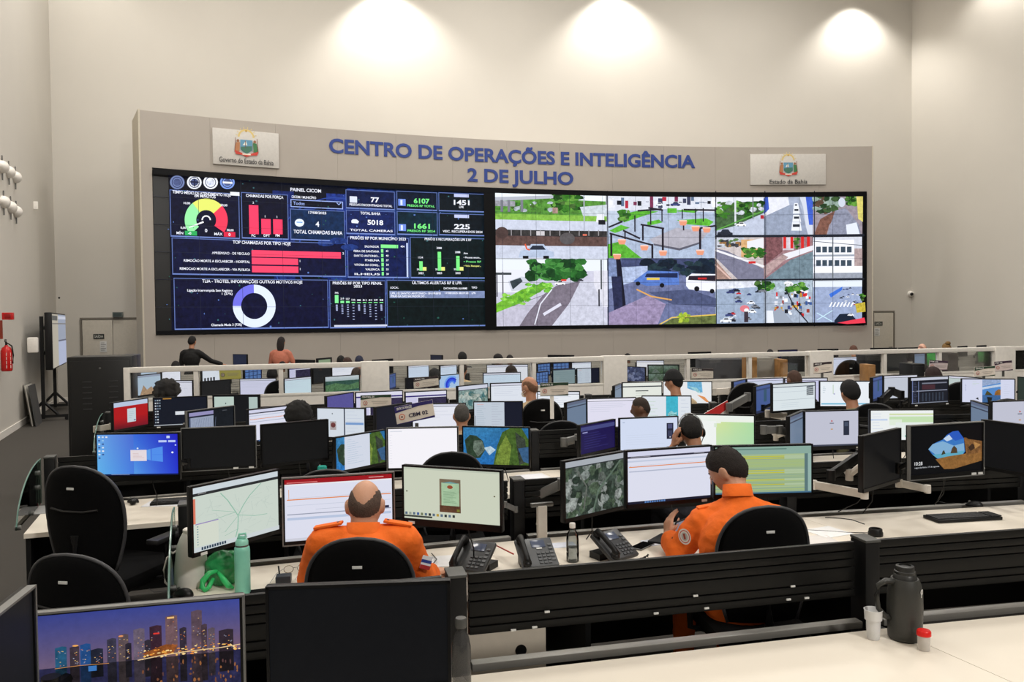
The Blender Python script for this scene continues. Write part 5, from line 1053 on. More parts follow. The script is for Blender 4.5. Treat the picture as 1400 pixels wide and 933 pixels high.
MON = [
('A', -112, 872, 41, 836, None, 'dark monitor cut by the lower left corner, seen beside the night-city screen', off((24, 24, 26)), dict(arm='k', trim=True)),
('A', 46, 837, 333, 812, None, 'nearest monitor with silver rim showing a city skyline at dusk', a_city, dict(trim=True, W=.56)),
('A', 363, 801, 616, 792, None, 'large switched-off black monitor in the foreground in front of the bald man', off((15, 16, 18)), dict(stick=())),
('B', 258, 664.5, 380, 642, 745, 'monitor turned right showing a pale green street map', a_map, dict(stick=(.12,))),
('B', 385.5, 653.7, 538, 644.5, 740.5, 'monitor with red header page in front of the bald man', record(True), dict(trim=True)),
('B', 550.6, 635, 687, 643, 722, 'monitor with pale green page and a small document photo', a_doc, dict(stick=(.1,), chin=.034)),
('B', 768.6, 630.5, 853, 616, 705, 'monitor showing a dark aerial map beside the white page screen', a_sat, dict()),
('B', 854, 616, 972, 608, 690, 'monitor with white page and thin orange line left of the phone user', record(False), dict(stick=(.9,))),
('B', 974, 609.5, 1110.5, 606.5, 680, 'monitor with green and yellow striped table behind the phone user', a_green, dict()),
('B', 1177, 595, 1229.5, 586, 666, 'switched-off monitor turned sharply, held by white and black arms', off(), dict(arm='w')),
('B', 1241.6, 582, 1342.5, 576, 653, 'monitor with lock screen of a sea cave reading 10:28', a_cave, dict(trim=True, stick=(.86, .95), chin=.03)),
('B', 1343, 575.5, 1448, 584, 650, 'switched-off monitor cut by the right edge beside the cave screen', off(), dict(stick=(.03,))),
('C', 131, 592.5, 246, 591, 657, 'monitor with bright blue desktop picture at far left', a_blue, dict(chin=.035)),
('C', 247.7, 585.7, 349.7, 581.4, 642.5, 'switched-off black monitor with two white stickers, right of the blue desktop', off((22, 22, 22)), dict(trim=True, stick=(.72, .93), arm='w')),
('C', 356, 578, 448.5, 575.5, 634.5, 'switched-off black monitor below the round black hair', off((21, 21, 21)), dict(stick=())),
('C', 456, 597.5, 526, 587.5, 642, 'turned monitor with white list over a green rock picture', a_rockstrip, dict()),
('C', 528.7, 585, 626.5, 583, 643, 'monitor with an almost blank bright white page', a_white, dict(trim=True)),
('C', 632, 582.5, 724.5, 584, 639, 'monitor showing green rock cliffs in blue sea', a_rocks, dict()),
('C', 791, 579, 840, 575, 620, 'narrow turned monitor with dark purple window', a_purple, dict()),
('C', 845.7, 571.7, 927, 568.7, 620, 'monitor with pale blue page and small black call window left of the headset wearer', a_phonewin, dict()),
('C', 936, 565.5, 1032.5, 567.5, 625, 'monitor with pale green spreadsheet behind the headset wearer', a_sheet, dict()),
('C', 1077.5, 568.6, 1097.6, 562, None, 'sharply turned dim grey monitor left of the grey logon screen', a_dim, dict(arm='w')),
('C', 1098.6, 562, 1174, 560, 615, 'monitor with grey logon page and black call window', a_logon(True), dict(chin=.035, stick=(.05, .97), arm='w')),
('C', 1188, 560, 1277, 559.5, 605, 'monitor with white and green spreadsheet behind the turned black monitor', a_sheet2, dict()),
('C', 1328.6, 548.7, 1354, 553, None, 'narrow turned dark monitor left of the right-edge pale screen', a_dim, dict()),
('C', 1354, 548.7, 1432, 546, None, 'monitor with pale blue logon page cut by right edge', a_logon(False), dict()),
('D', 254, 561.7, 319, 555, None, 'turned monitor showing grey map left and black right half', a_half, dict(trim=True)),
('D', 337.5, 557, 402, 556, 604, 'monitor with white record page left of the round black hair', record(False), dict()),
('D', 433, 557, 500, 558, None, 'monitor with two white pages and a small red crest picture', a_twopage, dict()),
('D', 512, 555, 562, 552, None, 'black monitor behind the white CBM 02 sign', off((24, 26, 38)), dict()),
('D', 563, 552, 637, 551, None, 'monitor with pale page right of the CBM 02 sign', page(), dict()),
('D', 647, 549, 715, 548.6, None, 'monitor with grey list left and black right part', a_listdark, dict()),
('D', 773, 550, 801, 545, None, 'sharply turned blue-grey monitor right of the black chair', a_dim, dict()),
('D', 801.4, 545, 869.5, 543, None, 'monitor with white page behind the shaven-headed man', page((228, 226, 244), (236, 234, 246)), dict()),
('D', 877, 541, 945.5, 541, 588, 'monitor with turquoise photo strip on white page', a_photo_strip, dict()),
('D', 1031.7, 528, 1054, 524, 566, 'sharply turned blue monitor left of the pale table screen', a_dimblue, dict()),
('D', 1054.5, 525, 1114, 521.7, 563, 'monitor with pale table page and dark slanted text block', a_table, dict()),
('D', 1119.7, 521, 1190.7, 520.7, 558, 'monitor with bright white page behind man with short black hair', a_tablet, dict()),
('D', 1191.5, 516, 1205, 513.6, 550, 'narrow tilted blue-grey monitor right of the short black hair', a_dimblue, dict(W=.45)),
('D', 1243, 516, 1296, 513.6, 555, 'monitor with dark dashboard grid near right side', a_grid, dict(chin=.03, stick=(.15, .95))),
('D', 1313.6, 517.5, 1388, 518, 553, 'monitor with lilac page around a beach picture', a_beach, dict()),
('E', 152.6, 550.4, 201.4, 544, 587, 'turned monitor with red page and white form', a_redform, dict(arm='w')),
('E', 208.6, 544, 283.6, 541, 584, 'monitor with dark desktop and columns of small icons', a_icons, dict(chin=.025, stick=(.1,))),
('E', 290.7, 540, 355.5, 539.5, None, 'monitor with two map windows on black behind the half-black map monitor', a_map2, dict()),
('E', 445, 540.7, 482.6, 537, None, 'turned monitor with plain violet screen below the partition', (lambda A: A.rect(0, 0, 1, 1, (88, 84, 150), .1)), dict()),
('E', 485.3, 536.4, 550.7, 533.6, None, 'monitor behind the green-topped CENTRAL sign', a_purplepage, dict()),
('E', 553, 535, 610.7, 534, None, 'monitor with violet header and dark chart behind the CBM 02 sign', a_purplepage, dict()),
('E', 624.6, 527, 666.4, 525, None, 'monitor with hazy green aerial picture behind the grey-haired man', a_sat2, dict()),
('E', 669.7, 524, 735, 522, None, 'monitor with white table left of the bald man in beige', page((224, 230, 240)), dict()),
('E', 722, 535, 793, 535, None, 'monitor with blank white page right of the beige-shirt bald man', page((236, 240, 246), (226, 230, 240)), dict()),
('E', 839, 528, 848.4, 524, None, 'sharply turned grey monitor right of the white column', a_dim, dict(W=.42)),
('E', 850, 523, 905, 521.7, None, 'monitor with ivory document page left of the dark cap', a_pdf, dict()),
('E', 906, 521, 973.7, 521.4, 551, 'monitor with coast picture on white behind the dark cap', a_coast, dict()),
('E', 1001.4, 522, 1020, 518, None, 'sharply turned blue monitor left of the violet-headed page', a_dimblue, dict()),
('E', 1020, 518, 1070.7, 516.4, None, 'monitor with violet-topped page left of the brown shaven head', page((206, 212, 232), (216, 216, 240)), dict()),
('E', 1072, 517, 1131.4, 516.4, None, 'monitor with pale page behind the brown shaven head', page((206, 206, 238)), dict()),
('E', 1207, 513.6, 1254, 512, None, 'monitor with grey page behind the slanted black arm', page((196, 202, 214)), dict()),
('E', 1296.5, 515, 1345, 515, None, 'monitor mostly hidden right of the dark dashboard grid', page((190, 204, 200)), dict()),
('E', 1392, 517, 1440, 517, None, 'dark monitor cut by right edge beside the lilac beach screen', off((48, 58, 52)), dict()),
('F', 186, 512.5, 219, 511, None, 'pale teal monitor behind the leftmost partition pane', a_port, dict(ofr=(.2, 1.2), W=.5)),
('F', 213, 520.5, 264, 520, None, 'white monitor behind curly hair in leftmost partition pane', page((226, 226, 238)), dict(ofr=(.5, 1.4))),
('F', 274, 520.5, 315, 520, None, 'black-screened monitor behind the second partition pane', off((34, 34, 35)), dict(ofr=(.3, 1.4), W=.48)),
('F', 327.5, 518, 378, 517, None, 'lilac-white monitor left of the seated man behind the glass', page((214, 214, 238)), dict(ofr=(.3, 1.4))),
('F', 387.5, 517.5, 425, 515, None, 'pale blue monitor right of the seated man behind the glass', page((206, 226, 236)), dict(ofr=(.3, 1.2))),
('F', 443, 515, 491, 512, None, 'monitor showing dark green landscape behind the third partition pane', a_mountain, dict(ofr=(.3, 1.4))),
('F', 531, 512, 540, 510, None, 'sharply turned blue monitor at left of the fourth partition pane', a_dimblue, dict(W=.42)),
('F', 554, 517, 600, 514.5, None, 'black monitor behind the dark-headed sign in fourth pane', off((26, 26, 30)), dict(ofr=(.3, 1.4))),
('F', 599, 512.6, 628, 512, None, 'monitor with blue swirl picture in fourth pane', a_swirl, dict(ofr=(.3, 1.2), W=.46)),
('F', 660, 510, 712, 508.7, None, 'pale blue monitor behind the yellow vest', page((206, 224, 240)), dict(ofr=(.3, 1.2))),
('F', 732, 508.5, 749, 507.5, None, 'small monitor with blue window mosaic beside a mullion', a_winblk, dict(W=.4)),
('F', 755, 504.6, 786, 503.6, None, 'dull teal monitor in the sixth partition pane', a_teal, dict(W=.46)),
('F', 788, 503.6, 819, 503, None, 'monitor with pale strip and grey street picture in sixth pane', a_listdark, dict(W=.46)),
('F', 855, 501.4, 883, 501.4, None, 'dark blue map monitor right of the second column', a_bluemap, dict(W=.46)),
('F', 885, 498.6, 929, 498.6, None, 'monitor with four greenish street pictures behind the dark cap', a_cctv, dict()),
('F', 1137, 489, 1171, 487.5, None, 'white monitor behind a black chair in ninth pane', page((214, 220, 240)), dict(W=.5, ofr=(.3, .9))),
('F', 1212, 485, 1240, 484, None, 'switched-off dark monitor in tenth pane right of the mullion', off((30, 32, 32)), dict(W=.5)),
('F', 1249, 483.5, 1264, 483, None, 'small blue-grey monitor standing above a black cabinet in tenth pane', a_dim, dict(W=.36)),
('G', 190, 506, 214, 505.5, None, 'far pale monitor high behind the leftmost pane', a_port, dict(W=.5)),
('G', 220, 505.5, 246, 505, None, 'far striped white monitor behind the leftmost pane', page(), dict(W=.5)),
('G', 275, 504, 300, 503, None, 'far monitor with black icon columns in second pane', a_cols, dict(W=.5)),
('G', 333, 502, 357, 501.5, None, 'far dim blue monitor in second pane', a_winblk, dict(W=.5)),
('G', 394, 500, 424, 499.5, None, 'far monitor with violet banner in third pane', a_purplepage, dict(W=.5)),
('G', 427, 499.5, 452, 499, None, 'far black monitor in third pane', off((30, 32, 34)), dict(W=.5)),
('G', 453, 498.5, 489, 498, None, 'far pale monitor above the green landscape screen', page(), dict(W=.5)),
('G', 557, 500, 586, 499, None, 'far pale monitor left of the dark head in fourth pane', page((206, 220, 238)), dict(W=.5)),
('G', 601, 500, 624, 499, None, 'far pale monitor right of the dark head in fourth pane', page((206, 220, 238)), dict(W=.5)),
('G', 665, 499, 722, 498, None, 'far wide white chart monitor above the yellow vest', page((230, 232, 240)), dict(W=.6)),
('G', 734, 497, 752, 496.5, None, 'far tiny mosaic monitor in sixth pane', a_winblk, dict(W=.4)),
('G', 755, 496, 778, 495.5, None, 'far monitor with dark mosaic above the dull teal one', a_winblk, dict(W=.45)),
('G', 781, 495.5, 808, 495, None, 'far monitor with coloured mosaic in sixth pane', a_cols, dict(W=.45)),
('G', 870, 493, 908, 493, None, 'far white monitor above the green street pictures', page((236, 236, 240)), dict(W=.55)),
('G', 1266, 483, 1280, 482, None, 'far green-lit monitor left of a mullion', a_greenscr, dict(W=.4)),
('G', 1286, 482, 1302, 482, None, 'far green-lit monitor right of a mullion', a_greenscr, dict(W=.4)),
('G', 1336, 481, 1352, 480.5, None, 'far green-lit monitor left of the last column', a_greenscr, dict(W=.4)),
('G', 1386, 479, 1412, 479, None, 'far violet-lit monitor behind the last pane', (lambda A: A.grad(0, 0, 1, 1, (60, 44, 130), (34, 34, 60), (24, 24, 40), (20, 24, 26), n=2)), dict(W=.5)),
('H', 319, 484.5, 338, 484.5, None, 'small dark square display above the partition rail at left', off((36, 42, 62)), dict(W=.38)),
('H', 404, 492, 430, 492, None, 'thin top edge of a dark display right of the woman', off(), dict(W=.55)),
('H', 433, 490, 453, 489, None, 'dark display with pale green picture peeping over the rail', (lambda A: A.rect(.08, .08, .92, 1, (130, 150, 120))), dict(W=.5)),
('H', 509, 491.5, 537, 491, None, 'thin top edge of a dark display left of centre', off(), dict(W=.55)),
('H', 589, 485.5, 605, 485.5, None, 'small dark square display above the rail at centre', off((38, 40, 52)), dict(W=.38)),
('H', 749, 485.5, 785, 485.5, None, 'wide dark display edge above the rail right of centre', off(), dict(W=.62)),
('H', 941, 481.5, 972, 481, None, 'dark display edge above the rail over the framed sign', off(), dict(W=.6)),
('H', 1064, 478.5, 1090, 478, None, 'dark display edge just right of the far black head', off((30, 30, 60)), dict(W=.55)),
('H', 1118, 477.5, 1146, 477, None, 'dark display edge above the third column', off(), dict(W=.55)),
('H', 1190, 476, 1226, 475.5, None, 'dark display edge in front of right door', off(), dict(W=.6)),
('H', 1228, 475.5, 1256, 475, None, 'dark display edge left of far pinkish head', off(), dict(W=.6)),
('H', 1310, 473.5, 1322, 473, None, 'tiny dark display edge right of the blond bun', off(), dict(W=.4)),
('H', 1336, 472.5, 1348, 472, None, 'last tiny dark display edge near the right', off(), dict(W=.4)),
]
MO = {}
for (row, xl, ytl, xr, ytr, yb, label, art, kw) in MON:
    if row in 'EFGH': kw.setdefault('cable', 0)
    if row in 'FGH': kw.setdefault('ofr', (.15, .9))
    if row == 'E': kw.setdefault('ofr', (.22, .5))
    MO[label] = monitor(row, xl, ytl, xr, ytr, yb, label, art, **kw)
# ================================================================== CHAIRS
M_PIPE = mat('chair_edge', (62, 62, 64), .5); M_CPL = mat('chair_plastic', (26, 26, 27), .4)
def back_w(v): 
    return (.175+.06*sin(min(v/.5, 1)*pi/2)) if v < .5 else .235*max(0, 1-((v-.5)/.5)**2.7)**(1/2.2)
def make_chair():
    t = thing('office_chair', 'x', 'chair', (0, 0, 0))
    nx, nv, zb, ht = 14, 18, .55, .57
    def P(i, j, side):
        v = 1-(1-j/nv)**1.5; u = -1+2*i/nx; x = back_w(v)*u; e = max(0, 1-u*u)**.5*max(0.02, 1-(2*v-1)**6)**.5
        y = -.24-.05*(v-.2)-.02+.05*(x/.235)**2; return (x, y+(.022 if side else -.032)*e, zb+ht*v)
    q = MB(); g = {}
    for s in (0, 1):
        for i in range(nx+1):
            for j in range(nv+1):
                if s and (i in (0, nx) or j in (0, nv)): g[s, i, j] = g[0, i, j]
                else: g[s, i, j] = q.bm.verts.new(P(i, j, s))
    for s in (0, 1):
        for i in range(nx):
            for j in range(nv):
                f = [g[s, i, j], g[s, i+1, j], g[s, i+1, j+1], g[s, i, j+1]]
                try: q.bm.faces.new(f if s == 0 else f[::-1])
                except ValueError: pass
    bmesh.ops.remove_doubles(q.bm, verts=q.bm.verts, dist=.0008)
    bk = q.obj('backrest', M_FAB, t, smooth='all')
    out = []
    for j in range(nv+1): x, y, z = P(nx, j, 0); out.append((x+.001, y, z))
    for j in range(nv-1, -1, -1): x, y, z = P(0, j, 0); out.append((x-.001, y, z))
    MB().tube(out, .009, 6).obj('edge_piping', M_PIPE, bk, smooth='all')
    MB().box((0, -.3245, zb+ht*.80), (.042, .004, .013), bev=.0015).obj('maker_plate', M_LABEL, bk)
    MB().tube([(-.14, -.302, zb+ht*.60), (-.06, -.312, zb+ht*.58), (.06, -.312, zb+ht*.58), (.14, -.302, zb+ht*.60)], .006, 5).obj('back_seam', M_CPL, bk)
    q = MB(); q.box((0, 0, .475), (.49, .48, .075), bev=.03); q.obj('seat', M_FAB, t)
    MB().box((0, .0, .425), (.4, .38, .03), bev=.008).obj('seat_shell', M_CPL, t)
    MB().tube([(0, -.1, .42), (0, -.27, .44), (0, -.31, .56), (0, -.30, .75)], .022, 8).obj('back_support', M_CPL, t)
    for s in (-1, 1):
        MB().tube([(s*.2, .0, .43), (s*.29, .0, .45), (s*.3, .0, .66)], .016, 8).obj('arm_post', M_CPL, t)
        MB().box((s*.3, .02, .675), (.075, .27, .03), bev=.012).obj('armrest', M_CPL, t)
    MB().cyl((0, 0, .1), (0, 0, .42), .026, n=14).obj('gas_column', M_CPL, t)
    for k in range(5):
        a = 2*pi*k/5+.3; c, s = cos(a), sin(a)
        MB().tube([(0, 0, .12), (c*.16, s*.16, .1), (c*.29, s*.29, .075)], [.03, .024, .016], 6).obj('base_leg', M_CPL, t)
        MB().cyl((c*.29-s*.012, s*.29+c*.012, .028), (c*.29+s*.012, s*.29-c*.012, .028), .028).obj('caster', M_BLACK, t)
    return t
CH = [
(114, 634, 4.75, -14, 1.16, 'empty black office chair at far left in front of the blue desktop monitor'),
(97, 755, 3.4, -8, 1.0, 'empty black office chair at lower left above the night-city monitor'),
(490, 733, 3.42, 3, 1.0, 'black office chair holding the bald man in orange'),
(1047, 690, 3.88, 6, 1.0, 'black office chair holding the man in orange with the phone'),
(617, 617, 5.55, 8, 1.0, 'empty black office chair in front of the white blank screen'),
(447, 641, 5.25, 10, 1.0, 'empty black office chair with only its top showing above the red-header monitor'),
(741, 545, 'E', 8, 1.0, 'black office chair behind the bald man in the beige shirt'),
(767, 575, 'D', 10, 1.0, 'empty black office chair left of the purple-window monitor'),
(1021, 523, 'E', 10, 1.0, 'dark office chair before the sharply turned blue monitors'),
(1195, 551, 'D', -14, 1.0, 'dark grey office chair of the man with short black hair'),
(1312, 522, 'E', 5, 1.0, 'dark office chair right of the dark dashboard grid monitor'),
(1374, 545, 'D', 8, 1.0, 'dark office chair top left of the right-edge pale screen'),
(1161, 492, 13.3, 8, 1.0, 'black office chair behind the ninth partition pane'),
(383, 520, 11.6, 8, 1.0, 'black office chair of the seated man behind the glass'),
(1256, 497, 13.3, 0, 1.0, 'black office chair behind the tenth partition pane'),
]
chair0 = make_chair(); TOPZ = 1.125
for i, (px, py, Y, rz, sc, lb) in enumerate(CH):
    if isinstance(Y, str):
        rw = Y; Y = 8
        for _ in range(4): Y = Yf(rw, ony(px, py, Y).x)-.82-.42
    p = ony(px, py, Y); zs = max(.9, min(1.22, p.z/TOPZ)); an = R(rz)
    loc = (p.x-.27*sin(an), Y+.27*cos(an), 0)
    if i == 0: o = chair0; o.location = loc; o.rotation_euler = (0, 0, an); o['label'] = lb
    else: o = dup(chair0, loc, an, lb)
    o['group'] = 'black office chairs'; o.scale = (sc, sc, zs)

# ================================================================== PEOPLE
SK = {'fair': (196, 146, 118), 'tan': (172, 122, 94), 'brown': (104, 70, 52), 'dark': (70, 48, 38), 'pink': (206, 160, 138)}
def skin_mat(k): return mat('skin_'+k, SK[k], .55, bump=.12, bscale=160, var=.06, vscale=25)
def cloth_mat(k, c): return mat('cloth_'+k, c, .85, bump=.55, bscale=28, var=.06, vscale=14)
def sst(a, b, x): x = max(0, min(1, (x-a)/(b-a))); return x*x*(3-2*x)
def head_pt(d, k=1.0):
    x, y, z = d.x*.077, d.y*.098, d.z*.118
    if d.z < 0:
        f = -d.z; x *= 1-.30*f**1.6; y *= (1-.12*f**2) if d.y > 0 else (1-.30*f**1.5)
    if d.y > 0:
        y += .024*math.exp(-(x/.013)**2-((z+.024)/.02)**2)+.012*math.exp(-(x/.01)**2-((z-.0)/.022)**2)
        y -= .009*math.exp(-((abs(x)-.031)/.015)**2-((z-.008)/.012)**2)
        y += .005*math.exp(-(x/.05)**2-((z-.034)/.012)**2)+.006*math.exp(-(x/.024)**2-((z+.066)/.01)**2)+.007*math.exp(-(x/.022)**2-((z+.1)/.014)**2)
        y *= .97
    return Vector((x, y, z))
def head_grid(bm, M, fn, nu=40, nv=28):
    top = bm.verts.new(M @ fn(Vector((0, 0, 1)))); bot = bm.verts.new(M @ fn(Vector((0, 0, -1)))); rows = []
    for j in range(1, nv):
        th = pi*j/nv; rows.append([bm.verts.new(M @ fn(Vector((sin(th)*cos(2*pi*i/nu), sin(th)*sin(2*pi*i/nu), cos(th))))) for i in range(nu)])
    for i in range(nu):
        i2 = (i+1) % nu; bm.faces.new((top, rows[0][i], rows[0][i2])); bm.faces.new((rows[-1][i2], rows[-1][i], bot))
        for a, b in zip(rows, rows[1:]): bm.faces.new((a[i], b[i], b[i2], a[i2]))
def hairline(d): return (-.02+.62*d.y) if d.y > 0 else (-.02+.64*d.y)
def hair_fn(style, T):
    def f(d):
        p = head_pt(d); n = Vector((d.x/.077, d.y/.098, d.z/.118)).normalized()
        m = d.z-hairline(d)-.02*mnoise.noise(d*9)
        t = -.010+(T+.010)*(.75*sst(-.07, .05, m)+.25*sst(0, .5, m))
        if style == 'bald':
            lim = .06+.9*abs(d.x)**1.6+.1*mnoise.noise(d*12)-(.5 if d.y > .35 else 0)
            t = min(t, T-(T+.008)*sst(-.12, .12, d.z-lim))
        if style in ('afro', 'curly'):
            t += (T*.35)*mnoise.noise(d*7)+(T*.12)*mnoise.noise(d*19) if t > 0 else 0
            if style == 'curly' and d.z < .2 and t > 0: t += T*.3*(.2-d.z)
        if style == 'short': t += .004*mnoise.noise(d*22)+(.006*sst(.3, .9, d.z) if t > 0 else 0)
        return p+n*t
    return f
def cap_fn(d):
    p = head_pt(d); n = Vector((d.x/.077, d.y/.098, d.z/.118)).normalized(); t = -.014+.034*sst(.0, .07, d.z-.12-.1*d.y); return p+n*(t+(.012*sst(.5, 1, d.z) if t > 0 else 0))
def prims_mesh(prims, inflate=0):
    q = MB()
    for p in prims:
        if p[0] == 'c': q.cap(p[1], p[2], p[3]+inflate, p[4]+inflate, 14)
        elif p[0] == 'e': q.ell(p[1], tuple(r+inflate for r in p[2]), n=20, m=14, rot=p[3] if len(p) > 3 else None)
    return q
def remesh(bm_q, vox, name, m, parent, smooth=2, disp=0):
    me = bm_q.mesh('tmp'); o = bpy.data.objects.new('tmp', me)
    r = o.modifiers.new('r', 'REMESH'); r.mode = 'VOXEL'; r.voxel_size = vox; r.use_smooth_shade = True
    s = o.modifiers.new('s', 'SMOOTH'); s.iterations = smooth; s.factor = .5
    dg, oe = evald(o); out = bpy.data.meshes.new_from_object(oe)
    bpy.data.objects.remove(o); out.name = name; out.materials.clear(); out.materials.append(m)
    if disp:
        for v in out.vertices:
            c = v.co; k = mnoise.noise(Vector((c.x*11, c.y*11, c.z*26)))+.5*mnoise.noise(Vector((c.x*30, c.y*30, c.z*40)))
            v.co = c+v.normal*disp*k
    out.polygons.foreach_set('use_smooth', [True]*len(out.polygons))
    return link(name, out, parent)
def seated(zt, lean=.06, armR=None, armL=None):
    nb = Vector((0, lean-.03, zt-.285)); hc = Vector((0, lean+.02, zt-.118))
    sh = [('e', (0, lean*.5-.04, zt-.47), (.175, .115, .19)), ('e', (0, lean*.2-.01, zt-.70), (.165, .13, .19)), ('c', (-.15, lean-.045, zt-.355), (.15, lean-.045, zt-.355), .062, .062), ('c', (0, lean-.04, zt-.30), (0, lean-.05, zt-.42), .06, .12), ('c', (0, lean-.04, zt-.315), (-.15, lean-.045, zt-.35), .05, .058), ('c', (0, lean-.04, zt-.315), (.15, lean-.045, zt-.35), .05, .058)]
    sk = [('c', hc+Vector((0, -.025, -.05)), nb+Vector((0, -.01, -.03)), .054, .062)]
    for s, arm in ((-1, armL), (1, armR)):
        S = Vector((s*.185, lean-.045, zt-.375)); E_, Wp = arm if arm else (Vector((s*.27, lean+.06, zt-.60)), Vector((s*.17, .36, .80)))
        sh += [('c', S, E_, .058, .044), ('c', E_, E_+(Wp-E_)*.82, .045, .034)]
        sk += [('c', E_, Wp, .032, .024), ('e', tuple(Wp+(Wp-E_).normalized()*.06), (.036, .055, .022))]
    pn = [('e', (0, -.02, .58), (.185, .165, .13))]
    for s in (-1, 1): pn += [('c', (s*.1, .0, .56), (s*.12, .42, .55), .088, .066), ('c', (s*.12, .42, .55), (s*.12, .44, .12), .06, .045)]
    ft = [('c', (s*.12, .44, .09), (s*.12, .6, .05), .042, .036) for s in (-1, 1)]
    return hc, sk, sh, pn, ft
_PC = {}
def add_head_details(t, body, HM, skin, hair, haircol, T, hi):
    hm = mat('hair_'+'%d_%d_%d' % haircol, haircol, .85, bump=.7, bscale=260, var=.2, vscale=60)
    ho = None
    if hair in ('short', 'bald', 'afro', 'curly', 'long', 'bun'):
        q = MB(); head_grid(q.bm, HM, hair_fn({'long': 'short', 'bun': 'short'}.get(hair, hair), T), 56 if hi else 36, 40 if hi else 26)
        ho = q.obj('hair', hm, t, smooth='all')
        if hair == 'long':
            q = MB().ell((0, -.055, -.06), (.085, .055, .17), M=HM, n=20, m=14).ell((0, -.06, -.17), (.07, .04, .1), M=HM); q.obj('hair_fall', hm, t, smooth='all')
        if hair == 'bun': MB().ell((0, -.06, .12), (.055, .055, .045), M=HM).obj('hair_bun', hm, t, smooth='all')
    if hair == 'cap':
        q = MB(); head_grid(q.bm, HM, hair_fn('short', .008), 36, 26); q.obj('hair', mat('hair_under_cap', (20, 18, 17), .9), t, smooth='all')
        q = MB(); head_grid(q.bm, HM, cap_fn, 36, 26); cp = q.obj('cap', hm, t, smooth='all')
        n = 10; q = MB(); pts = [(.075*cos(pi*i/n), .06+.105*sin(pi*i/n)) for i in range(n+1)]; q.prism(pts, .035, .043, M=HM); q.obj('brim', hm, cp)
def person(label, px, py, Y, rz=14, hair='short', haircol=(22, 19, 17), skin='brown', shirt=(30, 30, 32), pants=(28, 30, 40), T=.012, hy=0, key='seat', group=None):
    best = None
    for rw in 'BCDEFGHI':
        y_ = Y
        for _ in range(3): y_ = Yf(rw, ony(px, py, y_).x)-.82-.08
        if best is None or abs(y_-Y) < abs(best-Y): best = y_
    Y = best+(.12 if Y > 15 else 0)*0
    p = ony(px, py, Y); zt0 = 1.32
    s = p.z/(zt0+T*.9)
    an = R(rz); t = thing('person', label, 'person', (0, 0, 0), an, group)
    k = ('seat', hy)
    if k not in _PC:
        hc, sk, sh, pn, ft = seated(zt0); HM = Matrix.Translation(hc) @ Matrix.Rotation(R(hy), 4, 'Z') @ Matrix.Rotation(R(-8), 4, 'X')
        q = prims_mesh(sk+sh+pn+ft, -.006 if False else 0); head_grid(q.bm, HM, head_pt, 36, 26)
        for sx in (-1, 1): q.ell((sx*.079, -.008, -.004), (.012, .021, .033), M=HM)
        b = remesh(q, .011, 'body', skin_mat(skin), None, 1); c = remesh(prims_mesh(sh, .012), .013, 'shirt', M_FAB, None, 2, .003); d = remesh(prims_mesh(pn, .012), .015, 'trousers', M_FAB, None, 2)
        e = prims_mesh(ft, .012).mesh('shoes', M_BLACK, 'all')
        _PC[k] = (b.data, c.data, d.data, e, HM)
        for o in (b, c, d): bpy.data.objects.remove(o)
    bm_, cm_, dm_, em_, HM = _PC[k]
    for nm, me, m in (('body', bm_, skin_mat(skin)), ('shirt', cm_, cloth_mat('%d_%d_%d' % shirt, shirt)), ('trousers', dm_, cloth_mat('%d_%d_%d' % pants, pants)), ('shoes', em_, M_BLACK)):
        o = link(nm, me, t); o.material_slots[0].link = 'OBJECT'; o.material_slots[0].material = m
    add_head_details(t, None, HM, skin, hair, haircol, T, False)
    hcx, hcy = HM.translation.x*s, HM.translation.y*s
    t.location = (p.x-(hcx*cos(an)-hcy*sin(an)), Y-(hcx*sin(an)+hcy*cos(an)), 0); t.scale = (s, s, s)
    return t, HM
person('person with round black afro hair behind the black off monitor', 408, 548, 6.95, 14, 'afro', (16, 14, 13), 'dark', (30, 30, 34), T=.055)
person('person with grey cropped hair behind the bright white screen', 631, 553, 7.2, 8, 'short', (74, 70, 66), 'tan', (176, 150, 118), T=.004)
t, HM = person('bald man in beige shirt wearing a mask loop, before the white table screen', 724, 515, 8.75, 20, 'bald', (110, 78, 58), 'tan', (178, 156, 124), T=.003, hy=30)
MB().tube([(-.076, -.01, -.02), (-.07, .05, -.03), (-.04, .09, -.05)], .0022, 5, HM).tube([(-.076, -.01, -.03), (-.066, .05, -.06), (-.04, .085, -.085)], .0022, 5, HM).ell((0, .075, -.06), (.05, .03, .035), M=HM).obj('face_mask', M_WHITE, t, smooth='all')
person('shaven-headed man with brown skin looking left beside the turquoise strip screen', 876, 544, 7.8, 22, 'short', (52, 40, 34), 'brown', (60, 56, 50), T=.002, hy=55)
person('person in black cap and beige uniform before the coast picture', 921, 506, 8.9, 20, 'cap', (16, 16, 18), 'tan', (186, 164, 130), T=.02, hy=30)
person('person with very wide curly black hair behind the leftmost glass pane', 228, 519, 11.0, 14, 'curly', (20, 15, 13), 'brown', (40, 34, 34), T=.12)
person('man with black hair and dark jacket seated behind second glass pane', 372, 503, 12.1, 14, 'short', (20, 18, 18), 'dark', (34, 34, 42))
person('person in bright yellow vest behind the fifth glass pane', 699, 500, 11.9, 18, 'short', (44, 34, 28), 'tan', (206, 222, 40), T=.004, hy=30)
person('person with brown shaven head before the pale page at centre right', 1086, 507, 9.75, 14, 'short', (70, 48, 38), 'brown', (50, 46, 44), T=.002)
person('man with short black hair before the bright white screen at right', 1162, 520, 7.95, 10, 'short', (14, 13, 14), 'tan', (120, 116, 84), T=.016)
person('person with dark brown hair below the tilted sign at right', 1276, 502, 10.1, 10, 'short', (42, 26, 24), 'brown', (40, 40, 44), T=.012)
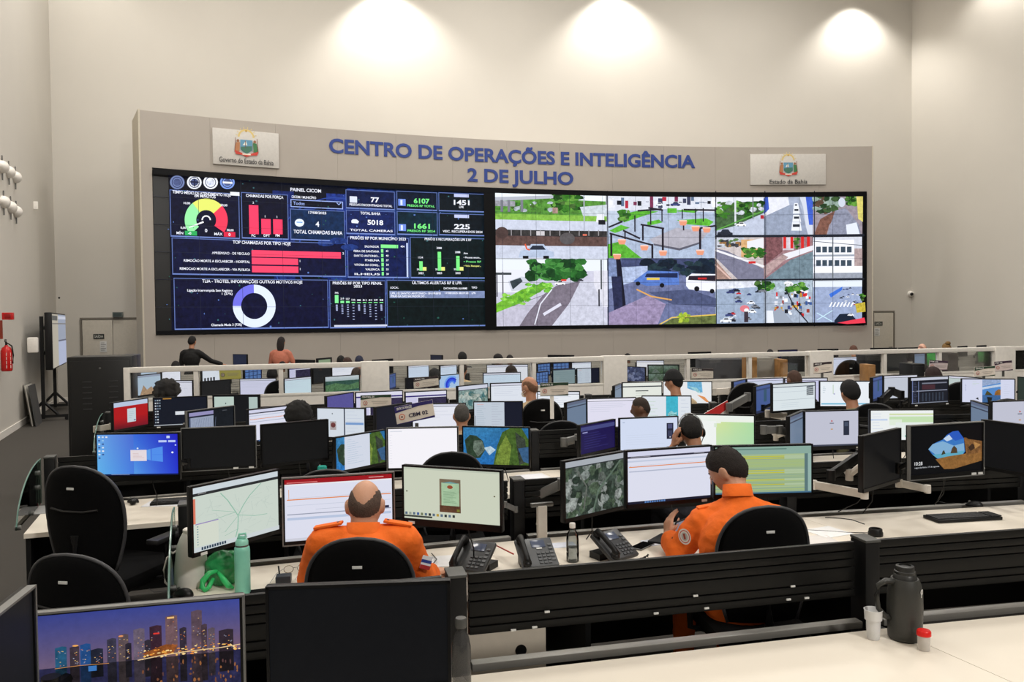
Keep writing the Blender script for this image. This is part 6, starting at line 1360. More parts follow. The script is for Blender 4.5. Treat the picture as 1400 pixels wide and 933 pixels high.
person('dark-haired person behind fourth glass pane beside the blue swirl screen', 594, 504, 12.6, 14, 'short', (30, 30, 32), 'dark', (70, 66, 60))
person('person in beige shirt mostly behind the mullion left of the yellow vest', 632, 497, 13.2, -20, 'short', (30, 26, 24), 'tan', (190, 162, 124))
person('person with brown hair at right end of third glass pane', 487, 503, 12.6, -10, 'long', (46, 30, 24), 'tan', (60, 50, 50))
person('dark-haired head peeping over the rail left of the standing man', 240, 494, 16.6, 10, 'short', (24, 20, 20), 'tan', (50, 50, 60))
person('dark-haired seated head just below the standing woman', 386, 494.5, 16.8, 10, 'short', (28, 20, 20), 'brown', (60, 50, 60))
person('black-haired head over the rail, left of the blue cap', 466, 486.5, 17.8, 10, 'short', (20, 18, 18), 'brown', (50, 50, 60))
person('brown head in profile over the rail touching the black-haired one', 475, 489, 15.6, 60, 'short', (60, 40, 34), 'brown', (70, 50, 50), T=.004)
person('person in dark blue cap over the rail', 491, 487, 17.9, 10, 'cap', (34, 38, 60), 'tan', (50, 50, 70), T=.02)
person('large dark head over the rail right of the small square display', 632, 481.5, 17.4, 14, 'short', (18, 17, 17), 'brown', (40, 44, 50), T=.025)
person('dark head over the rail, left one of the close pair', 681, 484, 15.8, 60, 'short', (24, 20, 22), 'brown', (60, 50, 50))
person('dark head over the rail, right one of the close pair', 697, 485.5, 18.2, 10, 'short', (28, 22, 22), 'brown', (60, 50, 50))
person('sliver of dark head over the rail right of the second column', 858, 483.5, 18.3, 10, 'short', (20, 18, 18), 'brown', (60, 50, 50))
person('sliver of black head over the rail near the third column', 1053, 478, 18.6, 10, 'short', (18, 16, 20), 'brown', (50, 50, 80))
person('brown cropped head over the rail near the right end of the bulkhead', 1167, 472.5, 18.0, 10, 'short', (92, 62, 50), 'tan', (60, 50, 50), T=.003)
person('pinkish bald head over the rail in front of the right wall', 1261, 470, 18.0, 10, 'bald', (150, 110, 96), 'pink', (90, 80, 80), T=.002)
person('head with dark blond bun over the rail in front of the right wall', 1294, 469.5, 17.4, 10, 'bun', (120, 92, 52), 'tan', (60, 60, 60), T=.012)

# ---- unique figures
def prims_person(label, base, HM, sk, sh, pn, ft, skin, shirt, pants, hair, haircol, T, vox=.0075, cvox=.011, disp=.005, hi=True, shoes=(24, 24, 24)):
    """joints in world space; base is the foot point"""
    t = thing('person', label, 'person', base); inv = Matrix.Translation(-Vector(base))
    def mv(P): return [('c', inv @ Vector(p[1]), inv @ Vector(p[2]), p[3], p[4]) if p[0] == 'c' else ('e', tuple(inv @ Vector(p[1])), p[2], *(p[3:])) for p in P]
    sk, sh, pn, ft = mv(sk), mv(sh), mv(pn), mv(ft); HM = inv @ HM
    q = prims_mesh(sk+sh+pn+ft); head_grid(q.bm, HM, head_pt, 56, 40)
    for sx in (-1, 1):
        q.ell((sx*.080, -.010, -.004), (.011, .021, .034), M=HM, n=16, m=12, rot=Matrix.Rotation(-.15, 4, 'X')).ell((sx*.086, -.016, .002), (.006, .019, .03), M=HM)
    remesh(q, vox, 'body', skin_mat(skin), t, 1)
    remesh(prims_mesh(sh, .013), cvox, 'shirt', cloth_mat('%d_%d_%d' % shirt, shirt), t, 2, disp)
    if pn: remesh(prims_mesh(pn, .012), .014, 'trousers', cloth_mat('%d_%d_%d' % pants, pants), t, 2, disp)
    if ft: prims_mesh(ft, .012).obj('shoes', mat('shoe', shoes, .5), t, smooth='all')
    add_head_details(t, None, HM, skin, hair, haircol, T, hi)
    if hi:
        for sx in (-1, 1):
            MB().ell((sx*.031, .083, .006), (.011, .009, .009), M=HM).obj('eye', mat('eye_white', (214, 208, 200), .2), t, smooth='all')
            MB().tube([(sx*.014, .089, .027), (sx*.030, .086, .031), (sx*.045, .076, .027)], .0035, 6, HM).obj('eyebrow', mat('eyebrow', (40, 30, 26), .9), t, smooth='all')
    return t, HM, inv
def hand(Wp, d, n, side, curl, spread=.0):
    """palm and five fingers: d = pointing direction, n = back-of-hand normal"""
    d = d.normalized(); r = d.cross(n).normalized()*side; n = r.cross(d).normalized()*side if side > 0 else -(r.cross(d).normalized())
    if n.dot(n) == 0: n = Vector((0, 0, 1))
    P = []; fl = ((.032, .024, .019), (.037, .027, .021), (.034, .025, .02), (.026, .019, .017))
    for i in range(4):
        o = (-.030+.020*i); k0 = Wp+r*o*.6; k1 = Wp+d*(.082-.006*abs(i-1.3))+r*o
        P.append(('c', k0, k1, .014, .0115)); a = curl[i]; p = k1; dd = (d+r*spread*(i-1.5)).normalized()
        for L in fl[i]:
            ang = a; dd = (dd*cos(ang)-n*sin(ang)).normalized(); nn = (n*cos(ang)+dd*sin(ang)); e = p+dd*L; P.append(('c', p, e, .0092, .0080)); p = e; n_ = nn
    th0 = Wp+d*.018-r*.026; th1 = th0+(d*.7-r*.75-n*.35).normalized()*.04; th2 = th1+(d*.95-r*.15-n*.3).normalized()*.032; th3 = th2+(d*.9+r*.2-n*.3).normalized()*.024
    P += [('c', th0, th1, .014, .011), ('c', th1, th2, .0105, .0095), ('c', th2, th3, .0095, .008)]
    return P
ORANGE = (238, 108, 26)
ok_ = lambda px, py, Y: ony(px, py, Y)
# bald man in orange
N = Matrix.Rotation(R(6), 4, 'Z'); hcp = ok_(499.5, 692.5, 3.68)
HM = Matrix.Translation(hcp) @ Matrix.Rotation(R(4), 4, 'Z') @ Matrix.Rotation(R(-16), 4, 'X')
X0 = hcp.x; Yb = 3.62
nb = Vector((X0-.0, 3.62, hcp.z-.165)); zsh = ok_(500, 742, Yb).z
SLs, SRs = Vector((X0-.185, Yb-.01, zsh+.0)), Vector((X0+.185, Yb+.02, zsh+.0))
eR, wR = ok_(577, 790, 3.78), ok_(592, 783, 3.98)
wR.z = max(wR.z, .785); eL, wL = Vector((X0-.27, 3.72, .86)), Vector((X0-.2, 4.0, .79))
hipz = .56; base = (X0, 3.55, 0)
sk = [('c', hcp+Vector((0, -.03, -.05)), nb, .062, .066), ('c', eR, wR, .034, .027), ('c', eL, wL, .034, .027)]
sk += hand(wR, Vector((.55, .85, -.08)), Vector((0, 0, 1)), 1, (.5, .55, .6, .65)) + hand(wL, Vector((.2, .9, -.05)), Vector((0, 0, 1)), -1, (.3, .3, .3, .3))
sh = [('e', (X0, Yb-.03, zsh-.13), (.19, .125, .19)), ('e', (X0, Yb-.03, zsh-.36), (.185, .15, .2)), ('c', SLs+Vector((.03, 0, .0)), SRs-Vector((.03, 0, 0)), .066, .066), ('c', nb+Vector((0, 0, .012)), nb+Vector((0, -.02, -.12)), .06, .13), ('c', nb+Vector((-.02, 0, .0)), SLs, .055, .058), ('c', nb+Vector((.02, 0, .0)), SRs, .055, .058),
      ('c', SLs, eL, .06, .048), ('c', SRs, eR, .064, .05), ('c', eR, eR+(wR-eR)*.75, .05, .04), ('c', eL, eL+(wL-eL)*.75, .05, .04)]
pn = [('e', (X0, 3.55, .58), (.19, .17, .13))]; ft = []
for s in (-1, 1): pn += [('c', (X0+s*.1, 3.57, .56), (X0+s*.12+.08, 3.98, .55), .09, .066), ('c', (X0+s*.12+.08, 3.98, .55), (X0+s*.12+.08, 4.0, .13), .062, .046)]; ft += [('c', (X0+s*.12+.08, 4.0, .09), (X0+s*.12+.1, 4.16, .055), .042, .036)]
t, HMl, inv = prims_person('bald man in orange uniform seen from behind at the red-header monitor', base, HM, sk, sh, pn, ft, 'fair', ORANGE, ORANGE, 'bald', (86, 68, 58), .003)
om = cloth_mat('%d_%d_%d' % ORANGE, ORANGE)
def collar(t, inv, nb, rz, r=.07, h=.035):
    q = MB(); c = inv @ nb; n = 22; ring = []
    M_ = Matrix.Translation(c) @ Matrix.Rotation(rz, 4, 'Z') @ Matrix.Rotation(-.25, 4, 'X')
    q.lathe([(r*1.12, -.03), (r, h), (r*.93, h), (r*1.0, -.03)], n, M_, 1.0, 1.0); q.obj('collar', om, t, smooth='all')
collar(t, inv, nb+Vector((0, .0, .07)), 0, .074, .035)
for s, S in ((-1, SLs), (1, SRs)):
    c = inv @ S; MB().box((0, 0, 0), (.13, .05, .012), bev=.005, M=Matrix.Translation(c+Vector((-s*.03, -.0, .083))) @ Matrix.Rotation(s*.17, 4, 'Y')).obj('epaulet', om, t)
    MB().ell(tuple(c+Vector((-s*.075, 0, .096))), (.007, .007, .004)).obj('epaulet_button', M_PIPE, t)
c = inv @ (SRs*.45+eR*.55); M_ = Matrix.Translation(c+Vector((.052, -.046, .01))) @ Matrix.Rotation(R(42), 4, 'Z') @ Matrix.Rotation(R(22), 4, 'Y')
A = Art(lambda u, v, L: tuple(M_ @ Vector((u, -.012-.0006*L, -v)))); A.rect(-.03, -.03, .03, .03, (226, 226, 230)); A.rect(-.03, -.012, .03, .002, (40, 60, 140)); A.rect(-.03, .012, .03, .03, (170, 40, 40)); A.obj('sleeve_flag', PRINT, t)

# man in orange looking at his phone
hcp = ok_(995, 645, 4.28)
HM = Matrix.Translation(hcp) @ Matrix.Rotation(R(52), 4, 'Z') @ Matrix.Rotation(R(-30), 4, 'X') @ Matrix.Diagonal((1.05, 1.05, 1.05, 1))
nb = ok_(1010, 679, 4.19); zs_ = ok_(1010, 712, 4.18).z
SLs, SRs = ok_(962, 714, 4.25), ok_(1058, 710, 4.12)
eL, wL = ok_(927, 772, 4.3), ok_(913, 752, 4.5); eR, wR = Vector((1.5, 4.3, .86)), Vector((1.22, 4.55, .80))
eL.z = max(eL.z, .8); wL.z = max(wL.z, .83)
cx = (SLs.x+SRs.x)/2; cy = 4.17
sk = [('c', hcp+Vector((.02, -.03, -.05)), nb, .062, .066), ('c', eL, wL, .036, .028), ('c', eR, wR, .034, .027)]
sk += hand(wL, Vector((.12, .3, .85)), Vector((-.85, -.4, .0)), -1, (.30, .34, .38, .45)) + hand(wR, Vector((-.2, .9, -.05)), Vector((0, 0, 1)), 1, (.3, .3, .3, .3))
sh = [('e', (cx, cy-.03, zs_-.12), (.205, .135, .2)), ('e', (cx+.0, cy-.05, zs_-.38), (.19, .16, .22)), ('c', SLs+Vector((.04, 0, .0)), SRs-Vector((.04, 0, 0)), .07, .07), ('c', nb+Vector((0, 0, -.01)), nb+Vector((0, -.02, -.13)), .056, .14), ('c', nb+Vector((.02, 0, -.03)), SLs+Vector((.02, 0, .01)), .052, .058), ('c', nb+Vector((-.02, 0, -.03)), SRs+Vector((-.02, 0, .01)), .052, .058),
      ('c', SLs, eL, .072, .056), ('c', eL, eL+(wL-eL)*.62, .056, .05), ('c', SRs, eR, .07, .055), ('c', eR, eR+(wR-eR)*.75, .05, .042)]
pn = [('e', (cx, 4.16, .58), (.19, .17, .13))]; ft = []
for s in (-1, 1): pn += [('c', (cx+s*.1, 4.17, .56), (cx+s*.14-.06, 4.56, .55), .09, .066), ('c', (cx+s*.14-.06, 4.56, .55), (cx+s*.12-.1, 4.52, .13), .062, .046)]; ft += [('c', (cx+s*.12-.1, 4.52, .09), (cx+s*.12-.1, 4.68, .055), .042, .036)]
t, HMl, inv = prims_person('man in orange uniform with short dark hair looking down at a phone', (cx, 4.16, 0), HM, sk, sh, pn, ft, 'fair', ORANGE, ORANGE, 'short', (34, 27, 24), .011)
collar(t, inv, nb+Vector((-.005, .008, .028)), 0, .072, .034)
c = inv @ SLs; MB().box((0, 0, 0), (.13, .05, .012), bev=.005, M=Matrix.Translation(c+Vector((.03, 0, .088))) @ Matrix.Rotation(-.2, 4, 'Y')).obj('epaulet', om, t)
c = inv @ (SLs*.62+eL*.38); M_ = Matrix.Translation(c+Vector((-.052, -.055, .0))) @ Matrix.Rotation(R(-40), 4, 'Z') @ Matrix.Rotation(R(-14), 4, 'Y')
A = Art(lambda u, v, L: tuple(M_ @ Vector((u, -.018-.0006*L, -v)))); A.circ(0, 0, .036, .042, (226, 222, 216), 0, 22); A.ring(0, 0, .026, .03, 0, 360, (196, 60, 40), 1.15, 22); A.circ(0, 0, .018, .022, (180, 180, 176), 0, 14); A.rect(-.006, -.016, .006, .014, (150, 60, 40)); A.obj('sleeve_badge', PRINT, t)
c = inv @ (SLs*.12+eL*.88); MB().ell(tuple(c+Vector((-.02, -.0, .05))), (.03, .02, .012)).obj('sleeve_badge', mat('badge_dark', (40, 30, 26), .6), t, smooth='all')
c = ok_(929, 722, 4.52)
th = thing('smartphone', 'smartphone held in the left hand of the man in orange', 'phone', c, R(28)); 
MB().box((0, 0, 0), (.072, .009, .15), bev=.003, M=Matrix.Rotation(R(38), 4, 'X') @ Matrix.Rotation(R(-18), 4, 'Y')).obj('case', M_BLACK, th)
MB().box((0, -.0055, 0), (.064, .001, .14), M=Matrix.Rotation(R(38), 4, 'X') @ Matrix.Rotation(R(-18), 4, 'Y')).obj('display', mat('phone_display', (120, 132, 156), .2, emit=.5), th)

# headset wearer with hand on temple
p = ok_(948, 570, 6.15); zt = p.z-.008; hc, sk, sh, pn, ft = seated(zt, .1, armL=(Vector((-.3, .28, .79)), Vector((-.13, .18, zt-.22))))
an = R(18); W_ = Matrix.Translation((p.x+.03, p.y-.1, 0)) @ Matrix.Rotation(an, 4, 'Z')
hc = Vector(hc)+Vector((0, .02, 0)); HM = W_ @ Matrix.Translation(hc) @ Matrix.Rotation(R(-14), 4, 'Z') @ Matrix.Rotation(R(-18), 4, 'X')
def wv(P): return [('c', W_ @ Vector(q_[1]), W_ @ Vector(q_[2]), q_[3], q_[4]) if q_[0] == 'c' else ('e', tuple(W_ @ Vector(q_[1])), q_[2]) for q_ in P]
sk = wv(sk)+[]; hw = W_ @ Vector((-.13, .18, zt-.22)); sk += hand(hw, Vector((.1, -.25, .9)), W_.to_3x3() @ Vector((-1, .2, 0)), -1, (.2, .2, .2, .2))
t, HMl, inv = prims_person('person with black hair wearing a headset, hand on temple, before the green spreadsheet', (p.x+.03, p.y-.1, 0), HM, sk, wv(sh), wv(pn), wv(ft), 'tan', (46, 44, 46), (30, 32, 40), 'short', (20, 16, 15), .013, vox=.008, cvox=.012, hi=False)
hs = MB().tube([tuple(HMl @ Vector((.098*cos(a), -.01, .02+.128*sin(a)))) for a in [R(x) for x in range(-15, 196, 15)]], .005, 6).obj('headset_band', mat('headset_grey', (150, 150, 150), .3, metal=.5), t, smooth='all')
for s in (-1, 1): MB().ell((s*.096, -.005, -.005), (.016, .034, .036), M=HMl).obj('headset_cup', M_BLACK, hs, smooth='all')
MB().tube([tuple(HMl @ Vector(v)) for v in ((.1, 0, -.03), (.095, .06, -.07), (.06, .1, -.08))], .003, 5).obj('headset_microphone', M_BLACK, hs, smooth='all')

# standing pair in front of the bulkhead
def standing(label, px, py, Y, shirt, pants, skin, hair, haircol, armR, rz, T=.012):
    p = ok_(px, py, Y); zt = p.z-T; k = zt/1.75; an = R(rz)
    W_ = Matrix.Translation((p.x, p.y, 0)) @ Matrix.Rotation(an, 4, 'Z') @ Matrix.Diagonal((k, k, k, 1)); V = lambda x, y, z: W_ @ Vector((x, y, z))
    HM = W_ @ Matrix.Translation((0, .02, 1.635)) @ Matrix.Rotation(R(-8), 4, 'X')
    sk = [('c', V(0, -.0, 1.58), V(0, -.03, 1.44), .052, .06)]
    sh = [('e', V(0, -.03, 1.28), (.18, .11, .2)), ('e', V(0, -.02, 1.06), (.15, .105, .18)), ('c', V(-.14, -.03, 1.41), V(.14, -.03, 1.41), .06, .06), ('c', V(0, -.03, 1.45), V(0, -.03, 1.3), .06, .12)]
    for S, E_, Wp in ((V(-.18, -.03, 1.39), V(-.25, .02, 1.12), V(-.2, .2, 1.0)), (V(.18, -.03, 1.39), V(*armR[0]), V(*armR[1]))):
        sh += [('c', S, E_, .055, .042), ('c', E_, E_+(Wp-E_)*.9, .042, .032)]; sk += [('c', E_, Wp, .03, .022), ('e', tuple(Wp+(Wp-E_).normalized()*.05), (.04, .04, .02))]
    pn = [('e', V(0, -.02, .92), (.165, .12, .14))]; ft = []
    for s in (-1, 1): pn += [('c', V(s*.09, -.01, .9), V(s*.1, .01, .5), .085, .06), ('c', V(s*.1, .01, .5), V(s*.1, -.01, .1), .058, .042)]; ft += [('c', V(s*.1, -.03, .055), V(s*.11, .14, .045), .042, .034)]
    prims_person(label, (p.x, p.y, 0), HM, sk, sh, pn, ft, skin, shirt, pants, hair, haircol, T, .013, .016, .002, False)
standing('standing man in black seen from behind, arm stretched right, before the charts', 262, 460, 17.6, (14, 14, 15), (20, 20, 24), 'tan', 'short', (16, 14, 14), ((.36, .12, 1.22), (.58, .2, 1.14)), 0)
standing('standing woman with long dark hair and salmon top before the charts', 384, 461, 17.8, (176, 106, 86), (30, 30, 40), 'tan', 'long', (26, 18, 18), ((.28, .02, 1.16), (.36, .2, 1.12)), 0)
# ================================================================== SMALL THINGS
DZ = .75
def on_desk(px, py, z=DZ): return onz(px, py, z)
ROWA = math.atan(.26)
# pedestal seen below the slats
p = onz(690, 900, .5); Yp = 3.86
p = ony(640, 885, Yp); p2 = ony(735, 885, Yp)
t = thing('pedestal_cabinet', 'cream cabinet with round black hole seen under the slatted panel', 'cabinet', ((p.x+p2.x)/2, Yp+.2, 0), R(14))
wd = p2.x-p.x+.3
MB().box((-.15, 0, .33), (wd, .4, .66), bev=.006).obj('body', M_CREAM, t)
MB().cyl((.04, -.205, .445), (.04, -.19, .445), .028, n=20).obj('cable_hole', M_BLACK, t)
# slat clips
for k, (px, py) in enumerate(((748, 837), (731, 858), (897, 839), (951, 815), (966, 832), (1084, 802), (1078, 820), (1103, 818), (702, 862))):
    x = ray(px, py); a, s, kk = ROWS['A']; Y = (a+.135)/(1-s*x.x); q_ = Vector((0, 0, H))+x*Y; an = deskA.rotation_euler.z
    MB().box((0, 0, 0), (.02, .006, .007)).obj('slat_clip', M_LABEL, deskA, smooth=False, M=Matrix.Rotation(-an, 4, 'Z') @ Matrix.Translation(q_-Vector(deskA.location)) @ Matrix.Rotation(an, 4, 'Z'))

def lathe_thing(name, label, cat, px, py, prof, part_name, m, z=DZ, n=28, rz=0):
    p = on_desk(px, py, z); t = thing(name, label, cat, p, rz); MB().lathe(prof, n).obj(part_name, m, t); return t
# thermos on the near desk
M_TH = mat('thermos_grey', (50, 50, 47), .45, bump=.1)
t = thing('thermos', 'dark grey thermos jug with handle on nearest desk', 'thermos', on_desk(1237, 873), R(0))
MB().lathe([(0, 0), (.058, 0), (.064, .008), (.066, .06), (.068, .13), (.066, .19), (.06, .225), (.052, .245), (.0, .245)], 32).obj('body', M_TH, t)
MB().lathe([(0, .24), (.046, .24), (.042, .262), (.04, .264), (.04, .275), (.036, .277), (.036, .287), (.034, .295), (.024, .298), (.024, .292), (0, .292)], 28).obj('lid', mat('thermos_lid', (38, 38, 37), .4), t)
MB().tube([(-.035, -.01, .232), (-.085, -.015, .24), (-.115, -.018, .224), (-.124, -.02, .18), (-.115, -.018, .13), (-.085, -.012, .095), (-.06, -.005, .085)], [.013, .012, .011, .010, .010, .011, .013], 10).obj('handle', M_TH, t, smooth='all')
A = Art(lambda u, v, L: ((.0655+.0003*L)*sin(u), -(.0655+.0003*L)*cos(u), .215-v)); A.ring(.75, .012, .07, .19, 0, 360, (196, 196, 192), .06, 14); A.rect(.62, .012, .7, .034, (196, 196, 192)); A.obj('letter_mark', PRINT, t)
# cup
t = thing('plastic_cup', 'translucent white plastic cup left of the thermos', 'cup', on_desk(1194, 874), 0)
MB().lathe([(0, .002), (.021, 0), (.024, .004), (.027, .05), (.0275, .078), (.033, .08), (.035, .118), (.0365, .121), (.034, .121), (.032, .083), (.0265, .08), (.023, .006), (0, .006)], 28).obj('cup_body', mat('frosted_plastic', (232, 232, 232), .35, alpha=.72), t)
# jar with red lid
t = thing('sample_jar', 'small clear jar with bright red lid right of the thermos', 'jar', on_desk(1263, 889), 0)
MB().lathe([(0, .001), (.021, 0), (.0225, .003), (.0235, .06), (.022, .06), (.021, .004), (0, .004)], 26).obj('jar_body', mat('milky_plastic', (226, 222, 216), .25, alpha=.45), t)
MB().lathe([(0, .078), (.023, .078), (.026, .074), (.0265, .058), (.025, .058), (0, .06)], 26).obj('lid', mat('red_lid', (216, 26, 20), .35), t)
MB().box((0, 0, .012), (.02, .02, .02), bev=.006).obj('contents', mat('jar_contents', (150, 132, 110), .8), t)
# bottle between black monitor and post
t = thing('dark_bottle', 'dark smoky bottle standing at the right edge of the foreground black monitor', 'bottle', Vector((-.185, 2.72, .75)), 0)
MB().lathe([(0, 0), (.03, 0), (.033, .01), (.033, .12), (.031, .13), (.033, .14), (.033, .19), (.026, .225), (.014, .245), (.014, .26), (0, .26)], 24).obj('body', mat('smoked_plastic', (66, 66, 66), .15, alpha=.7), t)
MB().lathe([(0, .255), (.019, .255), (.02, .26), (.02, .285), (.018, .288), (0, .288)], 20).obj('lid', mat('bottle_lid_grey', (72, 72, 70), .4), t)
# mint bottle
MINT = mat('mint_plastic', (126, 200, 178), .35)
t = thing('drinking_bottle', 'tall mint green drinking bottle left of the black foreground monitor', 'bottle', on_desk(332, 811), 0)
MB().lathe([(0, 0), (.035, 0), (.037, .004), (.037, .205), (.035, .222), (.029, .23), (0, .23)], 30).obj('body', MINT, t)
MB().lathe([(.03, .226), (.031, .226), (.031, .235), (0, .235)], 24).obj('neck_ring', M_GREYM, t)
MB().lathe([(0, .232), (.03, .232), (.03, .252), (.024, .262), (0, .265)], 24).box((0, 0, .27), (.04, .016, .012), bev=.004).tube([(-.018, 0, .262), (-.012, 0, .285), (.018, 0, .288), (.02, 0, .27)], .006, 8).obj('lid', mat('mint_lid', (140, 206, 186), .3), t)
# small teal bottle in third row
t = thing('teal_bottle', 'small teal bottle top below the black off monitor', 'bottle', on_desk(441, 667), 0)
MB().lathe([(0, 0), (.034, 0), (.036, .01), (.036, .13), (0, .13)], 24).obj('body', mat('teal_plastic', (60, 170, 150), .35), t); MB().lathe([(0, .128), (.036, .128), (.038, .132), (.036, .165), (.03, .172), (0, .172)], 24).obj('lid', mat('teal_lid', (52, 186, 170), .3), t)
# white jug
t = thing('white_jug', 'white plastic jug with cable loop beside green bag at left', 'jug', on_desk(262, 800), 0)
MB().lathe([(0, 0), (.075, 0), (.08, .01), (.078, .1), (.066, .2), (.05, .24), (.038, .262), (0, .262)], 30).obj('body', mat('jug_white', (226, 222, 214), .45), t)
MB().lathe([(0, .26), (.036, .26), (.036, .28), (.03, .285), (0, .285)], 22).obj('lid', M_WHITE, t)
MB().tube([(-.06, -.03, .18), (-.1, -.045, .15), (-.115, -.05, .09), (-.11, -.05, .03), (-.085, -.05, .006)], .005, 6).obj('cord', M_WHITE, t, smooth='all')
# green bag
p = on_desk(306, 798); t = thing('green_bag', 'knotted translucent green plastic bag between jug and mint bottle', 'bag', p, 0)
gb = mat('green_film', (40, 150, 84), .25, alpha=.82, bump=.8, bscale=22, var=.3, vscale=16)
q = MB(); bmesh.ops.create_icosphere(q.bm, subdivisions=4, radius=1)
for v in q.bm.verts:
    n = mnoise.noise(v.co*2.3)*.12+mnoise.noise(v.co*6)*.06; c = v.co*(1+n); v.co = Vector((c.x*.098, c.y*.075, max(-.075, c.z*.092)+.076))
q.obj('bag_body', gb, t, smooth='all')
gl = mat('green_film_light', (56, 196, 110), .3, alpha=.88)
MB().tube([(-.005, -.07, .085), (-.035, -.095, .082), (-.06, -.11, .05), (-.062, -.12, .02), (-.045, -.125, .006), (-.03, -.115, .02), (-.018, -.09, .055)], [.008, .014, .016, .015, .012, .012, .008], 8).obj('bag_handle', gl, t, smooth='all')
MB().tube([(.0, -.075, .08), (.03, -.09, .05), (.06, -.1, .02), (.085, -.1, .008)], [.008, .014, .015, .006], 8).obj('bag_handle', gl, t, smooth='all')
# mice
def mouse(label, px, py, rz=0, z=DZ):
    t = thing('computer_mouse', label, 'mouse', on_desk(px, py, z), rz)
    q = MB(); bmesh.ops.create_uvsphere(q.bm, u_segments=20, v_segments=12, radius=1)
    for v in q.bm.verts: v.co = Vector((v.co.x*.031, v.co.y*.055, max(0, v.co.z)*.034*(1-.25*v.co.y)))
    q.obj('shell', M_BLACK, t, smooth='all'); MB().cyl((-.004, .028, .028), (.004, .028, .028), .008).obj('wheel', M_GREYM, t)
    MB().tube([(0, .052, .01), (.02, .1, .004), (-.02, .16, .004), (.01, .22, .004)], .002, 5).obj('cord', M_BLACK, t); return t
mouse('black computer mouse in front of the white jug', 251, 814, R(70))
mouse('black computer mouse beside the keyboard on right desk', 1332, 692, R(60))
mouse('black computer mouse below the blue desktop monitor', 182, 687, R(60))
# glasses
p = on_desk(404, 784); t = thing('eyeglasses', 'thin wire eyeglasses lying behind the black phone at left', 'glasses', p, R(20))
for s in (-1, 1): MB().tube([(s*.034+.024*cos(a), .0, .024+.019*sin(a)) for a in [2*pi*i/14 for i in range(15)]], .0016, 5).obj('rim', mat('gold_wire', (120, 100, 70), .3, metal=.8), t)
MB().tube([(-.01, 0, .03), (.01, 0, .03)], .0014, 5).obj('bridge', M_GREYM, t)
for s in (-1, 1): MB().tube([(s*.058, 0, .03), (s*.06-.04, -.07, .03), (s*.06-.075, -.135, .006)], .0014, 5).obj('temple', M_GREYM, t)
# phone-like gadget and pad
p = on_desk(388, 797); t = thing('handheld_radio', 'small grey-black handheld device left of the bald man chair', 'radio', p, R(10)); MB().box((0, 0, .02), (.075, .06, .04), bev=.006).obj('case', mat('device_grey', (70, 76, 86), .35), t); MB().cyl((-.02, .01, .03), (-.03, .05, .07), .004).obj('antenna', M_BLACK, t)
p = on_desk(372, 812); t = thing('mouse_pad', 'black pad at the near desk edge left of the foreground black monitor', 'pad', p, R(20)); MB().box((0, 0, .003), (.2, .16, .005), bev=.002).obj('pad', M_FAB, t)
# desk telephones
def telephone(label, px, py, rz, flip=1, cord=True, lit=False, zoff=0, tilt=28, col=(46, 47, 48)):
    t = thing('desk_telephone', label, 'telephone', on_desk(px, py, DZ+zoff), R(rz)); m = mat('phone_%d' % col[0], col, .38)
    T_ = Matrix.Translation((0, -.09, .015)) @ Matrix.Rotation(R(tilt), 4, 'X')
    MB().box((0, .1, .012), (.20, .20, .024), bev=.008, M=T_).obj('console', m, t)
    MB().box((-.05, .045, .03), (.012, .10, .05), bev=.003).box((.05, .045, .03), (.012, .1, .05), bev=.003).obj('stand', M_BLACK, t) if False else MB().prism([(-.08, .02), (-.07, .11), (.09, .11), (.08, .02)], 0, .035).obj('stand', M_BLACK, t)
    x = -.072*flip
    q = MB().tube([(x, .0+.01, .045), (x, .05, .056), (x, .15, .056), (x, .19, .045)], [.02, .015, .015, .02], 10, T_); q.ell((x, .02, .036), (.024, .026, .018), M=T_).ell((x, .18, .036), (.024, .026, .018), M=T_)
    q.obj('handset', M_BLACK, t, smooth='all')
    MB().box((.018*flip, .155, .025), (.075, .05, .004), bev=.001, M=T_).obj('display', mat('phone_lcd', (76, 84, 104), .15), t)
    if lit: MB().box((.018*flip, .122, .026), (.03, .008, .003), M=T_).obj('display_label', M_LABEL, t)
    for i in range(4):
        for j in range(3): MB().box(((-.012+.024*j)*1+.018*flip, .022+.022*i, .026), (.017, .013, .006), bev=.001, M=T_).obj('key', mat('phone_key', (66, 68, 70), .4), t, smooth=False)
    for i in range(5): MB().box((.078*flip, .04+.026*i, .026), (.02, .012, .005), M=T_).obj('side_key', mat('phone_key2', (84, 86, 88), .4), t, smooth=False)
    if cord:
        pts = []; n = 90
        P0, P1, P2, P3 = Vector((x, -.09, .02)), Vector((x+.03*flip, -.14, .012)), Vector((.1*flip, -.15, .012)), Vector((.16*flip, -.11, .012))
        for i in range(n+1):
            f = i/n; c = P0*(1-f)**3+P1*3*f*(1-f)**2+P2*3*f*f*(1-f)+P3*f**3; a = i*1.9; pts.append(c+Vector((0, cos(a)*.006, .002+abs(sin(a))*.009)))
        MB().tube(pts, .0028, 5).obj('coiled_cord', M_BLACK, t, smooth='all')
    return t
telephone('black desk telephone turned away, right of the bald man', 648, 781, -22, 1, True, tilt=32)
telephone('grey-keyed desk telephone with lit display at centre', 733, 776, 14, 1, True, True, col=(64, 66, 68), tilt=30)
telephone('black desk telephone turned sideways, left of the phone user', 838, 765, 38, 1, True, tilt=32)
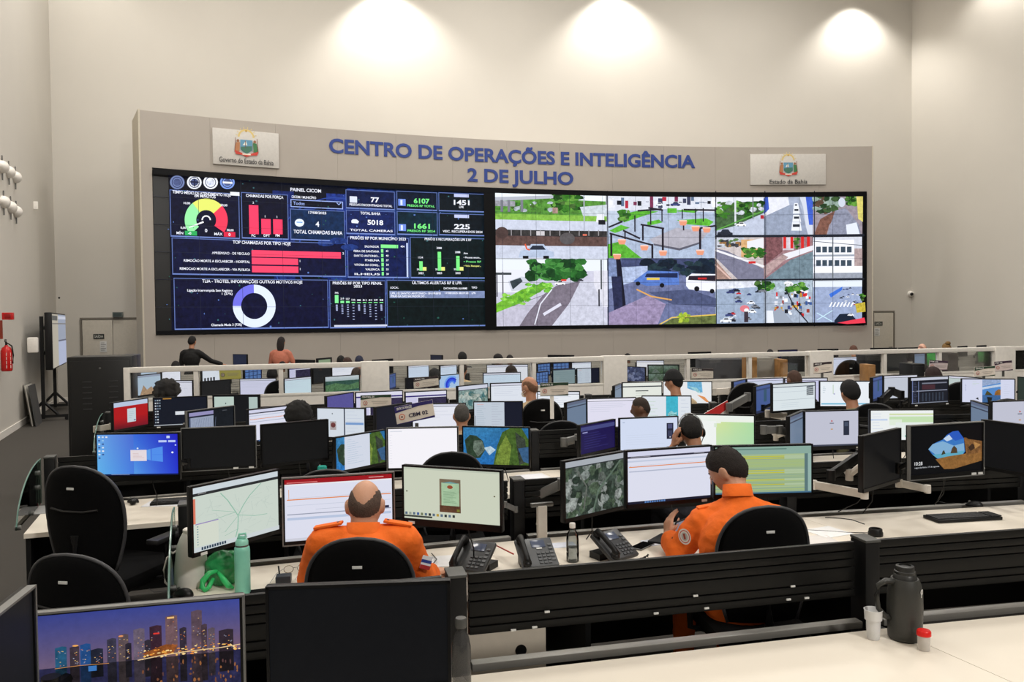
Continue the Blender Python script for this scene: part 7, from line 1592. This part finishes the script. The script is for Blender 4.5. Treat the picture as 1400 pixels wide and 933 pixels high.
# clear water bottle
t = thing('water_bottle', 'clear plastic water bottle with white cap on second desk row', 'bottle', on_desk(783, 768), 0)
MB().lathe([(0, 0), (.03, 0), (.034, .006), (.034, .05), (.0325, .055), (.034, .06), (.034, .12), (.03, .15), (.016, .175), (.014, .185), (.0132, .185), (.015, .172), (.029, .148), (.0328, .118), (.0328, .008), (0, .004)], 28).obj('body', thin_glass('pet_plastic', (236, 238, 238)), t)
MB().lathe([(0, .005), (.032, .008), (.032, .078), (0, .078)], 28).obj('water', mat('water', (236, 240, 242), .02, trans=.9, ior=1.33), t)
MB().lathe([(0, .182), (.016, .182), (.0165, .186), (.0165, .205), (.015, .208), (0, .208)], 20).obj('cap', mat('cap_white', (226, 222, 216), .4), t)
# white holder standing at the rail
p = on_desk(741, 737); t = thing('white_holder', 'white upright holder clipped to the rail behind the centre telephone', 'holder', p, R(15))
MB().box((0, 0, .1), (.055, .045, .2), bev=.004).obj('body', M_WHITE, t); MB().box((-.04, .01, .1), (.016, .02, .05), bev=.004, M=Matrix.Rotation(.2, 4, 'Y')).obj('tab', M_WHITE, t)
MB().box((.0, .0, .205), (.14, .03, .025), bev=.006).obj('clamp', M_GREYM, t)
# papers
def paper(label, px, py, rz, w=.21, d=.297, c=(230, 230, 230), cat='paper', name='paper_sheet', z=DZ):
    t = thing(name, label, cat, on_desk(px, py, z), R(rz)); n = 6; q = MB()
    top = [[q.bm.verts.new((-w/2+w*i/n, -d/2+d*j/n, .0025+.002*max(0, mnoise.noise(Vector((i*.7, j*.7, px)))))) for j in range(n+1)] for i in range(n+1)]
    bot = [[q.bm.verts.new((v.co.x, v.co.y, .0005)) for v in r] for r in top]
    for i in range(n):
        for j in range(n): q.bm.faces.new((top[i][j], top[i+1][j], top[i+1][j+1], top[i][j+1])); q.bm.faces.new((bot[i][j+1], bot[i+1][j+1], bot[i+1][j], bot[i][j]))
    for i in range(n):
        for r0, r1, k in ((top, bot, 0), (top, bot, n)): q.bm.faces.new((r0[i][k], r1[i][k], r1[i+1][k], r0[i+1][k])); q.bm.faces.new((r0[k][i], r1[k][i], r1[k][i+1], r0[k][i+1]))
    q.obj('sheet', mat('paper_%d' % c[0], c, .8), t); return t
paper('white printed sheet right of the bald man hand', 606, 768, 12, .2, .2)
paper('white sheet behind the water bottle near the rail', 768, 746, 12, .16, .1, (216, 220, 232))
paper('white crumpled papers right of the phone user chair', 1132, 728, 24, .21, .2)
paper('second white sheet under the crumpled papers right of the phone user chair', 1112, 739, 5, .25, .18, (214, 210, 206))
paper('white sheet beyond the hands of the phone user', 898, 742, 20, .16, .12, (224, 226, 234))
paper('white paper below the blue desktop monitor left of a keyboard', 228, 689, 5, .3, .18, (226, 226, 230))
paper('folded white paper at the centre of third desk row', 728, 652, 20, .24, .2, (226, 224, 222))
paper('dark printed papers at the left end of third desk row', 52, 698, 20, .2, .28, (150, 148, 146))
paper('open papers on third desk row between black monitors', 352, 643, 15, .4, .2, (176, 166, 150))
paper('papers at right on the fifth row desk, below the dashboard grid', 1322, 573, 12, .5, .2, (196, 190, 184), z=.75)
# tablet and smartphone
p = on_desk(878, 748); t = thing('smartphone', 'smartphone lying flat right of the sideways telephone', 'phone', p, R(-38)); MB().box((0, 0, .005), (.075, .155, .008), bev=.003).obj('case', M_GREYM, t); MB().box((0, 0, .0095), (.07, .148, .001)).obj('display', mat('black_mirror', (12, 12, 13), .1), t)
p = on_desk(908, 739); t = thing('keyboard_tablet', 'flat black tablet under the hand of the phone user', 'tablet', p, R(-34)); MB().box((0, 0, .007), (.12, .2, .012), bev=.003).obj('case', M_BLACK, t)
# keyboards
def keyboard(label, px, py, rz, rows=5, colsn=15):
    t = thing('computer_keyboard', label, 'keyboard', on_desk(px, py), R(rz))
    MB().box((0, 0, .011), (.45, .15, .02), bev=.005).obj('case', M_BLACK, t)
    kme = MB().box((0, 0, 0), (.0225, .0195, .007), bev=.0015).mesh('key', mat('key_black', (40, 40, 41), .5)); big = MB().box((0, 0, 0), (.12, .0195, .007)).mesh('key', mat('key_black', (40, 40, 41), .5))
    for j in range(rows):
        for i in range(colsn+3):
            if j == 0 and 4 <= i <= 8: continue
            x = -.205+i*.0242+(.012 if i >= colsn else 0)
            link('key', kme, t, Matrix.Translation((x-.002, -.052+j*.0245, .0245)))
    link('key', big, t, Matrix.Translation((-.06, -.052, .0245))); return t
keyboard('black keyboard on the right desk in front of the cave screen', 1316, 710, 9)
keyboard('black keyboard below the left end black monitor', 253, 687, 12)
keyboard('dark keyboard left of the turned map monitor stand on second desk row', 596, 672, 14) if False else None
# round black puck stand
p = on_desk(1197, 733); t = thing('round_holder', 'round black ashtray-like cup lid on the desk behind the slat post', 'holder', p, 0)
MB().lathe([(0, 0), (.04, 0), (.042, .004), (.042, .022), (.038, .03), (.038, .04), (.034, .045), (.026, .045), (.024, .036), (0, .034)], 28).obj('body', M_BLACK, t)
MB().tube([(-.03, .03, .01), (-.06, .06, .004), (-.14, .07, .003), (-.24, .11, .003), (-.36, .14, .003)], .0022, 5).obj('cord', M_BLACK, t)
# dark items at left end of third row
p = on_desk(168, 690); t = thing('headset', 'black headset lying on third-row desk behind the big empty chair', 'headset', p, 0)
MB().tube([(.08*cos(a), .03*sin(a), .012+.02*sin(a)) for a in [R(k) for k in range(-10, 191, 20)]], .008, 6).obj('band', M_BLACK, t); 
for s in (-1, 1): MB().ell((s*.08, -.01, .02), (.025, .03, .02)).obj('ear_cup', M_BLACK, t, smooth='all')
p = on_desk(1300, 574); 
# red-and-white folder
p = ony(985, 547.5, 8.35); q0 = ony(956, 566, 8.3); q1 = ony(992, 566, 8.2)
t = thing('red_folder', 'red and white cardboard folder leaning behind the green spreadsheet screen', 'folder', (q0.x, 8.3, .75), R(8))
wd = q1.x-q0.x+.16; 
A = Art(lambda u, v, L: (u, -.006-.0006*L, v)); zz = p.z-.75
MB().prism([(-.06, 0), (wd-.06, 0), (wd-.1, zz-.0), (.0, zz-.16)], -.005, .005, M=Matrix.Rotation(pi/2, 4, 'X')).obj('cover', mat('folder_white', (222, 214, 210), .6), t)
A.poly([(-.055, .14+zz-.40), (.0, zz-.16), (wd-.1, zz), (wd-.09, zz-.08), (.1, zz-.22)], (196, 30, 30)); A.obj('red_band', PRINT, t)

# ---- signs standing on monitors
def board_sign(label, corners, Y, head, txt1, txt2=None, bodyc=(222, 212, 200), seal=(176, 70, 70), stem=None, text_c=(50, 44, 70), headh=.24, name='table_sign'):
    (x0, y0), (x1, y1), (x2, y2) = corners                 # top-left, top-right, bottom-left pixels
    P0, P1, P2 = ony(x0, y0, Y), ony(x1, y1, Y+.0), ony(x2, y2, Y)
    ux = P1-P0; uz = P2-P0; w, h = ux.length, uz.length
    t = thing(name, label, 'sign', tuple(P2)); 
    def fn(u, v, L): q_ = (P0-P2)+ux*(u/w)+uz*(v/h); return (q_.x, q_.y-.0055-.0008*L, q_.z)
    bmv = MB(); a = [bmv.bm.verts.new(Vector(fn(u, v, 0))+Vector((0, .001, 0))) for u, v in ((0, 0), (w, 0), (w, h), (0, h))]; b = [bmv.bm.verts.new(v.co+Vector((0, .008, 0))) for v in a]
    bmv.bm.faces.new(a); bmv.bm.faces.new(b[::-1]); [bmv.bm.faces.new((a[i], a[(i+1) % 4], b[(i+1) % 4], b[i])) for i in range(4)]
    bmv.obj('board', mat('sign_%d_%d' % (bodyc[0], bodyc[2]), bodyc, .5), t, smooth=False)
    A = Art(fn); A.rect(0, 0, w, h*headh*.7, head); A.poly([(0, h*headh*.6), (0, h*headh*1.5), (w*.3, h*headh*1.15), (w*.65, h*headh*.8), (w, h*headh*.9), (w, h*headh*.6)], head)
    A.poly([(0, h*.97), (0, h), (w, h), (w, h*.88), (w*.6, h*.93)], head)
    A.text(w*.05, h*headh*.85, h*headh*.55, txt1, (230, 228, 225), 'l', wd=w*.4, bold=.02)
    r = h*.17; A.circ(w*.16, h*.62, r, r, seal, 0, 20); A.circ(w*.16, h*.62, r*.72, r*.72, (226, 214, 200), 0, 16); A.circ(w*.16, h*.62, r*.42, r*.42, (150, 120, 110), 0, 10)
    if txt2: A.text(w*.34, h*.72, h*.2, txt2, text_c, 'l', wd=w*.5, bold=.03)
    else:
        for i in range(2): A.rect(w*(.36+.05*i), h*(.5+.14*i), w*(.9-.06*i), h*(.54+.14*i), (176, 168, 160))
    A.obj('print', PRINT, t)
    if stem:
        sx0, sy0, sx1, sy1 = stem; a_ = ony(sx0, sy0, Y)-P2; b_ = ony(sx1, sy1, Y)-P2; MB().box(((a_.x+b_.x)/2, .004, (a_.z+b_.z)/2), (b_.x-a_.x, .006, a_.z-b_.z)).obj('stem', M_WHITE, t, smooth=False)
    else:
        MB().box((w*.5, .015, -.03), (.03, .012, .08)).obj('foot_clip', M_GREYM, t, smooth=False)
    return t
NAVY = (38, 28, 98); GRN = (28, 58, 36); DRK = (42, 26, 30)
board_sign('white sign with navy header reading CBM 02 tilted above the blank white screen', ((539, 557), (591, 546.5), (543, 581)), 6.9, NAVY, 'CENTRO DE OPERAÇÕES', 'CBM 02', seal=(206, 110, 80))
board_sign('white sign with dark green header below the first column, left of CBM 02', ((493, 541), (535, 539.5), (493, 558)), 8.3, GRN, 'CENTRAL 04')
board_sign('white sign with dark green header on a white stem above a black chair', ((738.5, 524), (777, 523), (738.5, 542)), 8.2, GRN, 'CENTRAL 03', stem=(752, 542, 757.5, 573))
board_sign('white sign with dark header in fourth pane left of the blue swirl', ((565, 517.5), (599, 514), (566, 532)), 11.6, DRK, 'ARG 02')
board_sign('white sign with dark header standing low in seventh pane area', ((945.5, 503.5), (975, 504.5), (945.5, 518)), 12.0, DRK, 'ARG 03')
board_sign('pale violet-headed sign high in the eighth pane', ((982, 490), (1003.5, 490.5), (981.5, 499.5)), 14.6, (60, 50, 100), 'DPT 02')
board_sign('white sign with dark header before the third column', ((1112, 496.5), (1137, 494.5), (1112, 511.5)), 10.6, DRK, 'ARG 04')
board_sign('pinkish sign tilted back in tenth pane above a brown head', ((1271, 492.5), (1296, 494), (1269.5, 505.5)), 12.4, (60, 40, 60), 'PM 05', bodyc=(206, 190, 190))
board_sign('white sign with dark green header above the lilac beach screen', ((1332, 502.5), (1360, 500.5), (1332, 516)), 9.6, GRN, 'CENTRAL 05')
board_sign('small white sign with purple-black header before the last column', ((1359, 495), (1383, 493), (1360.5, 508.5)), 11.0, (48, 26, 48), 'PM 06', bodyc=(216, 200, 196))
t = board_sign('yellow sign hanging in second glass pane', ((299.5, 503), (329, 502), (300.5, 519)), 12.6, (206, 196, 90), 'SAMU', bodyc=(206, 200, 110), seal=(60, 60, 50))

# ---- things behind the glass on the right: cabinets, wood ends
def far_box(name, label, cat, px0, py0, px1, py1, Y, m, dep=.4, z0=0.0):
    a, b = ony(px0, py0, Y), ony(px1, py0, Y); t = thing(name, label, cat, ((a.x+b.x)/2, Y+dep/2, z0), 0)
    MB().box((0, 0, (a.z-z0)/2), (b.x-a.x, dep, a.z-z0), bev=.006).obj('carcass', m, t)
    MB().box((0, -dep/2-.004, (a.z-z0)*.5), ((b.x-a.x)*.94, .01, (a.z-z0)*.94), bev=.003).obj('door', m, t); return t
GRYC = mat('grey_cabinet', (136, 132, 124), .6)
far_box('wood_divider', 'tall honey wood divider at left of the ninth-left pane', 'divider', 1027, 489, 1035, 515, 12.3, M_WOOD, .5)
far_box('wood_divider', 'honey wood divider left of a white post in eighth pane', 'divider', 1067, 492, 1077, 512, 12.5, M_WOOD, .5)
far_box('grey_cabinet', 'grey louvred cabinet between two wood dividers', 'cabinet', 1036, 490, 1062, 512, 12.8, GRYC, .4)
far_box('wood_box', 'small wood coloured box in ninth pane', 'box', 1187, 499, 1197, 510, 11.9, M_WOOD, .3)
far_box('dark_cabinet', 'wide dark cabinet in seventh pane behind the signs', 'cabinet', 958, 492, 1018, 512, 13.6, mat('dark_cabinet', (44, 44, 48), .5), .4)
far_box('dark_cabinet', 'dark copier cabinet in tenth pane below the small blue screen', 'cabinet', 1247, 498, 1264, 512, 11.9, M_BLACK, .4)
far_box('dark_cabinet', 'low dark cabinet behind the ninth pane left of the mullion', 'cabinet', 1183, 486, 1204, 496, 14.2, M_BLACK, .4)
far_box('dark_cabinet', 'dark brown cabinet behind the eleventh pane', 'cabinet', 1296, 483, 1310, 505, 13.2, mat('brown_black', (52, 42, 40), .5), .4)
far_box('dark_cabinet', 'dark cabinet filling the eighth pane right part', 'cabinet', 1078, 487, 1100, 494, 14.4, M_BLACK, .4)

# ---- racks at the left end of the partition
def rack(label, px0, px1, pytop, Y, dep, tint=(16, 16, 17)):
    a, b = ony(px0, pytop, Y), ony(px1, pytop, Y); wd = b.x-a.x; zt = a.z; m = mat('rack_%d' % tint[0], tint, .4)
    t = thing('server_rack', label, 'rack', ((a.x+b.x)/2, Y, 0), R(19))
    MB().box((0, dep/2, zt/2), (wd, dep, zt), bev=.02).obj('cabinet', m, t)
    dd = MB().box((0, -.008, zt/2), (wd-.06, .02, zt-.1), bev=.008).obj('door', m, t)
    for s in (-1, 1):
        for i in range(6): MB().box((s*wd*.2, -.02, zt-.30-.065*i), (wd*.14, .008, .012), bev=.002).obj('vent_slot', mat('vent_grey', (52, 52, 54), .4), dd)
    MB().cyl((0, -.03, zt-.14), (0, -.015, zt-.14), .012).obj('lock', M_GREYM, dd); return t
rack('tall black server rack with vent slots left of the partition', 96, 177, 488, 9.6, .5)
rack('dark bluish server rack standing just behind the black rack', 166, 187, 485.5, 11.0, .4, (44, 44, 58))

# ---- visible monitor arms that reach past their screens
def arm_part(key, pts, r, m):
    pm = next(v for k, v in MO.items() if k.startswith(key)); an = pm.rotation_euler.z
    iv = Matrix.Rotation(-an, 4, 'Z') @ Matrix.Translation(-Vector(pm.location)); P = [iv @ ony(px, py, y) for px, py, y in pts]
    for i in range(len(P)-1):
        a, b = P[i], P[i+1]; d = (b-a); L = d.length; q = Matrix.Translation((a+b)/2) @ d.to_track_quat('X', 'Z').to_matrix().to_4x4()
        MB().box((0, 0, 0), (L+r, r*1.1, r*2.0), bev=r*.3, M=q).obj('arm_link', m, pm)
    for p_ in P: MB().cyl(p_+Vector((0, 0, -r*1.1)), p_+Vector((0, 0, r*1.1)), r*.9, n=14).obj('arm_joint', m, pm)
arm_part('switched-off monitor turned', [(1112, 663, 5.2), (1182, 676, 4.95)], .026, M_ARMW)
arm_part('switched-off monitor turned', [(1136, 650, 5.1), (1176, 622, 5.25)], .03, M_BLACK)
arm_part('monitor with lock screen', [(1229, 661, 5.2), (1268, 669, 5.3)], .024, M_ARMW)
arm_part('monitor showing a dark aerial', [(731, 679, 4.95), (768, 662, 4.9)], .03, M_ARMG)
arm_part('monitor with pale green page', [(690, 690, 4.75), (705, 697, 4.8)], .016, M_ARMG)
arm_part('turned monitor with red page', [(131, 587, 8.55), (153, 583, 8.6)], .03, M_ARMW)
arm_part('sharply turned blue monitor left of the pale', [(997, 557, 8.3), (1022, 543, 8.5)], .04, M_ARMG)
arm_part('sharply turned dim grey', [(1044, 588, 7.1), (1066, 588, 7.15), (1077, 592, 7.2)], .035, M_ARMG)
arm_part('narrow tilted blue-grey', [(1204, 549, 8.7), (1219, 535, 8.8), (1232, 540, 8.9)], .04, M_BLACK)
arm_part('narrow turned monitor with dark purple', [(771, 605, 7.0), (790, 600, 7.05)], .035, M_ARMG)
arm_part('sharply turned blue monitor left of the violet', [(976, 536, 10.0), (997, 535, 10.1)], .04, M_ARMW)
arm_part('monitor with pale table page', [(1050, 566, 8.3), (1072, 570, 8.4)], .035, M_ARMW)
# hanging cables below the second-row monitors
def cable(label, pts, Y, r=.003, m=M_BLACK):
    P = [ony(px, py, y) for px, py, y in pts]; t = tag(MB().tube([p_-P[0] for p_ in P], r, 5).obj('power_cable', m, None, smooth='all'), label, 'cable'); t.location = P[0]; return t
cable('black cable hanging under the turned black monitor to the desk', [(1181, 677, 4.95), (1172, 688, 5.0), (1160, 693, 5.05), (1146, 700, 5.1)], 0)
cable('black cable hanging below the cave screen', [(1293, 655, 5.1), (1288, 672, 5.2), (1281, 686, 5.3)], 0)
cable('thin cable lying across right desk behind the papers', [(1128, 708, 5.05), (1150, 709, 5.0), (1165, 711, 4.95), (1182, 717, 4.85)], 0)
cable('red cable behind the centre telephone', [(672, 743, 4.5), (690, 752, 4.3), (702, 758, 4.2)], 0, .004, mat('red_cable', (170, 40, 34), .4))
cable('white looped cable by the papers right of the bald man', [(590, 757, 4.45), (597, 765, 4.3), (590, 774, 4.15)], 0, .003)

bpy.data.scenes.remove(TMP)
